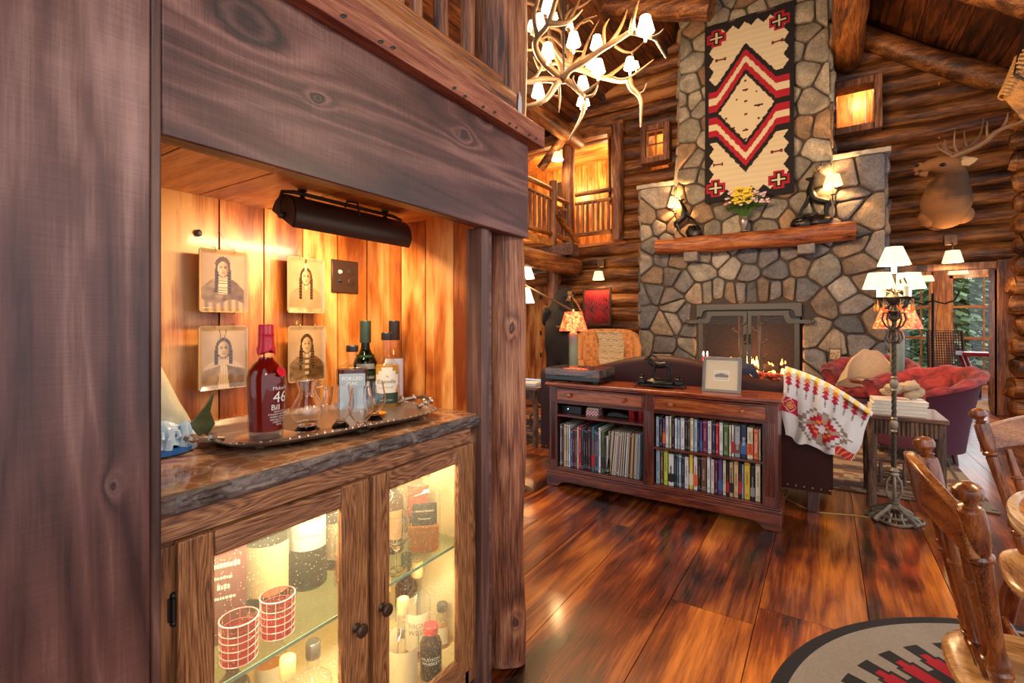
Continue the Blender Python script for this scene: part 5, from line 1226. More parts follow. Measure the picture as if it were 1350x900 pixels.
for s in SETS:
    root=None
    for i,(pts,r0,r1,a,b) in enumerate(s):
        sm,rr=antl(pts,r0,r1,a,b); m=MB(); m.tube(sm,rr,9,wob=.25,seed=len(pts))
        o=part('antler' if i==0 else 'tine',m,M_antler,ch if i==0 else root,world=True,smooth=60)
        if i==0: root=o
m=MB(); c=P(743,104,d=HUBD-.05); m.ball(c,(.05,.05,.04),12,8); m.tube([c,c+V((0,0,2.6))],.012,8); part('hub',m,M_iron,ch,world=True)
SHD=[(185,30,-.5,1),(120,150,.2,1),(62,190,.3,.8),(235,118,.4,.55),(180,375,-.2,1.1),(372,292,.1,1.15),(545,312,.0,1.05),(905,182,-.75,1.15),(555,492,.0,1.1),(500,470,.3,.9),(790,470,.15,1.0),(835,480,.5,.6),(440,612,-.1,.95),(110,672,-.2,1.0),(425,752,-.3,.62),(466,758,.2,.6),(345,190,.4,.7),(190,470,.3,.6)]
for x,y,dd,s in SHD:
    a,b=cpx(x,y); q=P(a,b,d=HUBD+dd); s*=.93
    m=MB(); conic(m,.063*s,.036*s,.105*s,-.05*s,16); m.v=[p+q for p in m.v]; sh=part('lamp_shade',m,M_shadew,ch,world=True)
    m=MB(); m.lathe([(.010*s,-.12*s),(.012*s,-.1*s),(.010*s,-.03*s),(.002,-.028*s)],10); m.ball((0,0,-.005*s),(.014*s,.014*s,.03*s),8,6); m.v=[p+q for p in m.v]; part('candle_bulb',m,M_shadew,sh,world=True)
c=P(740,95,d=HUBD)
for dx,dy,dz in ((.75,-.2,.1),(-.1,.2,.0),(.35,.25,-.15),(-.6,-.1,.1)): lamp('chandelier_glow',(c.x+dx,c.y+dy,c.z+dz),CHAN*85,(1,.64,.32),.22)
# ------------------------------------------------------------------ elk head
M_fur=plain('elk_fur',hexc('8d6238'),.85,nsc=90,amt=.4,bump=.7); M_furd=plain('elk_mane',hexc('69503f'),.9,nsc=110,amt=.5,bump=.9)
ek=thing('elk_head','mounted elk head with tall antlers turned left on the log wall','mounted elk head',(1.38,8.9,2.95))
EY=8.55
def E(px,py,dy=0): return P(px,py,y=EY+dy)
m=MB()
neck=smooth_path([E(1247,291,.38),E(1247,281,.27),E(1247,266,.15),E(1250,249,.08),E(1255,234,.02),E(1258,221,-.02)],6); nr=smooth_rad([.15,.27,.31,.27,.19,.13],6)
m.tube(neck,nr,40,flat=.88)
m.tube(smooth_path([E(1264,220,0),E(1252,219,-.05),E(1240,217,-.08),E(1228,218,-.08),E(1218,221,-.06),E(1211,221,-.05)],4),smooth_rad([.10,.135,.12,.085,.066,.05],4),20)
m.ball(E(1213,219,-.07),(.055,.06,.05),10,8); m.ball(E(1210,223,-.04),(.05,.05,.045),10,8); m.ball(E(1225,287,.22),(.13,.16,.12),14,10); m.ball(E(1268,283,.22),(.13,.16,.12),14,10)
cc=[]
for f in m.f:                       # the coat: dark shaggy neck, tan chest and muzzle
    p=sum((m.v[i] for i in f),V((0,0,0)))/len(f); n_=noise.noise(p*9)*.12
    ax=(p.x-E(1252,250).x); zz=p.z
    zt,zb2=E(1250,228).z,E(1250,275).z; t=(zz-zb2)/(zt-zb2)
    dark=max(0,min(1,(ax+.20+.22*max(0,t-.3)+n_)*5))*max(0,min(1,(t-.02+n_)*3.5))*max(0,min(1,(1.22-t)*3))
    base=(1.0,.92,.85); dk=(.27,.26,.30); cc.append(tuple(a_+(b_-a_)*dark for a_,b_ in zip(base,dk)))
m.c=cc
hd=part('head_and_neck',m,plain('elk_coat',hexc('96683c'),.85,tint=True,nsc=90,amt=.4,bump=.7),ek,world=True,smooth=60)
m=MB(); m.tube([E(1222,229,-.05),E(1212,229,-.06)],[.055,.03],10); m.ball(E(1209,229,-.08),(.03,.035,.022),8,6); part('lower_jaw',m,M_fur,ek,world=True)
m=MB(); m.ball(E(1209,218,-.12),(.022,.03,.02),8,6); m.box(E(1212,226,-.10),E(1220,225,.05)); part('nostril_and_mouth',m,M_black,ek,world=True)
m=MB(); m.ball(E(1243,217,-.195),(.035,.03,.024),10,8); part('eye',m,plain('glass_eye',(.01,.006,.004),.05),ek,world=True); m=MB(); m.ball(E(1243,216,-.165),(.06,.025,.045),10,8); part('pale_eye_ring',m,plain('pale_fur',hexc('cfae84'),.9),ek,world=True)
for dy,ex,ey in ((-.12,1289,209),(.14,1276,206)):
    m=MB(); b=E(1266,216,dy); e=E(ex,ey,dy*1.5); mid=b.lerp(e,.5); w=V((0,0,.045)); n=V((0,.02,0)); m.tube([b,b.lerp(e,.25)+V((0,0,.01)),mid,b.lerp(e,.8),e],[.025,.05,.058,.034,.004],12,flat=.35,up=(0,0,1)); part('ear',m,_m['pale_fur'],ek,world=True)
EA=[([(1252,209),(1262,204),(1282,196),(1300,186),(1310,176),(1325,168),(1340,163),(1352,158),(1372,150),(1395,120)],.036,.012,-.12,-.5),([(1256,206),(1245,200),(1237,195),(1235,190)],.020,.005,-.15,-.2),([(1252,206),(1247,198),(1244,192),(1246,184)],.022,.005,-.1,-.3),([(1263,203),(1258,190),(1259,172)],.022,.004,-.15,-.25),([(1303,184),(1301,172),(1302,160)],.022,.004,-.25,-.3),([(1322,168),(1327,158),(1329,148)],.02,.003,-.3,-.35)]
EB=[([(1262,206),(1268,200),(1278,192),(1290,182),(1294,172),(1297,156)],.030,.004,.12,.35),([(1275,194),(1272,184),(1271,172)],.02,.004,.15,.2),([(1262,203),(1250,199),(1246,188),(1245,186)],.018,.005,.12,.15)]
for st_ in (EA,EB):
    root=None
    for i,(pts,r0,r1,a,b) in enumerate(st_):
        n=len(pts); w=[E(x,y,a+(b-a)*k/(n-1)) for k,(x,y) in enumerate(pts)]; sm=[]
        for k in range(n-1):
            p0,p1,p2,p3=w[max(k-1,0)],w[k],w[k+1],w[min(k+2,n-1)]
            for j in range(3): t=j/3; sm.append(.5*((2*p1)+(p2-p0)*t+(2*p0-5*p1+4*p2-p3)*t*t+(3*p1-p0-3*p2+p3)*t**3))
        sm.append(w[-1]); m=MB(); m.tube(sm,[r0+(r1-r0)*(k/(len(sm)-1))**1.2 for k in range(len(sm))],9,wob=.2); o=part('antler' if i==0 else 'tine',m,plain('elk_antler',hexc('8a6747'),.45,nsc=10,amt=.3),ek if i==0 else root,world=True,smooth=60)
        if i==0: root=o
m=MB(); m.lathe([(.20,0),(.22,.01),(.21,.03),(.18,.035)],24); m.v=[V((p.x+E(1247,272).x,9.0-p.z,p.y*1.15+E(1247,272).z)) for p in m.v]; part('mount_board',m,M_dark,ek,world=True)
# ------------------------------------------------------------------ lamps on the log wall
def wall_lamp(px,py,label,yy=8.78,s=1.0,e=10):
    q=P(px,py,y=yy); t=thing('wall_lamp',label,'wall lamp',(q.x,yy,q.z),0,'small pendant wall lamps')
    m=MB(); conic(m,.115*s,.075*s,.16*s,-.08*s,20); part('lamp_shade',m,M_shade,t)
    m=MB(); m.tube([(0,0,.06*s),(0,0,.15*s),(0,.04,.19*s),(0,.15,.20*s)],.008,8); part('arm',m,M_iron,t)
    m=MB(); m.box((-.07,.11,.17*s),(.07,.20,.32*s)); part('back_plate',m,M_bronze,t,bevel=.008)
    m=MB(); m.ball((0,0,-.01),(.025,.025,.035),10,8); part('bulb',m,M_shadew,t)
    lamp('wall_lamp_bulb',(q.x,yy,q.z-.02),e,(1,.6,.25),.05)
wall_lamp(1256,338,'small lit shade on a square plate above the sunroom doorway',e=22); wall_lamp(789,363,'small lit shade above the red forest painting',e=22)
q=P(735,206,y=8.4); t=thing('loft_lamp','small lit shade hanging in the loft opening','pendant lamp',(q.x,8.4,q.z)); m=MB(); conic(m,.12,.07,.15,-.07,18); part('lamp_shade',m,M_shade,t); m=MB(); m.tube([(0,0,.05),(0,0,.75)],.006,6); part('cord',m,M_iron,t); lamp('loft_lamp_bulb',(q.x,8.4,q.z-.05),30,(1,.66,.3),.05)
for py,lb in ((356,'upper of two bright shades on the swing lamp left of the bear'),(388,'lower of two bright shades on the swing lamp left of the bear')):
    q=P(693,py,y=7.3); t=thing('swing_lamp',lb,'lamp',(q.x,7.3,q.z)); m=MB(); conic(m,.16,.07,.27,-.15,20); part('lamp_shade',m,M_shadew,t)
    m=MB(); m.tube([(0,0,.1),(0,0,-.22),(-.12,.0,-.26)],.01,8); part('stem',m,M_iron,t); lamp('swing_lamp_bulb',(q.x,7.3,q.z),14,(1,.7,.36),.06)
q0=P(693,357,y=7.3); m=MB(); m.tube([(0,0,-.0),(-.14,.0,-.9),(-.14,0,-q0.z+.02)],.014,8); m.lathe([(.15,-q0.z),(.15,-q0.z+.02),(.02,-q0.z+.05)],20,o=(-.14,0,0)); single('lamp_stand',m,M_iron,'slim iron floor stand under the swing lamp shades','lamp stand',loc=(q0.x,7.3,q0.z))
# framed red painting
q=P(789.5,404,y=9.0); a=P(771,404,y=9.0); w=(q.x-a.x); zt=P(789,379,y=9.0).z; zb=P(789,430,y=9.0).z; h=(zt-zb)/2
t=thing('framed_painting','red painting of bare trees in a dark frame on the log wall','painting',(q.x,8.9,(zt+zb)/2))
m=MB()
for a,b in (((-w,-.02,-h),(-w+.045,.02,h)),((w-.045,-.02,-h),(w,.02,h)),((-w+.045,-.02,h-.045),(w-.045,.02,h)),((-w+.045,-.02,-h),(w-.045,.02,-h+.045))): m.box(a,b)
part('frame',m,M_bronze,t,bevel=.006)
def redtrees(u,v):
    r=hexc('c4152c'); r=lerp(r,hexc('e0502c'),max(0,v-.75)*3); r=lerp(r,hexc('4a0a10'),max(0,.35-v)*2.2)
    for k in range(16):
        x=(k+.5)/16+.02*math.sin(k*7); 
        for b in (-1,1):
            if abs(u-x-b*.10*max(0,v-.25)**1.3-.01*math.sin(v*30+k))<.012+.012*max(0,.5-v) and v<.85-.2*((k*37)%10)/10: return hexc('3a0a0c')
    return tuple(c*(.85+.3*(noise.noise(V((u*14,v*14,2)))+.5)) for c in r)
m=MB(); m.grid(lambda u,v:(-w+.045+(2*w-.09)*u,-.005,-h+.045+(2*h-.09)*v),64,90,redtrees); part('painted_canvas',m,M_print,t)
q=P(741,266,y=9.9) ; q=P(741,250,y=10.6); m=MB(); m.box((-.16,0,-.2),(.16,.03,.2)); single('small_picture',m,M_bronze,'small dark framed picture on the loft wall behind the newel post','picture',loc=(q.x,10.62,q.z))
# ------------------------------------------------------------------ birchbark canoe hung at the right
cn=thing('birchbark_canoe','birchbark canoe with laced rim hanging under the roof at the right edge','canoe',P(1350,110,y=6.6))
b0=P(1322,128,y=6.6); m=MB()
pts=[(1322,128),(1330,138),(1342,152),(1356,166),(1380,190),(1420,215)]; low=[P(x,y,y=6.6) for x,y in pts]
rim=[P(x,y,y=6.6) for x,y in ((1324,126),(1334,108),(1345,84),(1356,60),(1400,40),(1460,30))]
for sgn in (-1,1):
    vs=[];fs=[]
    for i in range(6):
        for j in range(6):
            t=j/5; p=low[i].lerp(rim[i],t); bulge=sgn*(.03+.30*(i/5)**.8)*math.sin(t*PI*.5+.15)*(.6+.4*t); vs.append((p.x,p.y+bulge,p.z))
    for i in range(5):
        for j in range(5): fs.append((i*6+j,(i+1)*6+j,(i+1)*6+j+1,i*6+j+1))
    m.add(vs,fs)
hull=part('bark_hull',m,wood('birch_bark_hull',hexc('4a2c12'),hexc('a8702f'),hexc('d79c4e'),'x',2,.5,.3,3,blotch=.7),cn,world=True)
for sgn in (-1,1):
    m=MB(); rr=[V((rim[i].x,rim[i].y+sgn*(.03+.30*(i/5)**.8)*.93,rim[i].z)) for i in range(6)]; m.tube(rr,.028,8)
    part('gunwale',m,M_logy,cn,world=True)
    m=MB(); k=0
    for i in range(3):
        for j in range(5):
            p=rr[i].lerp(rr[i+1],j/5); q=(rr[i+1]-rr[i]).normalized(); n=16; o1=q.orthogonal().normalized(); o2=q.cross(o1)
            m.tube([p+q*(.012*math.sin(a*.5))+(o1*math.cos(a)+o2*math.sin(a))*.036 for a in [2*PI*z/8 for z in range(9)]],.013,5)
    part('root_lacing',m,plain('root_lacing',hexc('c89a5a'),.7),cn,world=True)
m=MB(); m.tube([P(1337,98,y=6.4),P(1352,106,y=6.35),P(1380,105,y=6.35)],.012,6); m.tube([P(1337,98,y=6.4),P(1345,60,y=6.6),P(1352,20,y=6.7)],.008,6); part('hanging_rope',m,M_black,cn,world=True)
# ------------------------------------------------------------------ low bookcase
BX0,BX1,BY0,BY1,BT=-1.81,-.222,3.265,3.60,.793
bc=thing('bookcase','low mahogany bookcase with two drawers and fluted posts behind the sofa','bookcase',((BX0+BX1)/2,(BY0+BY1)/2,0))
def bpart(n,boxes,mat,bev=.003,par=bc,label=None):
    m=MB()
    for a,b in boxes: m.box(a,b)
    return part(n,m,mat,par,world=True,bevel=bev,label=label)
x0,x1=BX0+.03,BX1-.03; xm=P(855,560,y=3.285).x; YB=BY0+.02
m=MB(); m.box((BX0-.005,BY0-.02,BT-.022),(BX1+.005,BY1,BT)); m.box((BX0+.008,BY0-.005,BT-.036),(BX1-.008,BY1,BT-.022)); part('top_board',m,wood('mahogany_top',hexc('4a1a0c'),hexc('8a3a1c'),hexc('b5642f'),'x',2,.18,0,6,coat=.7,blotch=.35,bump=.05),bc,world=True,bevel=.006)
m=MB(); n=24
for z0,z1,e in ((.10,.125,-.006),(.125,.135,-.014)): m.box((BX0-.006-e,BY0-.006-e,z0),(BX1+.006+e,BY1,z1))
plx=[(BX0,0),(BX0+.09,0),(BX0+.13,.035),(BX0+.18,.045),(BX1-.18,.045),(BX1-.13,.035),(BX1-.09,0),(BX1,0),(BX1,.1),(BX0,.1)]
m.prism(plx,BY0,BY0+.025,'xz'); m.box((BX0+.001,BY0+.0255,0),(BX0+.03,BY1,.099)); m.box((BX1-.03,BY0+.0255,0),(BX1-.001,BY1,.099)); part('plinth',m,M_mahog,bc,world=True,bevel=.004)
for nm,a,b in (('side_panel',x0-.01,x0+.02),('side_panel',x1-.02,x1+.01)): bpart(nm,[((a,BY0+.03,.13),(b,BY1-.01,BT-.036))],M_mahogz)
bpart('divider',[((xm-.01,YB,.13),(xm+.01,BY1-.01,BT-.036))],M_mahogz); bpart('back_panel',[((x0,BY1-.02,.13),(x1,BY1-.01,BT-.036))],M_mahog)
for a,b in ((x0-.012,x0+.053),(xm-.035,xm+.035),(x1-.072,x1+.012)):
    m=MB(); m.box((a,YB-.005,.135),(b,YB+.02,BT-.036)); w=(b-a-.03)/5
    for k in range(5):
        c=a+.015+w*(k+.5); m.tube([(c,YB-.007,.20),(c,YB-.007,BT-.15)],w*.36,6)
    part('fluted_post',m,M_mahogz,bc,world=True,bevel=.002)
bpart('bottom_shelf',[((x0,YB,.13),(x1,BY1-.02,.148))],M_mahog)
L0,L1,R0,R1=x0+.053,xm-.035,xm+.035,x1-.072
ZL=P(800,602.0-35,y=3.30).z; zsl=P(790,572-13,y=3.28); 
SL=.548; SR=.402
bpart('left_shelf',[((L0-.02,YB,SL-.016),(L1+.02,BY1-.02,SL))],M_mahog); bpart('right_shelf',[((R0-.02,YB,SR-.016),(R1+.02,BY1-.02,SR))],M_mahog)
DZ0,DZ1=.655,.752
bpart('drawer_rail',[((x0,YB,.632),(x1,YB+.02,DZ0))],M_mahog)
for a,b in ((L0-.01,L1+.005),(R0-.005,R1+.03)):
    d=bpart('drawer',[((a,YB-.012,DZ0),(b,YB+.25,DZ1))],wood('drawer_front_wood',hexc('6a2610'),hexc('a04f22'),hexc('bf7436'),'x',2,.22,0,6,coat=.5,blotch=.3,bump=.06),.003)
    m=MB(); f=.012
    for p,q in (((a,YB-.02,DZ1-f),(b,YB-.008,DZ1)),((a,YB-.02,DZ0),(b,YB-.008,DZ0+f)),((a,YB-.02,DZ0+f),(a+f,YB-.008,DZ1-f)),((b-f,YB-.02,DZ0+f),(b,YB-.008,DZ1-f))): m.box(p,q)
    part('drawer_edging',m,M_mahog,d,world=True,bevel=.003)
    for t_ in (.18,.80):
        m=MB(M=Matrix.Translation((a+(b-a)*t_,YB-.012,(DZ0+DZ1)/2))@Matrix.Rotation(PI/2,4,'X')); m.lathe([(.008,0),(.007,.008),(.014,.014),(.017,.02),(.013,.027),(.003,.029)],16); part('drawer_knob',m,_m['drawer_front_wood'],d,world=True)
# books: (width, height, colour, tone of the lettering) measured along each shelf
CN={'white':('ddd8cf','white'),'cream':('d9cda9','cream'),'black':('201c1e','black'),'blue':('3f5f8f','blue'),'navy':('27304e','navy'),'red':('b3202c','red'),'maroon':('5a1a26','maroon'),'teal':('2f6f78','teal'),'green':('4c6333','green'),'lime':('b4bf3c','lime green'),'grey':('8b8d90','grey'),'orange':('d9602c','orange'),'brown':('6b4a35','brown'),'tan':('c9a676','tan'),'yellow':('d9b43e','yellow'),'purple':('5a3a7a','purple'),'pale blue':('9fb9cc','pale blue'),'plum':('6d2748','plum')}
ORD='first second third fourth fifth sixth seventh eighth ninth tenth eleventh twelfth thirteenth fourteenth fifteenth sixteenth seventeenth eighteenth nineteenth twentieth twenty-first twenty-second twenty-third twenty-fourth twenty-fifth twenty-sixth twenty-seventh twenty-eighth twenty-ninth thirtieth thirty-first thirty-second thirty-third thirty-fourth thirty-fifth thirty-sixth thirty-seventh thirty-eighth thirty-ninth fortieth forty-first forty-second'.split()
M_cover=plain('book_cover',(1,1,1),.45,tint=True,amt=.08,nsc=60)
Rk=random.Random(77)
def book(name,x,w,z,h,d,col,label,group,lean=0,accent=None,txt=None,txtc=None,flat=False,ydep=None):
    cc=hexc(CN[col][0]); k=Rk.uniform(.85,1.1); cc=tuple(min(1,c*k) for c in cc); y=(YB+.03 if ydep is None else ydep)
    o=MB(); o.col=cc; th=min(.0025,w*.15)
    o.box((-w/2,0,0),(-w/2+th,d,h)); o.box((w/2-th,0,0),(w/2,d,h)); o.box((-w/2,0,0),(w/2,th,h))
    acc=hexc(CN[accent][0]) if accent else (tuple(c*.45 for c in cc) if sum(cc)>.9 else tuple(min(1,c*2.2+.15) for c in cc))
    o.col=acc; 
    if accent: o.box((-w/2-.0003,-.0006,h*.12),(w/2+.0003,.001,h*Rk.uniform(.35,.5)))
    else: o.box((-w/2-.0002,-.0005,h*.93),(w/2+.0002,.001,h*.95)); o.box((-w/2-.0002,-.0005,h*.06),(w/2+.0002,.001,h*.075))
    t=single(name,o,M_cover,label,'book',loc=(x,y,z),group=group,smooth=0); t.rotation_euler=(0,lean,0)
    m=MB(); m.box((-w/2+th,th,.003),(w/2-th,d-.004,h-.003)); part('pages',m,M_paper,t,smooth=0)
    if w>.010:
        m=MB(); m.col=hexc(txtc) if txtc else acc
        if txt: text_mb(m,txt,min(w*.75,.022),lambda a,b:(-(b-.3*min(w*.75,.022)),-.0012,h*.52-a) if False else ((b-.33*min(w*.75,.022)),-.0012,h*.52-a))
        else:
            a=h*Rk.uniform(.3,.4); L=h*Rk.uniform(.3,.45); k=0
            while k<L: q=Rk.uniform(.004,.009); m.box((-w*.18,-.0012,a+k),(w*.18*Rk.uniform(.4,1),-.0004,a+k+q)); k+=q+Rk.uniform(.0015,.004)
            m.box((-w*.2,-.0012,h*.1),(w*.2,-.0004,h*.13))
        part('spine_lettering',m,M_print,t,smooth=0)
    return t
def row(name,xa,xb,z,hmax,specs,where,group,dep=.2,lean0=0):
    tot=sum(s[0] for s in specs); k=(xb-xa)/tot; x=xa
    for i,s in enumerate(specs):
        w=s[0]*k; acc=s[3] if len(s)>3 else None; txt=s[4] if len(s)>4 else None; tc=s[5] if len(s)>5 else None; ln=s[6] if len(s)>6 else 0
        bw=w*.95; 
        book(name,x+w/2,bw,z+(abs(math.sin(ln))*bw/2),hmax*s[2],dep,s[1],'%s %s book on %s, %s from the %s'%(('thin' if s[0]<1 else 'thick' if s[0]>1.6 else 'slim'),CN[s[1]][1],where[0],ORD[i],where[1]),group,ln,acc,txt,tc); x+=w
ur=[(1.2,'pale blue',.93),(1.2,'black',.95,None),(.9,'purple',.9,'orange'),(1.3,'white',.98),(.9,'cream',1),(1,'black',.95),(.9,'white',.94),(1,'pale blue',.9),(1.5,'white',.97),(1.1,'black',.94),(.6,'brown',.97),(1.3,'cream',1),(1.2,'pale blue',.97),(.6,'black',.96),(1,'purple',.95,'blue'),(1.5,'plum',.97),(1.4,'white',.97),(1.1,'navy',.93),(1.1,'red',.93),(1.3,'white',.95),(1.7,'green',.93),(.8,'cream',.91),(.8,'white',.92,'red'),(1.9,'grey',.90,'brown','MONTANA','e0d8c8'),(1.8,'navy',.92,'blue','IRON','e8e8ea'),(1.9,'cream',.9,'orange','GIANT PLANT','1c1a18'),(1.5,'orange',.88,None,'WATERMAN','f4e8d8'),(.6,'cream',.88)]
lr=[(1.4,'pale blue',1.0),(1.1,'brown',1.0),(1.4,'lime',1.0),(1.9,'white',.90,'black'),(.8,'black',.95),(.5,'teal',.94),(1,'grey',.93),(.8,'navy',.9),(1.4,'white',.88),(1.3,'yellow',.97,'cream'),(1.3,'white',.93,'orange'),(.9,'black',.95),(1.7,'brown',.96),(1.1,'white',1.0),(1.1,'white',.92),(1,'maroon',.92),(1.3,'purple',.94,'blue'),(1,'cream',.94),(.8,'black',.9,'red'),(1.2,'tan',.92,'black'),(1.4,'tan',.96),(.8,'black',.93,'red'),(.6,'pale blue',.9),(1.7,'yellow',.97),(1.2,'black',.86,'grey'),(1.5,'cream',.99)]
row('book',R0+.006,R1-.012,SR+.001,.215,ur,('the upper shelf under the etching','divider'),'books on the upper right shelf',.16)
row('book',R0+.006,R1-.012,.149,.235,lr,('the lower shelf under the etching','divider'),'books on the lower right shelf',.19)
ll=[(1.1,'grey',.92),(.9,'maroon',.9),(1.2,'cream',.93),(1,'cream',.93),(1.1,'white',.92),(1.1,'blue',.83),(1.1,'maroon',.88),(1,'brown',.88),(.7,'white',.91),(1.3,'red',.93),(.9,'teal',.9,'black'),(1.1,'black',.9),(1.1,'black',.88),(1.1,'maroon',.92),(.6,'black',.92),(1.3,'teal',.95,'red'),(.8,'brown',.9),(1,'blue',.87),(1.2,'white',.95),(1.6,'green',.88,'black'),(.8,'black',.82),(.9,'white',.8),(.8,'tan',.9)]
LS=.012; WL=L0+(L1-L0)*.62
row('book',L0+.006,WL,.149,.345,ll,('the shelf under the record player','outer post')
,'large books on the lower left shelf',.26)
nrec=30
cols=['cream','tan','white','grey','brown','cream','pale blue','white','tan','black']
for i in range(nrec):
    w=(L1-.012-WL)/nrec; x=WL+w*(i+.5)-.03; c=Rk.choice(cols); ln=.10-.07*i/nrec
    book('record_sleeve',x+.0,w*.92,.150,.315,.28,c,'%s record sleeve, %s in the leaning run between large books and divider'%(CN[c][1],ORD[i]),'record sleeves on the lower left shelf',ln)
# things on the little upper-left shelf
def shx(px): return P(px,560,y=3.36).x
m=MB(); m.box((-.09,-.04,0),(.09,.16,.06)); t=single('cable_box',m,M_black,'black electronic box with a tiny blue light on the upper left shelf','media box',loc=(shx(752),3.4,SL),bevel=.004); m=MB(); m.ball((-.02,-.0415,.035),.003,8,6); part('indicator_light',m,lit('blue_led',(.25,.5,1),14),t)
def check(u,v): return hexc('c62a35') if (int(u*8)+int(v*4))%2 else hexc('e3d3c9')
t=thing('patterned_box','little red and white checked box with a stack of cards on top','box',(shx(780),3.37,SL),0); m=MB(); m.box((-.05,0,0),(.05,.08,.045)); part('box_body',m,plain('pale_red_card',hexc('b98a80'),.6),t,bevel=.001)
m=MB(); m.grid(lambda u,v:(-.049+.098*u,-.0012,.001+.043*v),8,4,check); part('checked_front',m,M_print,t,smooth=0); m=MB(); m.box((-.045,.005,.0455),(.047,.075,.058)); part('card_stack',m,M_paper,t)
m=MB(); m.prism([(-.09,0),(.09,0),(.07,.03),(.0,.048),(-.07,.035)],0,.18,'xz'); single('folded_bag',m,M_black,'folded black pouch in the middle of the upper left shelf','pouch',loc=(shx(812),3.39,SL),bevel=.01)
for px,lb in ((832,'left one of two dark red candle tins beside the divider'),(845,'right one of two dark red candle tins beside the divider')):
    m=MB(); m.lathe([(.032,0),(.033,.003),(.033,.07),(.031,.072)],24); single('red_tin',m,plain('red_metal',hexc('9c1420'),.25,.5),lb,'tin',loc=(shx(px)-.01,3.42,SL),group='red tins')
# ------------------------------------------------------------------ on the bookcase: turntable, inkstand, framed etching
tt=thing('turntable','black record player under a clear hinged dust cover on the bookcase','record player',(P(782,497,z=.80).x,3.43,BT),0)
m=MB(); m.box((-.225,-.15,.018),(.225,.16,.052)); part('plinth_box',m,plain('black_gloss',(.012,.011,.011),.12),tt,bevel=.004)
for x in (-.18,.18):
    for y in (-.11,.12): m=MB(); m.lathe([(.02,0),(.022,.004),(.018,.018)],16,o=(x,y,0)); part('foot',m,M_black,tt)
m=MB(); m.lathe([(.145,.054),(.148,.057),(.148,.067),(.14,.07)],40,o=(-.05,0,0)); pf_=part('platter',m,M_pewter,tt); m=MB(); m.lathe([(.14,.0705),(.14,.0725),(.0,.0725)],40,o=(-.05,0,0)); part('record',m,plain('vinyl',(.01,.01,.01),.25),pf_)
m=MB(); m.tube([(.16,.1,.085),(.15,-.02,.088),(.10,-.09,.08)],.005,8); m.lathe([(.02,.053),(.02,.085),(.015,.09)],14,o=(.16,.1,0)); part('tone_arm',m,M_pewter,tt)
m=MB(); a=(-.225,-.15,.055); b=(.225,.16,.108)
for p,q in (((a[0],a[1],a[2]),(b[0],a[1]+.003,b[2])),((a[0],b[1]-.003,a[2]),(b[0],b[1],b[2])),((a[0],a[1],a[2]),(a[0]+.003,b[1],b[2])),((b[0]-.003,a[1],a[2]),(b[0],b[1],b[2])),((a[0],a[1],b[2]-.003),(b[0],b[1],b[2]))): m.box(p,q)
part('dust_cover',m,glass('acrylic_cover',(.82,.80,.80),haze=.05,hazecol=(.8,.75,.7)),tt,smooth=0)
m=MB(); m.box((-.06,-.05,0),(.06,.05,.002)); single('paper_note',m,plain('tan_paper',hexc('b9814d'),.7),'tan card lying at the left end of the bookcase top','card',loc=(BX0+.09,3.36,BT+.0005),rotz=.3)
q=P(876,508,z=BT); ink=thing('ram_inkstand','dark pewter inkstand with a standing wild goat between two lidded pots','inkstand',(q.x,3.42,BT),.05)
m=MB()
sh=[(.17*math.cos(a)*(1+.08*math.cos(6*a)),.075*math.sin(a)*(1+.12*math.cos(5*a))) for a in [2*PI*k/48 for k in range(48)]]; m.prism(sh,.016,.024,'xy'); m.ball((0,0,.03),(.105,.05,.03),16,8,.35,3)
part('scrolled_base',m,M_bronzestat,ink)
for sx_ in (-1,1):
    for sy in (-1,1): m=MB(); m.tube([(sx_*.15,sy*.045,.02),(sx_*.165,sy*.055,.008),(sx_*.16,sy*.05,.0)],[.008,.007,.005],8); part('scroll_foot',m,M_bronzestat,ink)
for sx_ in (-1,1):
    m=MB(); m.lathe([(.018,.022),(.032,.03),(.03,.05),(.022,.055),(.026,.058),(.026,.064),(.014,.072),(.018,.078),(.008,.088),(.002,.098)],20,o=(sx_*.125,0,0)); part('lidded_pot',m,M_bronzestat,ink)
m=MB(M=Matrix.Translation((0,0,.045)))
s=.34
m.tube([(.07,0,.105),(.04,0,.115),(0,0,.108),(-.04,0,.115),(-.065,0,.13),(-.078,0,.155)],[.015,.024,.022,.025,.02,.013],12); m.tube([(-.07,0,.152),(-.09,0,.158),(-.108,0,.148)],[.014,.013,.007],10)
for x,y,k in ((.062,.012,1),(.05,-.012,1),(-.045,.012,-1),(-.032,-.012,-1)): m.tube([(x,y,.11),(x+k*.008,y,.06),(x+k*.014,y,.04),(x+k*.004,y,0)],[.014,.008,.006,.006],8)
for y in (-1,1): m.tube([(-.078,y*.006,.165),(-.06,y*.012,.178),(-.035,y*.016,.172),(-.02,y*.018,.155)],[.006,.005,.004,.002],8); m.tube([(-.07,y*.01,.16),(-.058,y*.025,.156)],[.005,.002],6)
m.tube([(.075,0,.12),(.088,0,.105)],[.006,.003],6)
part('goat_figure',m,M_bronzestat,ink)
q=P(958,492,y=3.40); t=thing('framed_etching','small ship etching in a ribbed grey frame leaning on the bookcase','framed picture',(P(957,513,z=BT).x,3.37,BT+.001),.02)
T=Matrix.Rotation(math.radians(-14),4,'X'); W,H_=.118,.235; bw=.020
m=MB(M=T)
for a,b in (((-W,-.0,0),(-W+bw,.018,H_)),((W-bw,0,0),(W,.018,H_)),((-W+bw,0,H_-bw),(W-bw,.018,H_)),((-W+bw,0,0),(W-bw,.018,bw))): m.box(a,b)
for k in range(34):
    for x in (-W+.006,W-.006): m.ball((x,-.0,.008+k*(H_-.016)/33),(.004,.003,.0032),6,4)
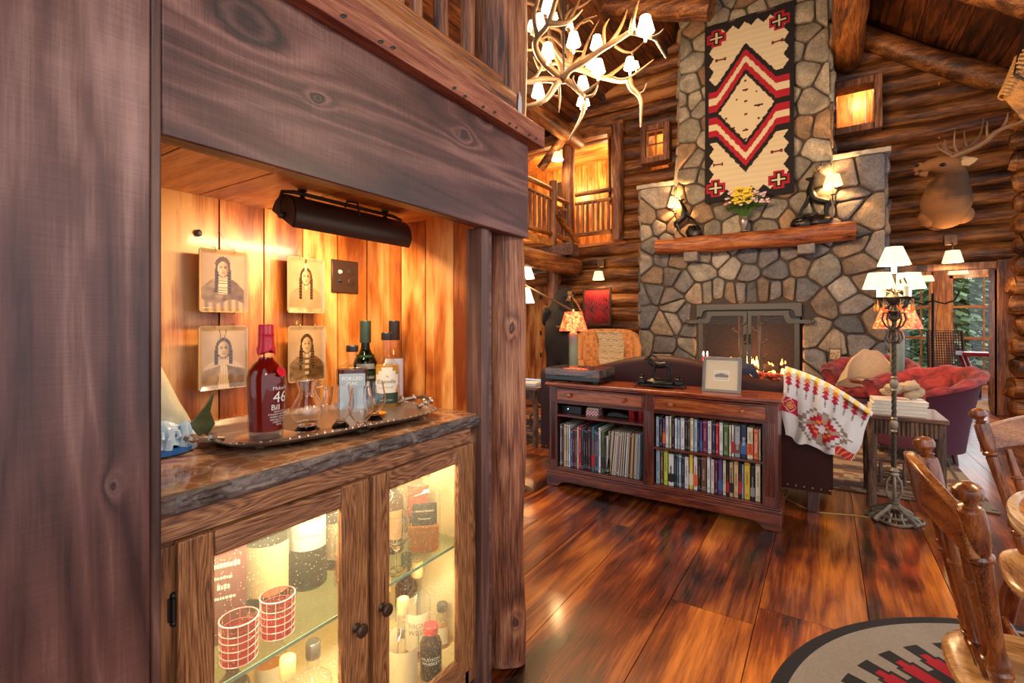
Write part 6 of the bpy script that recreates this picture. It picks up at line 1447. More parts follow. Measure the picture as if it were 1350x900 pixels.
for k in range(33):
    for z in (.006,H_-.006): m.ball((-W+.008+k*(2*W-.016)/32,0,z),(.0032,.003,.004),6,4)
part('frame',m,plain('grey_gilt',hexc('8a8378'),.4,.5),t,bevel=.002)
def etch(u,v):
    if .27<u<.73 and .30<v<.64:
        if .29<u<.71 and .32<v<.62:
            a=(u-.5)/.2; g=.62+.1*v
            if v>.42 and v<.5+.06*(1-abs(a))+.03*noise.noise(V((u*60,v*40,2))): g=.22+.1*noise.noise(V((u*90,v*90,1)))
            if v<.42: g-=.12*(noise.noise(V((u*30,v*60,4)))+.3)
            return (g,g*.9,g*.68)
        return hexc('efe9d8')
    return hexc('d8c49c')
m=MB(M=T); m.grid(lambda u,v:(-W+bw+(2*W-2*bw)*u,.006,bw+(H_-2*bw)*v),60,60,etch); part('matted_print',m,M_print,t)
m=MB(M=T); m.box((-W+.01,.016,.01),(W-.01,.02,H_-.01)); m.tube([(0,.02,H_*.7),(0,.06,.02)],.006,6); part('easel_back',m,M_dark,t)
# ------------------------------------------------------------------ camel-back leather sofa behind it
SX0,SX1,SYb,SYf=-2.12,.03,3.70,4.55
sf=thing('leather_sofa','dark brown leather camel-back sofa with its back to the bookcase','sofa',(-1.06,4.1,0))
def camel(x): t=(x+1.06)/1.02; return .845+.15*max(0,math.cos(min(1,abs(t)/.72)*PI/2))**1.3-.02*max(0,abs(t)-.8)
m=MB(); nu=48; prof=[(0,.14),(0,.5),(.0,'t-.05'),(.02,'t-.01'),(.06,'t'),(.11,'t-.02'),(.13,'t-.08'),(.16,.5),(.18,.2)]
m.grid(lambda u,v: (lambda x,j: (x,SYb+.02+prof[j][0],(camel(x)+(float(prof[j][1][1:] or 0) if isinstance(prof[j][1],str) else 0)) if isinstance(prof[j][1],str) else prof[j][1]))(SX0+(SX1-SX0)*u,int(round(v*8))),nu,8)
for e in (0,nu): m.f.append([j*(nu+1)+e for j in range(9)][::(1 if e==0 else -1)]); m.c.append((1,1,1)); m.o.append((0,0,0))
part('backrest',m,M_leather,sf,world=True,smooth=60)
m=MB(); m.box((SX0+.03,SYb+.1,.14),(SX1-.03,SYf,.36)); part('seat_base',m,M_leather,sf,world=True,bevel=.02)
for a,b in ((SX0+.16,-1.4),(-1.4,-.72),(-.72,SX1-.16)): m=MB(); m.box((a+.005,SYb+.2,.36),(b-.005,SYf+.02,.50)); part('seat_cushion',m,M_leather,sf,world=True,bevel=.035)
for s,xc in ((-1,SX0+.04),(1,SX1-.04)):
    m=MB(); m.tube([(xc+s*.03,SYb+.10,.58),(xc+s*.05,SYf,.58)],[.10,.10],20); m.box((xc-.07 if s>0 else xc-.05,SYb+.12,.14),(xc+.05 if s>0 else xc+.07,SYf-.01,.6)); part('rolled_arm',m,M_leather,sf,world=True,bevel=.01)
Rn=0; m=MB()
for k in range(46): m.ball((SX0+.01+(SX1-SX0-.02)*k/45,SYb+.016,.165),(.007,.004,.007),8,6)
part('nailhead_trim',m,M_brass,sf,world=True)
for x in (SX0+.1,SX1-.1):
    for y in (SYb+.08,SYf-.08): m=MB(); m.box((x-.035,y-.035,0),(x+.035,y+.035,.14)); part('leg',m,M_mahogz,sf,world=True,bevel=.004)
# patterned blanket over its right corner
def blanket(u,v):
    # u across, v 0 top .. 1 bottom
    W_=hexc('e4dfd8'); R_=hexc('c2203a'); O_=hexc('ee8a35'); Y_=hexc('f0c95a'); G_=hexc('9a8474'); D_=hexc('a99a8c'); B_=hexc('5a1828')
    def arrows(a,b,w,vv,v0,n):
        # a column of stacked chevrons getting narrower
        k=(vv-v0)/.055; i=int(k) if k>=0 else -1; f=k-i
        if 0<=i<n and abs(a-b)<w*(1-i*.06)*f: return [O_,R_,R_,Y_,R_,B_,R_,R_][i%8]
        return None
    if v<.30:
        p=u*9; j=int(p); f=abs(p-j-.5)*2
        if v<.23:
            k=v/.055; i=int(k); g=k-i
            if f<.75*(.35+.65*g): return [Y_,O_,R_,R_,B_][min(i,4)]
        elif f<.18: return B_ if int(v*100)%2 else W_
        return W_
    if .30<=v<.36 and abs((u*9)%1-.5)<.08 and int(v*110)%2: return B_
    cx=abs(u-.52); vy=(v-.66); st=math.floor(cx*22)/22
    d=st*.75+abs(math.floor(vy*26)/26)
    if u<.20:
        if abs(v-.52)<.11:
            q=abs(u-.09)/.09+abs(v-.52)/.11
            return W_ if q>1.0 and False else (O_ if q<.35 else B_ if q<.45 else Y_ if q<.55 else R_ if q<.9 else W_ if q<1.0 else R_)
        return W_
    if d<.05: return W_
    if d<.20:
        a=(math.atan2(vy,(u-.52)*.8)); s_=math.sin(a*2)
        if abs(s_)>.35: return R_ if int((d*60))%3 else O_
        return D_
    if d<.225: return W_
    if d<.25: return G_
    if d<.28: return W_
    if d<.30: return G_
    if v>.86 and (u<.18 or u>.7):
        return R_ if int(u*40+v*20)%3 else O_
    return W_
bl=thing('patterned_blanket','white wool blanket with red and orange arrow pattern over the sofa corner','blanket',(.0,3.7,.7))
# outline corners seen from the dining side, hung 2 cm behind the back plane
tl,tr=P(1034,488,y=3.685),P(1150,548,y=3.70); blc,brc=P(1033,574,y=3.675),P(1126,610,y=3.66)
def bfn(u,v):
    top=tl.lerp(tr,u); bot=blc.lerp(brc,u); top.z+=.035*math.sin(u*PI)+.0; bot.z+=-.00
    if v<.12:
        t=1-v/.12; k=max(0,1-u*1.6); p=top.copy(); p.y+=.16*t*k+.05*t; p.z+=.02*math.sin(t*PI)*1.0-.01*t; p.y+=.1*t*(1-k); return tuple(p)
    t=(v-.12)/.88; p=top.lerp(bot,t); p.y+=-.03*math.sin(t*PI)*.6-.018*math.sin(u*15+t*3)*(.2+t)-.01*math.sin(u*31); p.x+=.012*math.sin(u*9+t*8)*t; p.z+=.012*math.sin(u*17+1)*t
    if u>.62: p.y+=(u-.62)*.35*(1-t*.6)
    return tuple(p)
m=MB(); m.grid(bfn,96,110,lambda u,v: blanket(u,max(0,(v-.08)/.92)),thick=.006); part('woven_wool',m,M_cloth,bl,world=True,smooth=60)
m=MB(); Rg=random.Random(6); M_coral=plain('coral_wool',hexc('d2573a'),.9,nsc=80,amt=.4)
for (a,b,yy,zz,k) in ((985,1030,3.95,.89,46),(1072,1096,3.86,.80,26)):
    for i in range(k):
        q=P(a+(b-a)*Rg.random(),480,y=yy); m.ball((q.x,yy+Rg.uniform(-.05,.05),zz-.03+Rg.uniform(-.02,.02)+(.0)),(.017,.017,.013),7,5,.4,i)
single('wool_garland',m,M_coral,'coral red knotted wool fringe lying along the sofa back','fringe',kind='stuff')
# ------------------------------------------------------------------ small tasselled cushion corner beside the etching
m=MB(); m.ball((0,0,0),(.12,.06,.10),16,10,.2,4); t=single('navy_cushion',m,plain('navy_cloth',hexc('232338'),.8,nsc=80),'small navy cushion with silver tassels behind the framed etching','cushion',loc=(-.52,3.86,.86))
m=MB()
for i in range(10): a=i*.09; m.tube([(.06+a*.06,-.05,.02-a*.1),(.10+a*.05,-.055,-.02-a*.09)],[.006,.003],5)
part('tassel',m,M_silver,t)
# ------------------------------------------------------------------ wrought-iron floor lamp
LX,LY=.362,3.89
fl_=thing('floor_lamp','ornate wrought-iron floor lamp with three lit cream shades and amber drops','floor lamp',(LX,LY,0))
M_wr=plain('wrought_iron',hexc('4d453c'),.5,.7,nsc=60,amt=.4,bump=.4); M_castb=plain('cast_base_metal',hexc('8d8271'),.5,.6,nsc=60,amt=.4,bump=.5)
m=MB()
for k in range(4):
    a=PI/4+k*PI/2; c,s=math.cos(a),math.sin(a)
    m.tube([(.02*c,.02*s,.085),(.07*c,.07*s,.055),(.12*c,.12*s,.03),(.145*c,.145*s,.006)],[.02,.018,.016,.02],8,flat=.6)
    for d in (-.5,.5): e=a+d; m.tube([(.05*c,.05*s,.06),(.09*math.cos(e),.09*math.sin(e),.045),(.135*math.cos(e),.135*math.sin(e),.012)],[.010,.009,.010],6)
for r,z in ((.10,.036),(.135,.012)): m.tube([(r*math.cos(2*PI*k/32)*(1+.09*math.cos(8*PI*k/32)),r*math.sin(2*PI*k/32)*(1+.09*math.cos(8*PI*k/32)),z) for k in range(33)],.009,6)
for k in range(24): a=2*PI*k/24; m.tube([(.06*math.cos(a),.06*math.sin(a),.052),(.13*math.cos(a),.13*math.sin(a),.016)],.004,5)
m.lathe([(.03,.07),(.045,.078),(.02,.095),(.03,.11),(.015,.12)],20); part('openwork_base',m,M_castb,fl_)
m=MB()
for k in range(4):
    a=k*PI/2; c,s=math.cos(a),math.sin(a); m.tube([(.012*c,.012*s,.12),(.04*c,.04*s,.17),(.035*c,.035*s,.24),(.012*c,.012*s,.28)],.008,6)
m.lathe([(.012,.12),(.03,.13),(.012,.14)],16); m.lathe([(.012,.27),(.028,.285),(.02,.30),(.03,.31),(.012,.33)],16); part('openwork_knot',m,M_castb,fl_)
m=MB(); nn=90; tw=[]
for st_ in range(3):
    ph=st_*2*PI/3; m.tube([(.0065*math.cos(ph+i*.55),.0065*math.sin(ph+i*.55),.33+.94*i/nn) for i in range(nn+1)],.0075,6)
part('twisted_pole',m,M_wr,fl_)
for z in (.60,.86): m=MB(); m.lathe([(.012,-.05),(.02,-.04),(.014,-.03),(.022,-.015),(.022,.015),(.014,.03),(.02,.04),(.012,.05)],18,o=(0,0,z)); part('pole_collar',m,M_castb,fl_)
m=MB(); m.lathe([(.01,1.25),(.022,1.27),(.014,1.29),(.035,1.32),(.02,1.34),(.012,1.36),(.045,1.39),(.05,1.41),(.02,1.44),(.01,1.46),(.012,1.56)],22); part('turned_stem',m,M_wr,fl_)
def scr(mb,a,pts,r): c,s=math.cos(a),math.sin(a); mb.tube([(p[0]*c,p[0]*s,p[1]) for p in pts],r,7)
M_drop=stain('amber_drop',(.95,.42,.05),.6)
top=P(1179,338,y=LY); h1=top.z
for k in range(4):
    a=.45+k*PI/2; m=MB()
    scr(m,a,[(.01,1.20),(.05,1.23),(.07,1.27),(.06,1.31),(.035,1.31),(.03,1.285),(.045,1.275)],.006)
    scr(m,a,[(.01,1.13),(.03,1.12),(.05,1.15),(.04,1.19),(.02,1.20)],.006)
    scr(m,a+.8,[(.01,1.44),(.05,1.45),(.065,1.49),(.05,1.53),(.03,1.52),(.035,1.495)],.006); part('scroll',m,M_wr,fl_)
arms=[]
for k,a in enumerate((-2.56,.58,-1.0,2.1)):
    L=.095; m=MB(); scr(m,a,[(.02,1.38),(.05,1.34),(.08,1.35),(L,1.39),(L,1.41)],.007); c,s=math.cos(a),math.sin(a); m.lathe([(.012,1.395),(.04,1.405),(.042,1.41),(.012,1.412)],16,o=(L*c,L*s,0)); am=part('lamp_arm',m,M_wr,fl_)
    m=MB(); m.lathe([(.013,1.41),(.013,1.47),(.011,1.475)],14,o=(L*c,L*s,0)); part('candle_sleeve',m,M_shadew if k<2 else M_cream,am)
    for d in (-.035,.035): m=MB(); m.tube([(L*c-s*d,L*s+c*d,1.40),(L*c-s*d,L*s+c*d,1.37)],.0015,4); m.lathe([(.001,0),(.008,.012),(.006,.035),(.002,.05)],8,o=(L*c-s*d,L*s+c*d,1.32)); part('amber_drop',m,M_drop,am)
    if k<2:
        m=MB(); conic(m,.088,.058,.10,1.465,24,o=(L*c,L*s)); part('lamp_shade',m,M_shade,am); lamp('floor_lamp_bulb',(LX+L*c,LY+L*s,1.50),3,(1,.7,.4),.03)
m=MB(); conic(m,.088,.045,.115,h1-.055,24); sd_=part('lamp_shade',m,M_shade,fl_); m=MB(); m.lathe([(.014,1.56),(.014,h1-.05)],12); part('candle_sleeve',m,M_shadew,fl_); lamp('floor_lamp_bulb',(LX,LY,h1-.03),3,(1,.7,.4),.03)
a=P(1036,657,z=.004); b=P(1060,669,z=.004); c=P(1100,677,z=.004); d=P(1150,682,z=.004); m=MB(); m.tube([V((a.x,a.y+.1,.005)),a,b,P(1078,675,z=.004),c,P(1125,679,z=.004),d],.0045,6); single('floor_cable',m,plain('tan_cord',hexc('b08a4a'),.6),'tan cord running over the floor from sofa to floor lamp','cord',loc=(0,0,0))
# ------------------------------------------------------------------ twig side tables
def twig_table(name,label,x0,x1,y0,y1,h,seed=1):
    c=V(((x0+x1)/2,(y0+y1)/2,0)); t=thing(name,label,'side table',c); w,d=(x1-x0)/2,(y1-y0)/2
    m=MB(); m.box((-w-.02,-d-.02,h-.03),(w+.02,d+.02,h)); part('tabletop',m,wood('dark_table_top',hexc('2c1a12'),hexc('5c3c28'),hexc('86603f'),'x',2,.3,.2,6,coat=.2),t,bevel=.004)
    n=int(2*w/.024)
    m=MB()
    for k in range(n): 
        x=-w+.02+(2*w-.04)*k/(n-1); m.tube([(x,-d,h-.03),(x,-d,h-.125)],.0115,8,wob=.2,seed=k)
    for k in range(int(2*d/.024)): 
        y=-d+.03+(2*d-.06)*k/(int(2*d/.024)-1); m.tube([(-w,y,h-.03),(-w,y,h-.125)],.0115,8,wob=.2,seed=k+3); m.tube([(w,y,h-.03),(w,y,h-.125)],.0115,8,wob=.2,seed=k+3)
    part('twig_apron',m,M_twig,t,smooth=50)
    for sx_ in (-1,1):
        for sy in (-1,1): m=MB(); m.log((sx_*(w-.02),sy*(d-.02),0),(sx_*(w-.02),sy*(d-.02),h-.03),.026,seed=seed+sx_+sy*3,seg=12,r1=.028,wob=.3); part('leg',m,M_twig,t,smooth=60)
    for z in (.16,.33):
        for sy in (-1,1): m=MB(); m.log((-w,sy*(d-.02),z),(w,sy*(d-.02),z),.014,seed=seed+z*9,seg=8); part('stretcher',m,M_twig,t,smooth=60)
    for k in range(5):
        x=-w+.07+(2*w-.14)*k/4
        m=MB(); m.log((x,-d+.02,.16),(x,-d+.02,.33),.011,seed=k+seed,seg=8,rings=4); part('spindle',m,M_twig,t,smooth=60)
    m=MB()
    for k in range(7): y=-d+.03+(2*d-.06)*k/6; m.log((-w+.03,y,.175),(w-.03,y,.175),.012,seed=k,seg=7,rings=4)
    part('lower_shelf_twigs',m,M_twig,t,smooth=60)
    return t
TH=.632
twig_table('twig_table','rustic twig side table with a stack of white books beside the floor lamp',.24,.63,4.05,4.50,TH)
bk=P(1197,545,y=4.12)
for i,(w,d,lb) in enumerate(((.30,.24,'lowest'),(.30,.24,'second lowest'),(.295,.235,'second highest'),(.29,.235,'topmost'))):
    t=thing('white_book','large white picture book, %s in the stack on the twig table'%lb,'book',(.40+.004*i,4.20,TH+.0005+i*.0235),.05*(i%2)-.02,'large white books in a flat stack')
    m=MB(); m.box((-w/2,-d/2,0),(w/2,d/2,.0018)); m.box((-w/2,-d/2,.0215),(w/2,d/2,.0233)); m.box((-w/2,d/2-.002,0),(w/2,d/2,.0233)); part('cover',m,plain('white_book_cover',hexc('d5d0c6'),.4),t)
    m=MB(); m.box((-w/2+.003,-d/2+.003,.0018),(w/2-.003,d/2-.002,.0215)); part('pages',m,M_paper,t)
m=MB()
for k in range(7): Rr=random.Random(k); m.ball((Rr.uniform(-.09,.09),Rr.uniform(-.03,.03),.035+.01*k%3),(.05,.035,.03),12,8,.6,k)
m.v=[V((p.x,p.y,max(p.z,0))) for p in m.v]; single('antler_burr',m,plain('pale_bone',hexc('b39c7c'),.8,nsc=20,amt=.3,bump=.5),'lumpy tan carved piece on top of the white book stack','carving',loc=(.43,4.19,TH+.0955),smooth=60)
twig_table('twig_table','rustic twig side table holding papers at the left end of the sofa',-2.98,-2.42,4.15,4.6,.60,seed=8)
m=MB(); m.box((-.13,-.1,0),(.13,.1,.03)); single('magazine_stack',m,plain('magazine_grey',hexc('b9b8b8'),.5),'grey stack of magazines on the twig table left of the sofa','magazines',loc=(-2.62,4.3,.6005),rotz=.2,bevel=.002)
# ------------------------------------------------------------------ red velvet tub chairs
def velvet(): 
    N=NT('red_velvet'); c=N.coords(); n=N.noise(c,7,4,.6,1.0); col=N.ramp(n,[(.35,hexc('4e0c12')),(.5,hexc('8a1e24')),(.7,hexc('b2423e'))]); b=N.bsdf(col,.75); b.inputs['Sheen Weight'].default_value=.15; N.bump(b,n,.3,.01); return N.m
M_vel=velvet(); M_velp=plain('plum_velvet',hexc('4a1a30'),.7,nsc=40,amt=.35,**{})
def tub(label,x,y,rz,s=1.0):
    t=thing('velvet_armchair',label,'armchair',(x,y,0),rz,'red velvet armchairs by the fireplace'); n=40
    def top(a): return .58+.24*max(0,math.cos(a*.5))**2          # a=0 at the back
    A=[math.radians(-118+236*i/n) for i in range(n+1)]
    def ring(rad,zf): return [(math.sin(a)*rad(a),math.cos(a)*rad(a),zf(a)) for a in A]
    prof=[(lambda a:.33,lambda a:.12),(lambda a:.36,lambda a:.35),(lambda a:.43,lambda a:top(a)-.08),(lambda a:.475,lambda a:top(a)-.02)]
    m=MB(); R_=[ring(lambda a,f=f:f(a)*s,z) for f,z in prof]; W=n+1; m.add([p for r in R_ for p in r],[(j*W+i,j*W+i+1,(j+1)*W+i+1,(j+1)*W+i) for j in range(3) for i in range(n)]); part('outer_shell',m,M_velp,t,smooth=80)
    m=MB(); prof=[(.475,-.02),(.48,.012),(.44,.03),(.37,.015),(.33,-.05),(.30,-.25)]; R_=[[(math.sin(a)*r*s,math.cos(a)*r*s,top(a)+z+.012*math.sin(a*11)*(1 if k in(2,3) else 0)) for a in A] for k,(r,z) in enumerate(prof)]
    m.add([p for r in R_ for p in r],[(j*W+i,j*W+i+1,(j+1)*W+i+1,(j+1)*W+i) for j in range(5) for i in range(n)])
    for i in (0,n):
        o=[(math.sin(A[i])*r*s,math.cos(A[i])*r*s,z) for r,z in ((.33,.12),(.36,.35),(.43,top(A[i])-.08),(.475,top(A[i])-.02),(.48,top(A[i])+.012),(.44,top(A[i])+.03),(.37,top(A[i])+.015),(.33,top(A[i])-.05),(.30,.12))]; m.add(o,[tuple(range(9))])
    part('inner_back',m,M_vel,t,smooth=70)
    m=MB(); m.lathe([(.31*s,.12),(.33*s,.14),(.34*s,.36),(.33*s,.38)],30); part('seat_base',m,M_velp,t)
    m=MB(); m.lathe([(.30*s,.38),(.335*s,.40),(.335*s,.46),(.29*s,.49),(0,.50)],30); part('seat_cushion',m,M_vel,t)
    for a in (45,135,225,315): m=MB(); q=math.radians(a); m.tube([(.25*math.cos(q),.25*math.sin(q),.12),(.27*math.cos(q),.27*math.sin(q),0)],[.025,.018],8); part('leg',m,M_mahogz,t)
    return t
tub('near red velvet tub armchair with a plum outside behind the twig table',.70,5.75,math.radians(-62),1.0)
tub('far red velvet tub armchair with a tan throw, closest to the fireplace',.42,7.1,math.radians(-20),1.0)
m=MB(); 
def thr2(u,v):
    x=-.30+.60*u; r=1-(2*u-1)**2; return (x*(1-.25*v*v),-.01-.10*v,.44+.44*v*(.25+.75*math.sqrt(max(0,r)))+.01*math.sin(u*20))
m.grid(thr2,24,16,thick=.02); single('tan_cushion',m,plain('tan_linen_stripe',hexc('cdb38b'),.9,nsc=40),'large rounded tan cushion standing on the far red armchair','cushion',loc=(.38,6.93,.06),rotz=math.radians(20),smooth=60)
tb=thing('round_table','small dark round side table between the two red armchairs','side table',(.42,6.45,0)); m=MB(); m.lathe([(.21,.60),(.225,.605),(.225,.625),(.215,.632)],36); part('tabletop',m,M_mahog,tb); m=MB(); m.lathe([(.14,0),(.15,.02),(.03,.06),(.02,.2),(.03,.4),(.02,.55),(.08,.60)],18); part('pedestal',m,M_mahogz,tb)
for i,c in enumerate(('c9bfa8','8f7c63')): m=MB(); m.box((-.10,-.075,0),(.10,.075,.016)); single('slim_book',m,plain('slim_book_%d'%i,hexc(c),.5),['pale lower book on the small round table','tan upper book on the small round table'][i],'book',loc=(.40,6.42,.6325+i*.0165),rotz=.3+i*.3,bevel=.001)
gt=thing('glass_stand','dark round stand carrying the glass globe and the mica lamp behind the near armchair','stand',(.86,6.42,0)); m=MB(); m.lathe([(.25,.44),(.26,.445),(.26,.465),(.25,.47)],30); part('stand_top',m,M_mahog,gt)
for k in range(3): a=2*PI*k/3; m=MB(); m.tube([(.1*math.cos(a),.1*math.sin(a),.44),(.12*math.cos(a),.12*math.sin(a),0)],.014,8); part('leg',m,M_mahogz,gt)
gg=thing('glass_globe','clear glass globe jar with a knobbed lid beyond the red armchair','jar',(.99,6.50,.4705)); m=MB(); m.lathe([(.05,0),(.055,.005),(.02,.02),(.02,.035),(.08,.07),(.12,.13),(.125,.17),(.10,.23),(.06,.26),(.055,.265)],28,caps=False); part('glass_bowl',m,_m['crystal_glass'],gg); m=MB(); m.lathe([(.06,.265),(.05,.28),(.015,.295),(.02,.31),(.015,.325),(.003,.33)],20,caps=False); part('lid',m,_m['crystal_glass'],gg); m=MB(); m.ball((0,0,.13),(.08,.08,.05),14,8,.3,3); part('dark_potpourri',m,plain('potpourri',hexc('5a3320'),.8,nsc=60,amt=.5),gg)
# ------------------------------------------------------------------ coffee table with twig candlesticks
ctb=thing('coffee_table','low dark log coffee table before the fire','coffee table',(-1.0,6.0,0)); m=MB(); m.box((-.62,-.38,.40),(.62,.38,.46)); part('tabletop',m,M_mahog,ctb,bevel=.01)
for sx_ in (-1,1):
    for sy in (-1,1): m=MB(); m.log((sx_*.52,sy*.3,0),(sx_*.52,sy*.3,.40),.045,seed=sx_+sy*2,seg=12); part('leg',m,M_logz,ctb)
for px0,px1,yt,yy,lb in ((975,980,417,4.98,'left of two tall bare twig candlesticks before the fire doors'),(1001,1004,415,4.86,'right of two tall bare twig candlesticks before the fire doors')):
    top=P(px0,yt,y=yy); bt=P(px1,500,y=yy); t=thing('twig_candlestick',lb,'candlestick',(bt.x,yy,0),0,'twig candlesticks'); m=MB(); tp=V((top.x-bt.x,0,top.z))
    m.tube([(0,0,.02),(.006,0,tp.z*.5),tp*.8+V((0,0,tp.z*.0)),tp],[.022,.018,.015,.013],9,wob=.4,seed=px0)
    for k,(f,s) in enumerate(((.62,-1),(.80,1),(.88,-1),(.70,1),(.93,1))): b=V((tp.x*f,0,tp.z*f)); m.tube([b,b+V((s*.045,-.01,.02)),b+V((s*.055,-.01,.035))],[.009,.008,.006],6); m.ball(b+V((s*.056,-.01,.038)),.011,7,5)
    part('twig_stem',m,M_twig,t,smooth=60); m=MB(); m.lathe([(.09,0),(.095,.01),(.04,.02),(.02,.05)],22); part('foot',m,M_iron,t)
for px,lb in ((927.5,'left of the two lit red candles beyond the etching frame'),(932.5,'right of the two lit red candles beyond the etching frame')):
    q=P(px,478,y=5.2); t=thing('red_candle',lb,'candle',(q.x,5.2,q.z),0,'lit red candles'); m=MB(); m.lathe([(.011,-.02),(.011,.07),(.008,.072)],14); part('wax_stick',m,plain('red_wax',hexc('d01830'),.4,**{'Emission Color':(1,.05,.05,1),'Emission Strength':.15}) if False else plain('red_wax',hexc('d01830'),.4),t)
    m=MB(); m.lathe([(.002,.074),(.008,.084),(.006,.10),(.001,.115)],10); part('candle_flame',m,lit('candle_flame',(1,.62,.22),45),t); lamp('candle_light',(q.x,5.15,q.z+.1),1.5,(1,.6,.25),.01)
q=P(930,480,y=5.2); m=MB(); m.lathe([(.13,0),(.135,.012),(.03,.03),(.018,.06),(.018,q.z-.10),(.03,q.z-.08),(.03,q.z-.06)],18); m.tube([(-.04,0,q.z-.04),(.04,0,q.z-.04)],.014,8); m.tube([(0,0,q.z-.08),(0,0,q.z-.04)],.012,8); single('candle_stand',m,M_iron,'iron stand carrying the two lit red candles','candle stand',loc=(q.x,5.2,0))
# ------------------------------------------------------------------ wing chair with striped throw, end table and mica lamp
M_rose=plain('quilted_gold_upholstery',hexc('bd8048'),.85,tint=True,nsc=22,amt=.35,bump=.4)
wc=thing('wing_chair','gold quilted armchair with a striped throw below the red painting','armchair',(-2.95,7.35,0),math.radians(22))
m=MB(); sec=[(0,.42,.0),(.02,.70,.02),(.03,1.02,.05)]
m.grid(lambda u,v:(lambda x,r:(x*(1-.10*v**3),.36+.06*v-.05*math.sin(v*PI)+.010*math.cos(u*44+v*34)*math.cos(u*44-v*34),.36+(.60+.10*math.sqrt(max(0,1-(2*u-1)**4)))*v))(-.43+.86*u,0),96,80,lambda u,v:(lambda d:(1.15,1.1,1.0) if d>.5 else (.78,.62,.5) if d<.12 else (1,.95,.9))(min(abs(((u*11+v*9)%1)-.5),abs(((u*11-v*9)%1)-.5))*2),thick=-.14); part('backrest',m,M_rose,wc,smooth=60)
for s in (-1,1):
    m=MB(); m.tube([(s*.36,.44,1.0),(s*.42,.38,.98),(s*.47,.24,.84),(s*.47,.12,.62)],[.07,.10,.10,.07],14,flat=.7); part('wing',m,M_rose,wc,smooth=60)
    m=MB(); m.tube([(s*.44,.35,.56),(s*.44,-.32,.56)],.085,16); m.box((s*.44-.075,-.33,.12),(s*.44+.075,.4,.54)); part('rolled_arm',m,M_rose,wc,bevel=.02,smooth=60)
m=MB(); m.box((-.38,-.34,.14),(.38,.38,.34)); part('seat_base',m,M_rose,wc,bevel=.02); m=MB(); m.box((-.36,-.37,.34),(.36,.30,.48)); part('seat_cushion',m,M_rose,wc,bevel=.05)
for x in (-.36,.36):
    for y in (-.28,.34): m=MB(); m.tube([(x,y,.14),(x,y,0)],[.03,.02],8); part('leg',m,M_mahogz,wc)
def stripes(u,v):
    k=(v*26+.25*math.sin(u*7))%1; j=int(v*26+.25*math.sin(u*7)); a,b=hexc('c9b187'),hexc('8f7a58'); return b if k<.3 else (hexc('a9653c') if j%4==0 and k<.55 else a)
m=MB()
def thf(u,v):
    x=-.20+.40*u+.10*v; 
    if v<.15: t=v/.15; return (x,.42-.30*t,1.08+.02*math.sin(t*PI))
    t=(v-.15)/.85; return (x+.02*math.sin(t*6),.13-.04*t-(.12*max(0,t-.62)/.38),1.085-.56*t+.0*u+.008*math.sin(u*14))
m.grid(thf,36,70,stripes,thick=.01); st=single('striped_throw',m,M_cloth,'tan throw with rust and grey stripes over the gold armchair','throw',loc=(-2.95,7.35,0),rotz=math.radians(22),smooth=60)
et=thing('end_table','small wooden end table under the red-shaded lamp','side table',(-2.54,5.55,0)); m=MB(); m.box((-.26,-.24,.60),(.26,.24,.635)); part('tabletop',m,M_mahog,et,bevel=.005)
for sx_ in (-1,1):
    for sy in (-1,1): m=MB(); m.tube([(sx_*.22,sy*.2,.6),(sx_*.22,sy*.2,0)],[.022,.016],8); part('leg',m,M_mahogz,et)
q=P(756,450,y=5.55); ml=thing('table_lamp','table lamp with a glowing red mica shade on a grey green column','table lamp',(q.x,5.55,.635))
m=MB(); zb0=P(756,437,y=5.55).z-.635; m.lathe([(.055,0),(.06,.01),(.06,zb0-.05),(.052,zb0-.02),(.03,zb0)],28); part('ceramic_column',m,plain('grey_green_glaze',hexc('6e7a68'),.3,nsc=30,amt=.2),ml)
zs0=P(756,436,y=5.55).z-.635; zs1=P(756,411,y=5.55).z-.635
def mica():
    N=NT('red_mica_shade'); c=N.coords(); n=N.noise(c,22,4,.7,.8); col=N.ramp(n,[(.38,(.35,.015,.01)),(.5,(.85,.10,.03)),(.66,(1,.42,.12))]); g=N.n('ShaderNodeBsdfPrincipled'); N.l(col,g.inputs['Base Color']); N.l(col,g.inputs['Emission Color']); g.inputs['Emission Strength'].default_value=1.1; N.l(g.outputs[0],N.out.inputs[0]); return N.m
m=MB(); r0=(P(773,436,y=5.55)-P(737,436,y=5.55)).length/2*.94; r1=r0*.6; n=8
conic(m,r0,r1,zs1-zs0,zs0,24); part('mica_shade',m,mica(),ml)
m=MB(); m.tube([(0,0,zb0),(0,0,zs1+.0)],.006,8); m.ball((0,0,zs1+.02),.014,8,6); m.lathe([(.02,zb0-.005),(.03,zb0+.005),(.008,zb0+.02)],12); part('lamp_fitting',m,M_cream,ml)
m=MB(); m.ball((0,0,(zs0+zs1)/2),(.03,.03,.04),10,8); part('bulb',m,M_shadew,ml); lamp('table_lamp_bulb',(q.x,5.55,.635+(zs0+zs1)/2),16,(1,.5,.2),.04)
q2=P(1183,415,y=6.30); l2=dup(ml,(q2.x,6.30,.471),label='glowing amber red mica lamp half hidden behind the iron floor lamp'); zz=P(1183,433,y=6.30).z-.471
for c_ in l2.children:
    if not c_.name.startswith('ceramic'): c_.location.z+=zz-zs0; c_.scale=(1.15,1.15,1.0)
    else: c_.scale=(1,1,(zz-zs0+zb0)/zb0)
lamp('table_lamp_bulb',(q2.x,6.3,q2.z),8,(1,.5,.2),.04)
m=MB(); 
for k in range(6): m.ball((.035*math.cos(k),.035*math.sin(k),.03),(.03,.03,.03),10,6,.4,k)
single('silver_bowl',m,M_silver,'small bright silver ornament beside the mica lamp','ornament',loc=(P(775,478,y=5.45).x,5.45,.636))
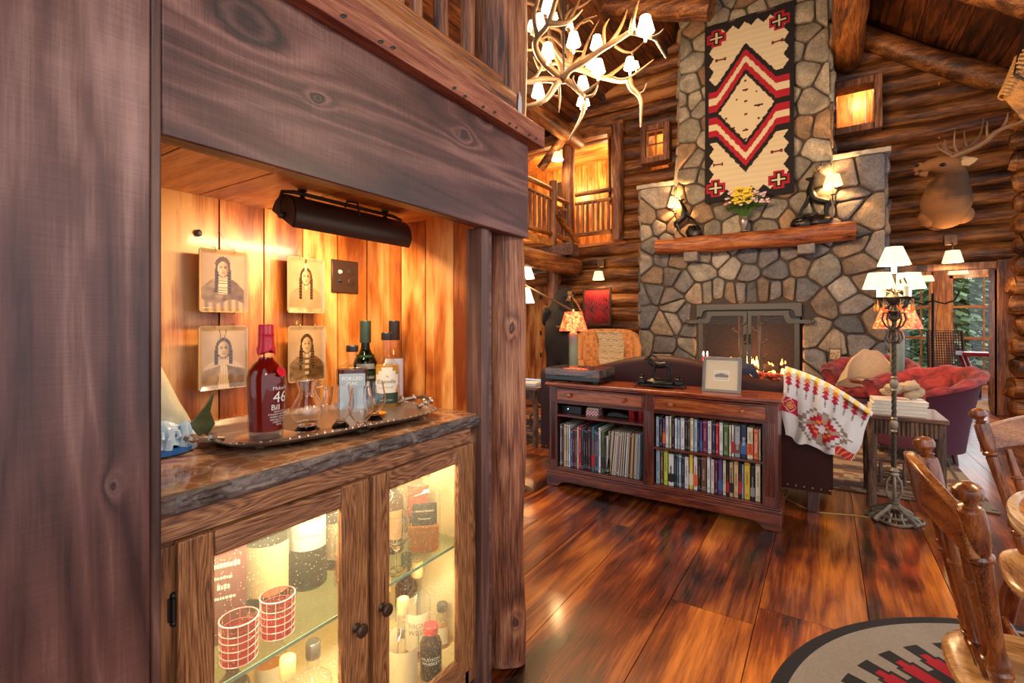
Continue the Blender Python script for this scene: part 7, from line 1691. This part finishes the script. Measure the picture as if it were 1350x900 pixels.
# ------------------------------------------------------------------ standing black bear
M_bear=plain('black_bear_fur',hexc('1a1411'),.8,nsc=120,amt=.6,bump=.9); M_muz=plain('bear_muzzle',hexc('8d6238'),.8,nsc=60)
BY=7.75
def Q(px,py,dy=0): return P(px,py,y=BY+dy)
br=thing('standing_bear','tall stuffed black bear standing upright and holding a long pole','stuffed bear',(Q(741,450).x,BY,0))
bx=Q(741,450).x
def skin(name,chains,mat,parent,sub=1):
    "one continuous skinned body from chains of (point,radius)"
    bm=bmesh.new(); vs={}; order=[]; rad=[]
    def vert(p):
        k=tuple(round(c,4) for c in p[0])
        if k not in vs: vs[k]=bm.verts.new(p[0]); order.append(k); rad.append(p[1])
        return vs[k]
    for ch_ in chains:
        for a,b in zip(ch_,ch_[1:]):
            va,vb=vert(a),vert(b)
            if not bm.edges.get((va,vb)): bm.edges.new((va,vb))
    me=bpy.data.meshes.new(name); bm.to_mesh(me); bm.free()
    o=bpy.data.objects.new(name,me); LINK(o); o.parent=parent
    sk=o.modifiers.new('k','SKIN'); me.materials.append(mat)
    if not me.skin_vertices:
        me.attributes  # ensured by the modifier below
    try:
        data=me.skin_vertices[0].data
    except Exception:
        bpy.context.view_layer.objects.active=o; bpy.ops.mesh.customdata_skin_add(); data=me.skin_vertices[0].data
    for i,r in enumerate(rad): data[i].radius=(r,r) if not hasattr(r,'__len__') else r
    data[0].use_root=True
    m_=o.modifiers.new('s','SUBSURF'); m_.levels=2; m_.render_levels=2; sk.use_smooth_shade=True
    return o
G=lambda x,y,z:V((x,y,z))
pel=(G(0,0,.80),.29); belly=(G(0,.0,1.05),.30); chest=(G(.01,0,1.32),.27); neck=(G(.03,-.01,1.56),.20); skull=(G(.05,-.02,1.76),.20); sn=(G(.17,-.05,1.735),.12); tip=(G(.25,-.07,1.725),.07)
body=[[pel,belly,chest,neck,skull,sn,tip],
 [chest,(G(-.20,-.06,1.38),.12),(G(-.26,-.12,1.20),.10),(G(-.20,-.24,1.42),.075),(G(-.16,-.28,1.50),.07)],
 [chest,(G(.20,-.06,1.36),.12),(G(.25,-.14,1.16),.10),(G(.20,-.28,1.12),.075),(G(.17,-.34,1.15),.06)],
 [pel,(G(-.14,-.02,.60),.17),(G(-.16,-.06,.34),.12),(G(-.15,-.02,.12),.085),(G(-.15,-.16,.05),.06)],
 [pel,(G(.14,-.02,.60),.17),(G(.16,-.06,.34),.12),(G(.15,-.02,.12),.085),(G(.15,-.16,.05),.06)]]
skin('bear_body',body,M_bear,br)
m=MB(); m.ball((-.04,.0,1.855),(.055,.03,.055),10,8); part('ear',m,M_bear,br); m=MB(); m.ball((.11,.04,1.86),(.045,.03,.05),10,8); part('ear',m,M_bear,br)
m=MB(); m.tube([(.15,-.07,1.755),(.22,-.09,1.745),(.255,-.10,1.74)],[.075,.058,.035],12); part('muzzle',m,M_muz,br); m=MB(); m.tube([(.14,-.08,1.66),(.21,-.10,1.645)],[.05,.03],10); part('lower_jaw',m,M_muz,br)
m=MB(); m.ball((.268,-.105,1.765),(.022,.03,.02),8,6); part('nose',m,M_black,br); m=MB(); m.ball((.12,-.135,1.80),(.014,.01,.014),8,6); part('eye',m,_m['glass_eye'],br)
m=MB()
for x in (.19,.215,.235): m.lathe([(.007,0),(.001,-.03)],6,o=(x,-.135,1.715)); m.lathe([(.006,0),(.001,.025)],6,o=(x-.01,-.13,1.67))
part('teeth',m,plain('tooth_ivory',hexc('e6dcc4'),.4),br)
for (cx,cy,cz) in ((-.15,-.31,1.54),(.16,-.37,1.19)):
    for k in range(4): m=MB(); m.tube([(cx-.04+.027*k,cy-.02,cz-.01),(cx-.04+.027*k,cy-.06,cz-.0),(cx-.04+.027*k,cy-.07,cz-.03)],[.012,.008,.002],6); part('claw',m,M_muz,br)
a,b=Q(697,378,-.35),Q(757,411,-.35); m=MB(); c=(a+b)/2; m.tube([a-c+(a-b)*.4,a-c,V((0,0,0)),b-c],[.008,.012,.02,.022],10); single('long_pole',m,plain('pole_wood',hexc('5f3a25'),.5),'long slender pole held across the paw of the bear','pole',loc=c)
m=MB(); m.tube([Q(755,392,-.1),Q(762,402,-.2),Q(768,414,-.2)],[.016,.016,.014],8); part('shoulder_strap',m,plain('tan_strap',hexc('9a5f30'),.6),br,world=True)
# ------------------------------------------------------------------ round dining rug, table and chairs
RCX,RCY,RR=.925,1.72,1.10
def rugp(u,v):
    X,Y=(u-.5)*2,(v-.5)*2; r=math.hypot(X,Y); a=math.atan2(Y,X); 
    B=hexc('23222a'); G_=hexc('a19b95'); R_=hexc('b8102e')
    g=1+.5*noise.noise(V((X*160,Y*160,0))); G_=tuple(c*(.8+.2*g) for c in G_)
    if r>.955: return B
    n=44; k=(a/(2*PI)*n)%1; t=abs(k-.5)*2                      # t 0 at tooth centre
    if r>.80:                                                  # grey band with block caps
        if r<.845 and t<.62: return B
        return G_
    if r>.60:
        f=(.80-r)/.20
        if t<.40-.12*f*0 and r<.785: return R_ if t<.36+.64*f*f else B
        edge=.36+.64*f
        if t<edge*.98: return R_ if t<edge-.22 else B
        return B if t<edge+.22 or (t>.84 and f>.3) else G_
    return R_
rg=thing('round_rug','round hooked rug with red centre, toothed ring, grey band and black border','rug',(RCX,RCY,0))
m=MB(); N_=300
vs=[];fs=[];cs=[]
nr,na=110,352
for i in range(nr+1):
    r=RR*(i/nr)
    for k in range(na): a=2*PI*k/na; vs.append((r*math.cos(a),r*math.sin(a),.012 if i<nr else .002))
for i in range(nr):
    for k in range(na):
        k2=(k+1)%na; fs.append((i*na+k,i*na+k2,(i+1)*na+k2,(i+1)*na+k)[::-1]); rm=(i+.5)/nr; am=2*PI*(k+.5)/na; cs.append(rugp(.5+.5*rm*math.cos(am),.5+.5*rm*math.sin(am)))
fs=fs[na:]; cs=cs[na:]; fs.append(tuple(range(na,2*na))); cs.append(hexc('b8102e'))
m.add(vs,fs,cs); part('hooked_wool',m,painted('hooked_wool',.95,420,.8,.6),rg,smooth=0)
dt=thing('dining_table','round oak dining table with a pale moulded edge at the right','dining table',(RCX,RCY,.012)); ZT_=.745
m=MB(); m.lathe([(.42,ZT_-.03),(.50,ZT_-.025),(.508,ZT_-.01),(.502,ZT_),(.48,ZT_+.004)],72); part('tabletop',m,wood('table_top_wood',hexc('6a300f'),hexc('a4602a'),hexc('c98a4a'),'y',2,.15,0,6,coat=.8,bump=.05),dt)
m=MB(); m.lathe([(.492,ZT_-.055),(.512,ZT_-.045),(.525,ZT_-.03),(.525,ZT_-.022),(.517,ZT_-.018),(.527,ZT_-.01),(.525,ZT_+.0),(.507,ZT_+.005),(.502,ZT_)],72,caps=False); part('moulded_edge',m,wood('pale_edge_wood',hexc('9a7a55'),hexc('c7ab84'),hexc('e0cba8'),'y',2,.2,0,5,coat=.5,bump=.05),dt)
m=MB(); m.lathe([(.09,.10),(.12,.14),(.10,.22),(.07,.28),(.10,.40),(.08,.55),(.06,.66),(.2,ZT_-.03)],32); part('pedestal',m,M_chair,dt)
for k in range(4): a=k*PI/2+.78; m=MB(); m.tube([(.08*math.cos(a),.08*math.sin(a),.16),(.22*math.cos(a),.22*math.sin(a),.12),(.38*math.cos(a),.38*math.sin(a),.03)],[.04,.035,.025],10); part('foot',m,M_chair,dt)
def turned(p0,p1,prof,seg=18):
    p0,p1=V(p0),V(p1); ax=(p1-p0); L=ax.length; q=ax.normalized().to_track_quat('Z','Y').to_matrix().to_4x4(); m=MB(M=Matrix.Translation(p0)@q); m.lathe([(r,z*L) for z,r in prof],seg); m.M=None; return m
POST=[(0,.014),(.05,.020),(.10,.024),(.14,.025),(.15,.020),(.165,.027),(.18,.027),(.19,.020),(.20,.026),(.215,.028),(.23,.024),(.27,.018),(.45,.0195),(.60,.0225),(.66,.0245),(.665,.020),(.675,.030),(.69,.031),(.70,.024),(.71,.0255),(.74,.0285),(.80,.030),(.86,.029),(.885,.027),(.895,.018),(.905,.024),(.912,.014),(.925,.018),(.94,.030),(.96,.033),(.98,.029),(.995,.015),(1,.004)]
POST=[(z,r*.76) for z,r in POST]
SPN=[(0,.008),(.08,.011),(.15,.013),(.18,.011),(.19,.015),(.205,.015),(.21,.011),(.225,.014),(.24,.011),(.42,.0105),(.60,.0105),(.70,.011),(.71,.0145),(.725,.0145),(.735,.011),(.9,.009),(1,.007)]
def dchair(label,loc,rz):
    "faces +x; back posts fan outwards towards the top"
    t=thing('dining_chair',label,'dining chair',loc,rz,'oak dining chairs at the round table')
    H0,H1=.46,.925; bt,tp=.112,.225                       # half spacing at seat and top
    xb,xt=.032,-.055
    for s in (-1,1): part('back_post',turned((xb,s*bt,H0-.02),(xt,s*tp,H1),POST,24),M_chair,t)
    # crest rail, bowed and shaped
    def cr(u,v):
        y=(-1+2*u)*(tp-.012); zc=.815+.055*math.sin(u*PI); hh=.085+.02*math.sin(u*PI); f=(zc+(v-.5)*hh-H0)/(H1-H0); x=xb+(xt-xb)*f-.045*math.sin(u*PI); return (x,y*(1-.02*(1-v)),zc+(v-.5)*hh)
    m=MB(); m.grid(cr,24,6,thick=.022); part('crest_rail',m,M_chairy,t,bevel=.004)
    for k in range(5):
        f=(k+.5)/5*2-1; f*=.86; b=(xb+.01-.03*(1-f*f),f*bt,H0); tq=(xt+.018-.043*(1-f*f)+.015,f*tp*.93,.775+.03*(1-f*f)); part('back_spindle',turned(b,tq,[(z,r*1.15) for z,r in SPN],12),M_chair,t)
    m=MB(); n=40; pts=[]
    for k in range(n):
        a=2*PI*k/n; e=3.2; c,s=math.cos(a),math.sin(a); q=(abs(c)**e+abs(s)**e)**(-1/e); pts.append((.195+q*c*.240,q*s*(.205+.02*c)))
    m.lathe([(1,0)],3) if False else None
    vs=[];fs=[]
    for sc,z in ((.86,H0-.035),(.97,H0-.03),(1,H0-.018),(.99,H0-.006),(.93,H0),(.70,H0-.008),(.3,H0-.012)):
        for x,y in pts: vs.append((.195+(x-.195)*sc,y*sc,z))
    for r in range(6):
        for k in range(n): fs.append((r*n+k,r*n+(k+1)%n,(r+1)*n+(k+1)%n,(r+1)*n+k))
    fs+=[tuple(range(n))[::-1],tuple(6*n+k for k in range(n))]; m.add(vs,fs); part('seat',m,wood('seat_wood',hexc('7c5026'),hexc('b98a52'),hexc('d9b47e'),'x',2.5,.25,0,5,coat=.5,blotch=.3,bump=.1),t)
    LEG=[(0,.016),(.1,.019),(.25,.023),(.3,.018),(.32,.026),(.35,.026),(.37,.018),(.5,.024),(.75,.026),(.9,.018),(1,.013)]
    F=[(.10,-.15),(.10,.15),(.38,-.15),(.38,.15)]; G_=[(.03,-.2),(.03,.2),(.43,-.19),(.43,.19)]
    for (a,b),(c,d) in zip(F,G_): part('leg',turned((c,d,0),(a,b,H0-.02),LEG,14),M_chair,t)
    for s in (-1,1):
        for z in (.15,.25): m=MB(); m.tube([(.06+.02*z,s*.178,z),(.24,s*.175,z+.005),(.40,s*.175,z)],[.008,.012,.008],8); part('side_stretcher',m,M_chair,t)
    for x,z in ((.395,.2),(.06,.19)): m=MB(); m.tube([(x,-.17,z),(x,0,z),(x,.17,z)],[.008,.013,.008],8); part('cross_stretcher',m,M_chair,t)
    return t
c1=dchair('nearest oak spindle-back dining chair, its back turned to the bar cabinet',(.280,1.50,.013),math.radians(1))
c2=dup(c1,(.68,2.33,.013),math.radians(-92),label='oak spindle-back dining chair beyond the table, only its left post and crest showing')
# ------------------------------------------------------------------ rugs and sunroom furniture
m=MB(); 
def patt(u,v):
    k=noise.noise(V((u*9,v*13,1)))+.5*noise.noise(V((u*30,v*40,2))); a,b,c=hexc('a08c74'),hexc('6d4a38'),hexc('3e3a3f'); return a if k>.05 else (b if k>-.25 else c)
m.grid(lambda u,v:(-3.2+4.15*u,4.35+3.2*v,.010),120,90,patt,thick=.008); single('hearth_rug',m,M_cloth,'worn tan and brown patterned rug under the sofa and armchairs','rug',smooth=0)
m=MB(); m.box((-.9,-.55,.001),(.9,.55,.012)); single('sunroom_rug',m,plain('cream_rug',hexc('cdbda6'),.95,nsc=40),'pale cream rug on the sunroom floor beyond the doorway','rug',loc=(2.3,9.95,0),rotz=.15)
wk=thing('wicker_chair','dark wicker chair with a rose seat cushion against the sunroom windows','chair',(P(1262,500,y=11.3).x-.05,11.3,0),math.radians(12))
M_wick=plain('dark_wicker',hexc('3b2a22'),.7,nsc=60); m=MB()
for k in range(14): x=-.24+.48*k/13; m.tube([(x,.25,.42),(x*.95,.33,1.08)],.008,5)
for k in range(14): z=.46+.6*k/13; m.tube([(-.25,.262+.09*(z-.42),z),(.25,.262+.09*(z-.42),z)],.008,5)
part('woven_back',m,M_wick,wk); m=MB(); m.tube([(-.26,.24,.40),(-.25,.33,1.1),(.25,.33,1.1),(.26,.24,.40)],.022,8); part('back_frame',m,M_wick,wk)
m=MB(); m.box((-.29,-.27,.18),(.29,.27,.38)); part('woven_seat_box',m,M_wick,wk,bevel=.015); m=MB(); m.box((-.28,-.28,.381),(.28,.24,.45)); part('seat_cushion',m,plain('rose_cloth',hexc('a8565a'),.9,nsc=60),wk,bevel=.025)
for x in (-.26,.26):
    for y in (-.24,.24): m=MB(); m.tube([(x,y,.2),(x,y,0)],.022,8); part('leg',m,M_wick,wk)
q=P(1292,480,y=10.9); rt=thing('red_table','small red table with curved legs in the sunroom','table',(q.x+.12,10.9,0)); m=MB(); m.box((-.38,-.25,.70),(.38,.25,.76)); part('tabletop',m,plain('red_lacquer',hexc('8e1c26'),.3),rt,bevel=.008)
for x in (-1,1):
    for y in (-1,1): m=MB(); m.tube([(x*.33,y*.2,.70),(x*.27,y*.19,.5),(x*.22,y*.18,.25),(x*.30,y*.2,0)],[.025,.022,.02,.02],8); part('leg',m,_m['red_lacquer'],rt)
m=MB(); m.box((-.28,-.2,.24),(.28,.2,.265)); part('lower_shelf',m,_m['red_lacquer'],rt)
m=MB(); m.ball((0,0,.05),(.10,.09,.055),12,8,.4,3); single('dark_bowl',m,M_mahogz,'lumpy dark bowl on the red sunroom table','bowl',loc=(q.x+.20,10.9,.762))
sa=thing('iron_coat_stand','black iron stand with curved arms against the sunroom window','coat stand',(P(1230,480,y=10.2).x,10.2,0)); m=MB(); m.tube([(0,0,.03),(0,0,1.72)],.02,8); m.lathe([(.16,0),(.16,.02),(.03,.05)],20); part('pole',m,M_iron,sa)
for s in (-1,1): m=MB(); m.tube([(0,0,1.60),(s*.14,0,1.55),(s*.26,0,1.60),(s*.32,0,1.74)],.014,7); part('arm',m,M_iron,sa)
tl_=thing('fire_tools','black fire tool set standing at the right corner of the fireplace','fire tools',(.80,8.15,0)); m=MB(); m.lathe([(.11,0),(.11,.02),(.02,.04)],18); m.tube([(0,0,.03),(0,0,.95)],.012,8); part('stand',m,M_iron,tl_)
for k,x in enumerate((-.06,.0,.06)): m=MB(); m.tube([(x,-.04,.1),(x,-.04,1.02)],.008,6); m.ball((x,-.04,1.04),.018,8,6); m.box((x-.025,-.045,.08),(x+.025,-.035,.2)); part('tool',m,M_iron if k!=1 else M_silver,tl_)
ot=thing('stool_trolley','small dark wheeled stool beside the sunroom door jamb','stool',(P(1303,490,y=10.1).x+.22,10.1,0)); m=MB(); m.box((-.2,-.2,.28),(.2,.2,.42)); part('seat_box',m,M_wick,ot,bevel=.01)
for x in (-.17,.17):
    for y in (-.17,.17): m=MB(); m.tube([(x,y,.28),(x,y,.07)],.018,8); m.ball((x,y,.035),(.02,.035,.035),10,8); part('wheeled_leg',m,M_iron,ot)
# cord and small thing on the floor right of the twig table
m=MB(); m.tube([P(1233,598,z=.012),P(1245,603,z=.012),P(1252,615,z=.012),P(1262,632,z=.01)],[.02,.014,.014,.012],8,wob=.4); m.ball(P(1248,600,z=.015),(.07,.03,.015),10,6,.3,2); single('floor_tassel',m,plain('grey_braid',hexc('5d5650'),.8),'grey braided cord lying on the floor beyond the twig table','cord')
# unseen fill lights added over the dining table and beside the bar
lamp('dining_fill_light',(1.0,1.75,2.35),DINE_FILL,(1,.68,.4),.14); lamp('bar_fill_light',(.6,-.4,2.3),BAR_FILL,(1,.80,.62),.2)
lamp('sunroom_lamp',(2.6,11.0,2.3),30,(1,.7,.4),.1); strip('sunroom_window_daylight',(2.4,12.35,1.25),2.6,1.8,22,(.88,.94,1),(-PI/2,0,0))
for px,py,yy,lb in ((1263,357,10.6,'lit shade hanging in the sunroom just inside the doorway'),(1220,367,11.6,'smaller lit shade hanging deeper in the sunroom')):
    q=P(px,py,y=yy); t=thing('hanging_shade',lb,'pendant lamp',(q.x,yy,q.z),0,'sunroom pendant shades'); m=MB(); conic(m,.13,.10,.10,-.05,20); part('lamp_shade',m,M_shade,t); m=MB(); m.tube([(0,0,.05),(0,0,2.6-q.z)],.006,6); part('cord',m,M_iron,t)
# ------------------------------------------------------------------ camera, sky, output look
cam=bpy.data.cameras.new('camera'); cam.sensor_width=36; cam.lens=FPX/1350*36; cam.shift_y=-25/1350; cam.clip_start=.05; cam.clip_end=200
co=bpy.data.objects.new('camera',cam); LINK(co); co.location=(0,0,CAMH); co.rotation_euler=(PI/2,0,YAW); S.camera=co
w=bpy.data.worlds.new('sky'); S.world=w; w.use_nodes=True; t=w.node_tree; bg=t.nodes['Background']
bg.inputs[0].default_value=(.87,.91,.98,1); bg.inputs[1].default_value=WORLD
S.view_settings.view_transform='Standard'; S.view_settings.look='None'; S.view_settings.gamma=1; S.view_settings.use_curve_mapping=False
S.view_settings.exposure=EXPO
S.cycles.use_denoising=True; S.cycles.max_bounces=10; S.cycles.diffuse_bounces=4; S.cycles.glossy_bounces=3; S.cycles.transparent_max_bounces=24
S.cycles.transmission_bounces=8; S.cycles.caustics_reflective=False; S.cycles.caustics_refractive=False; S.cycles.sample_clamp_indirect=6
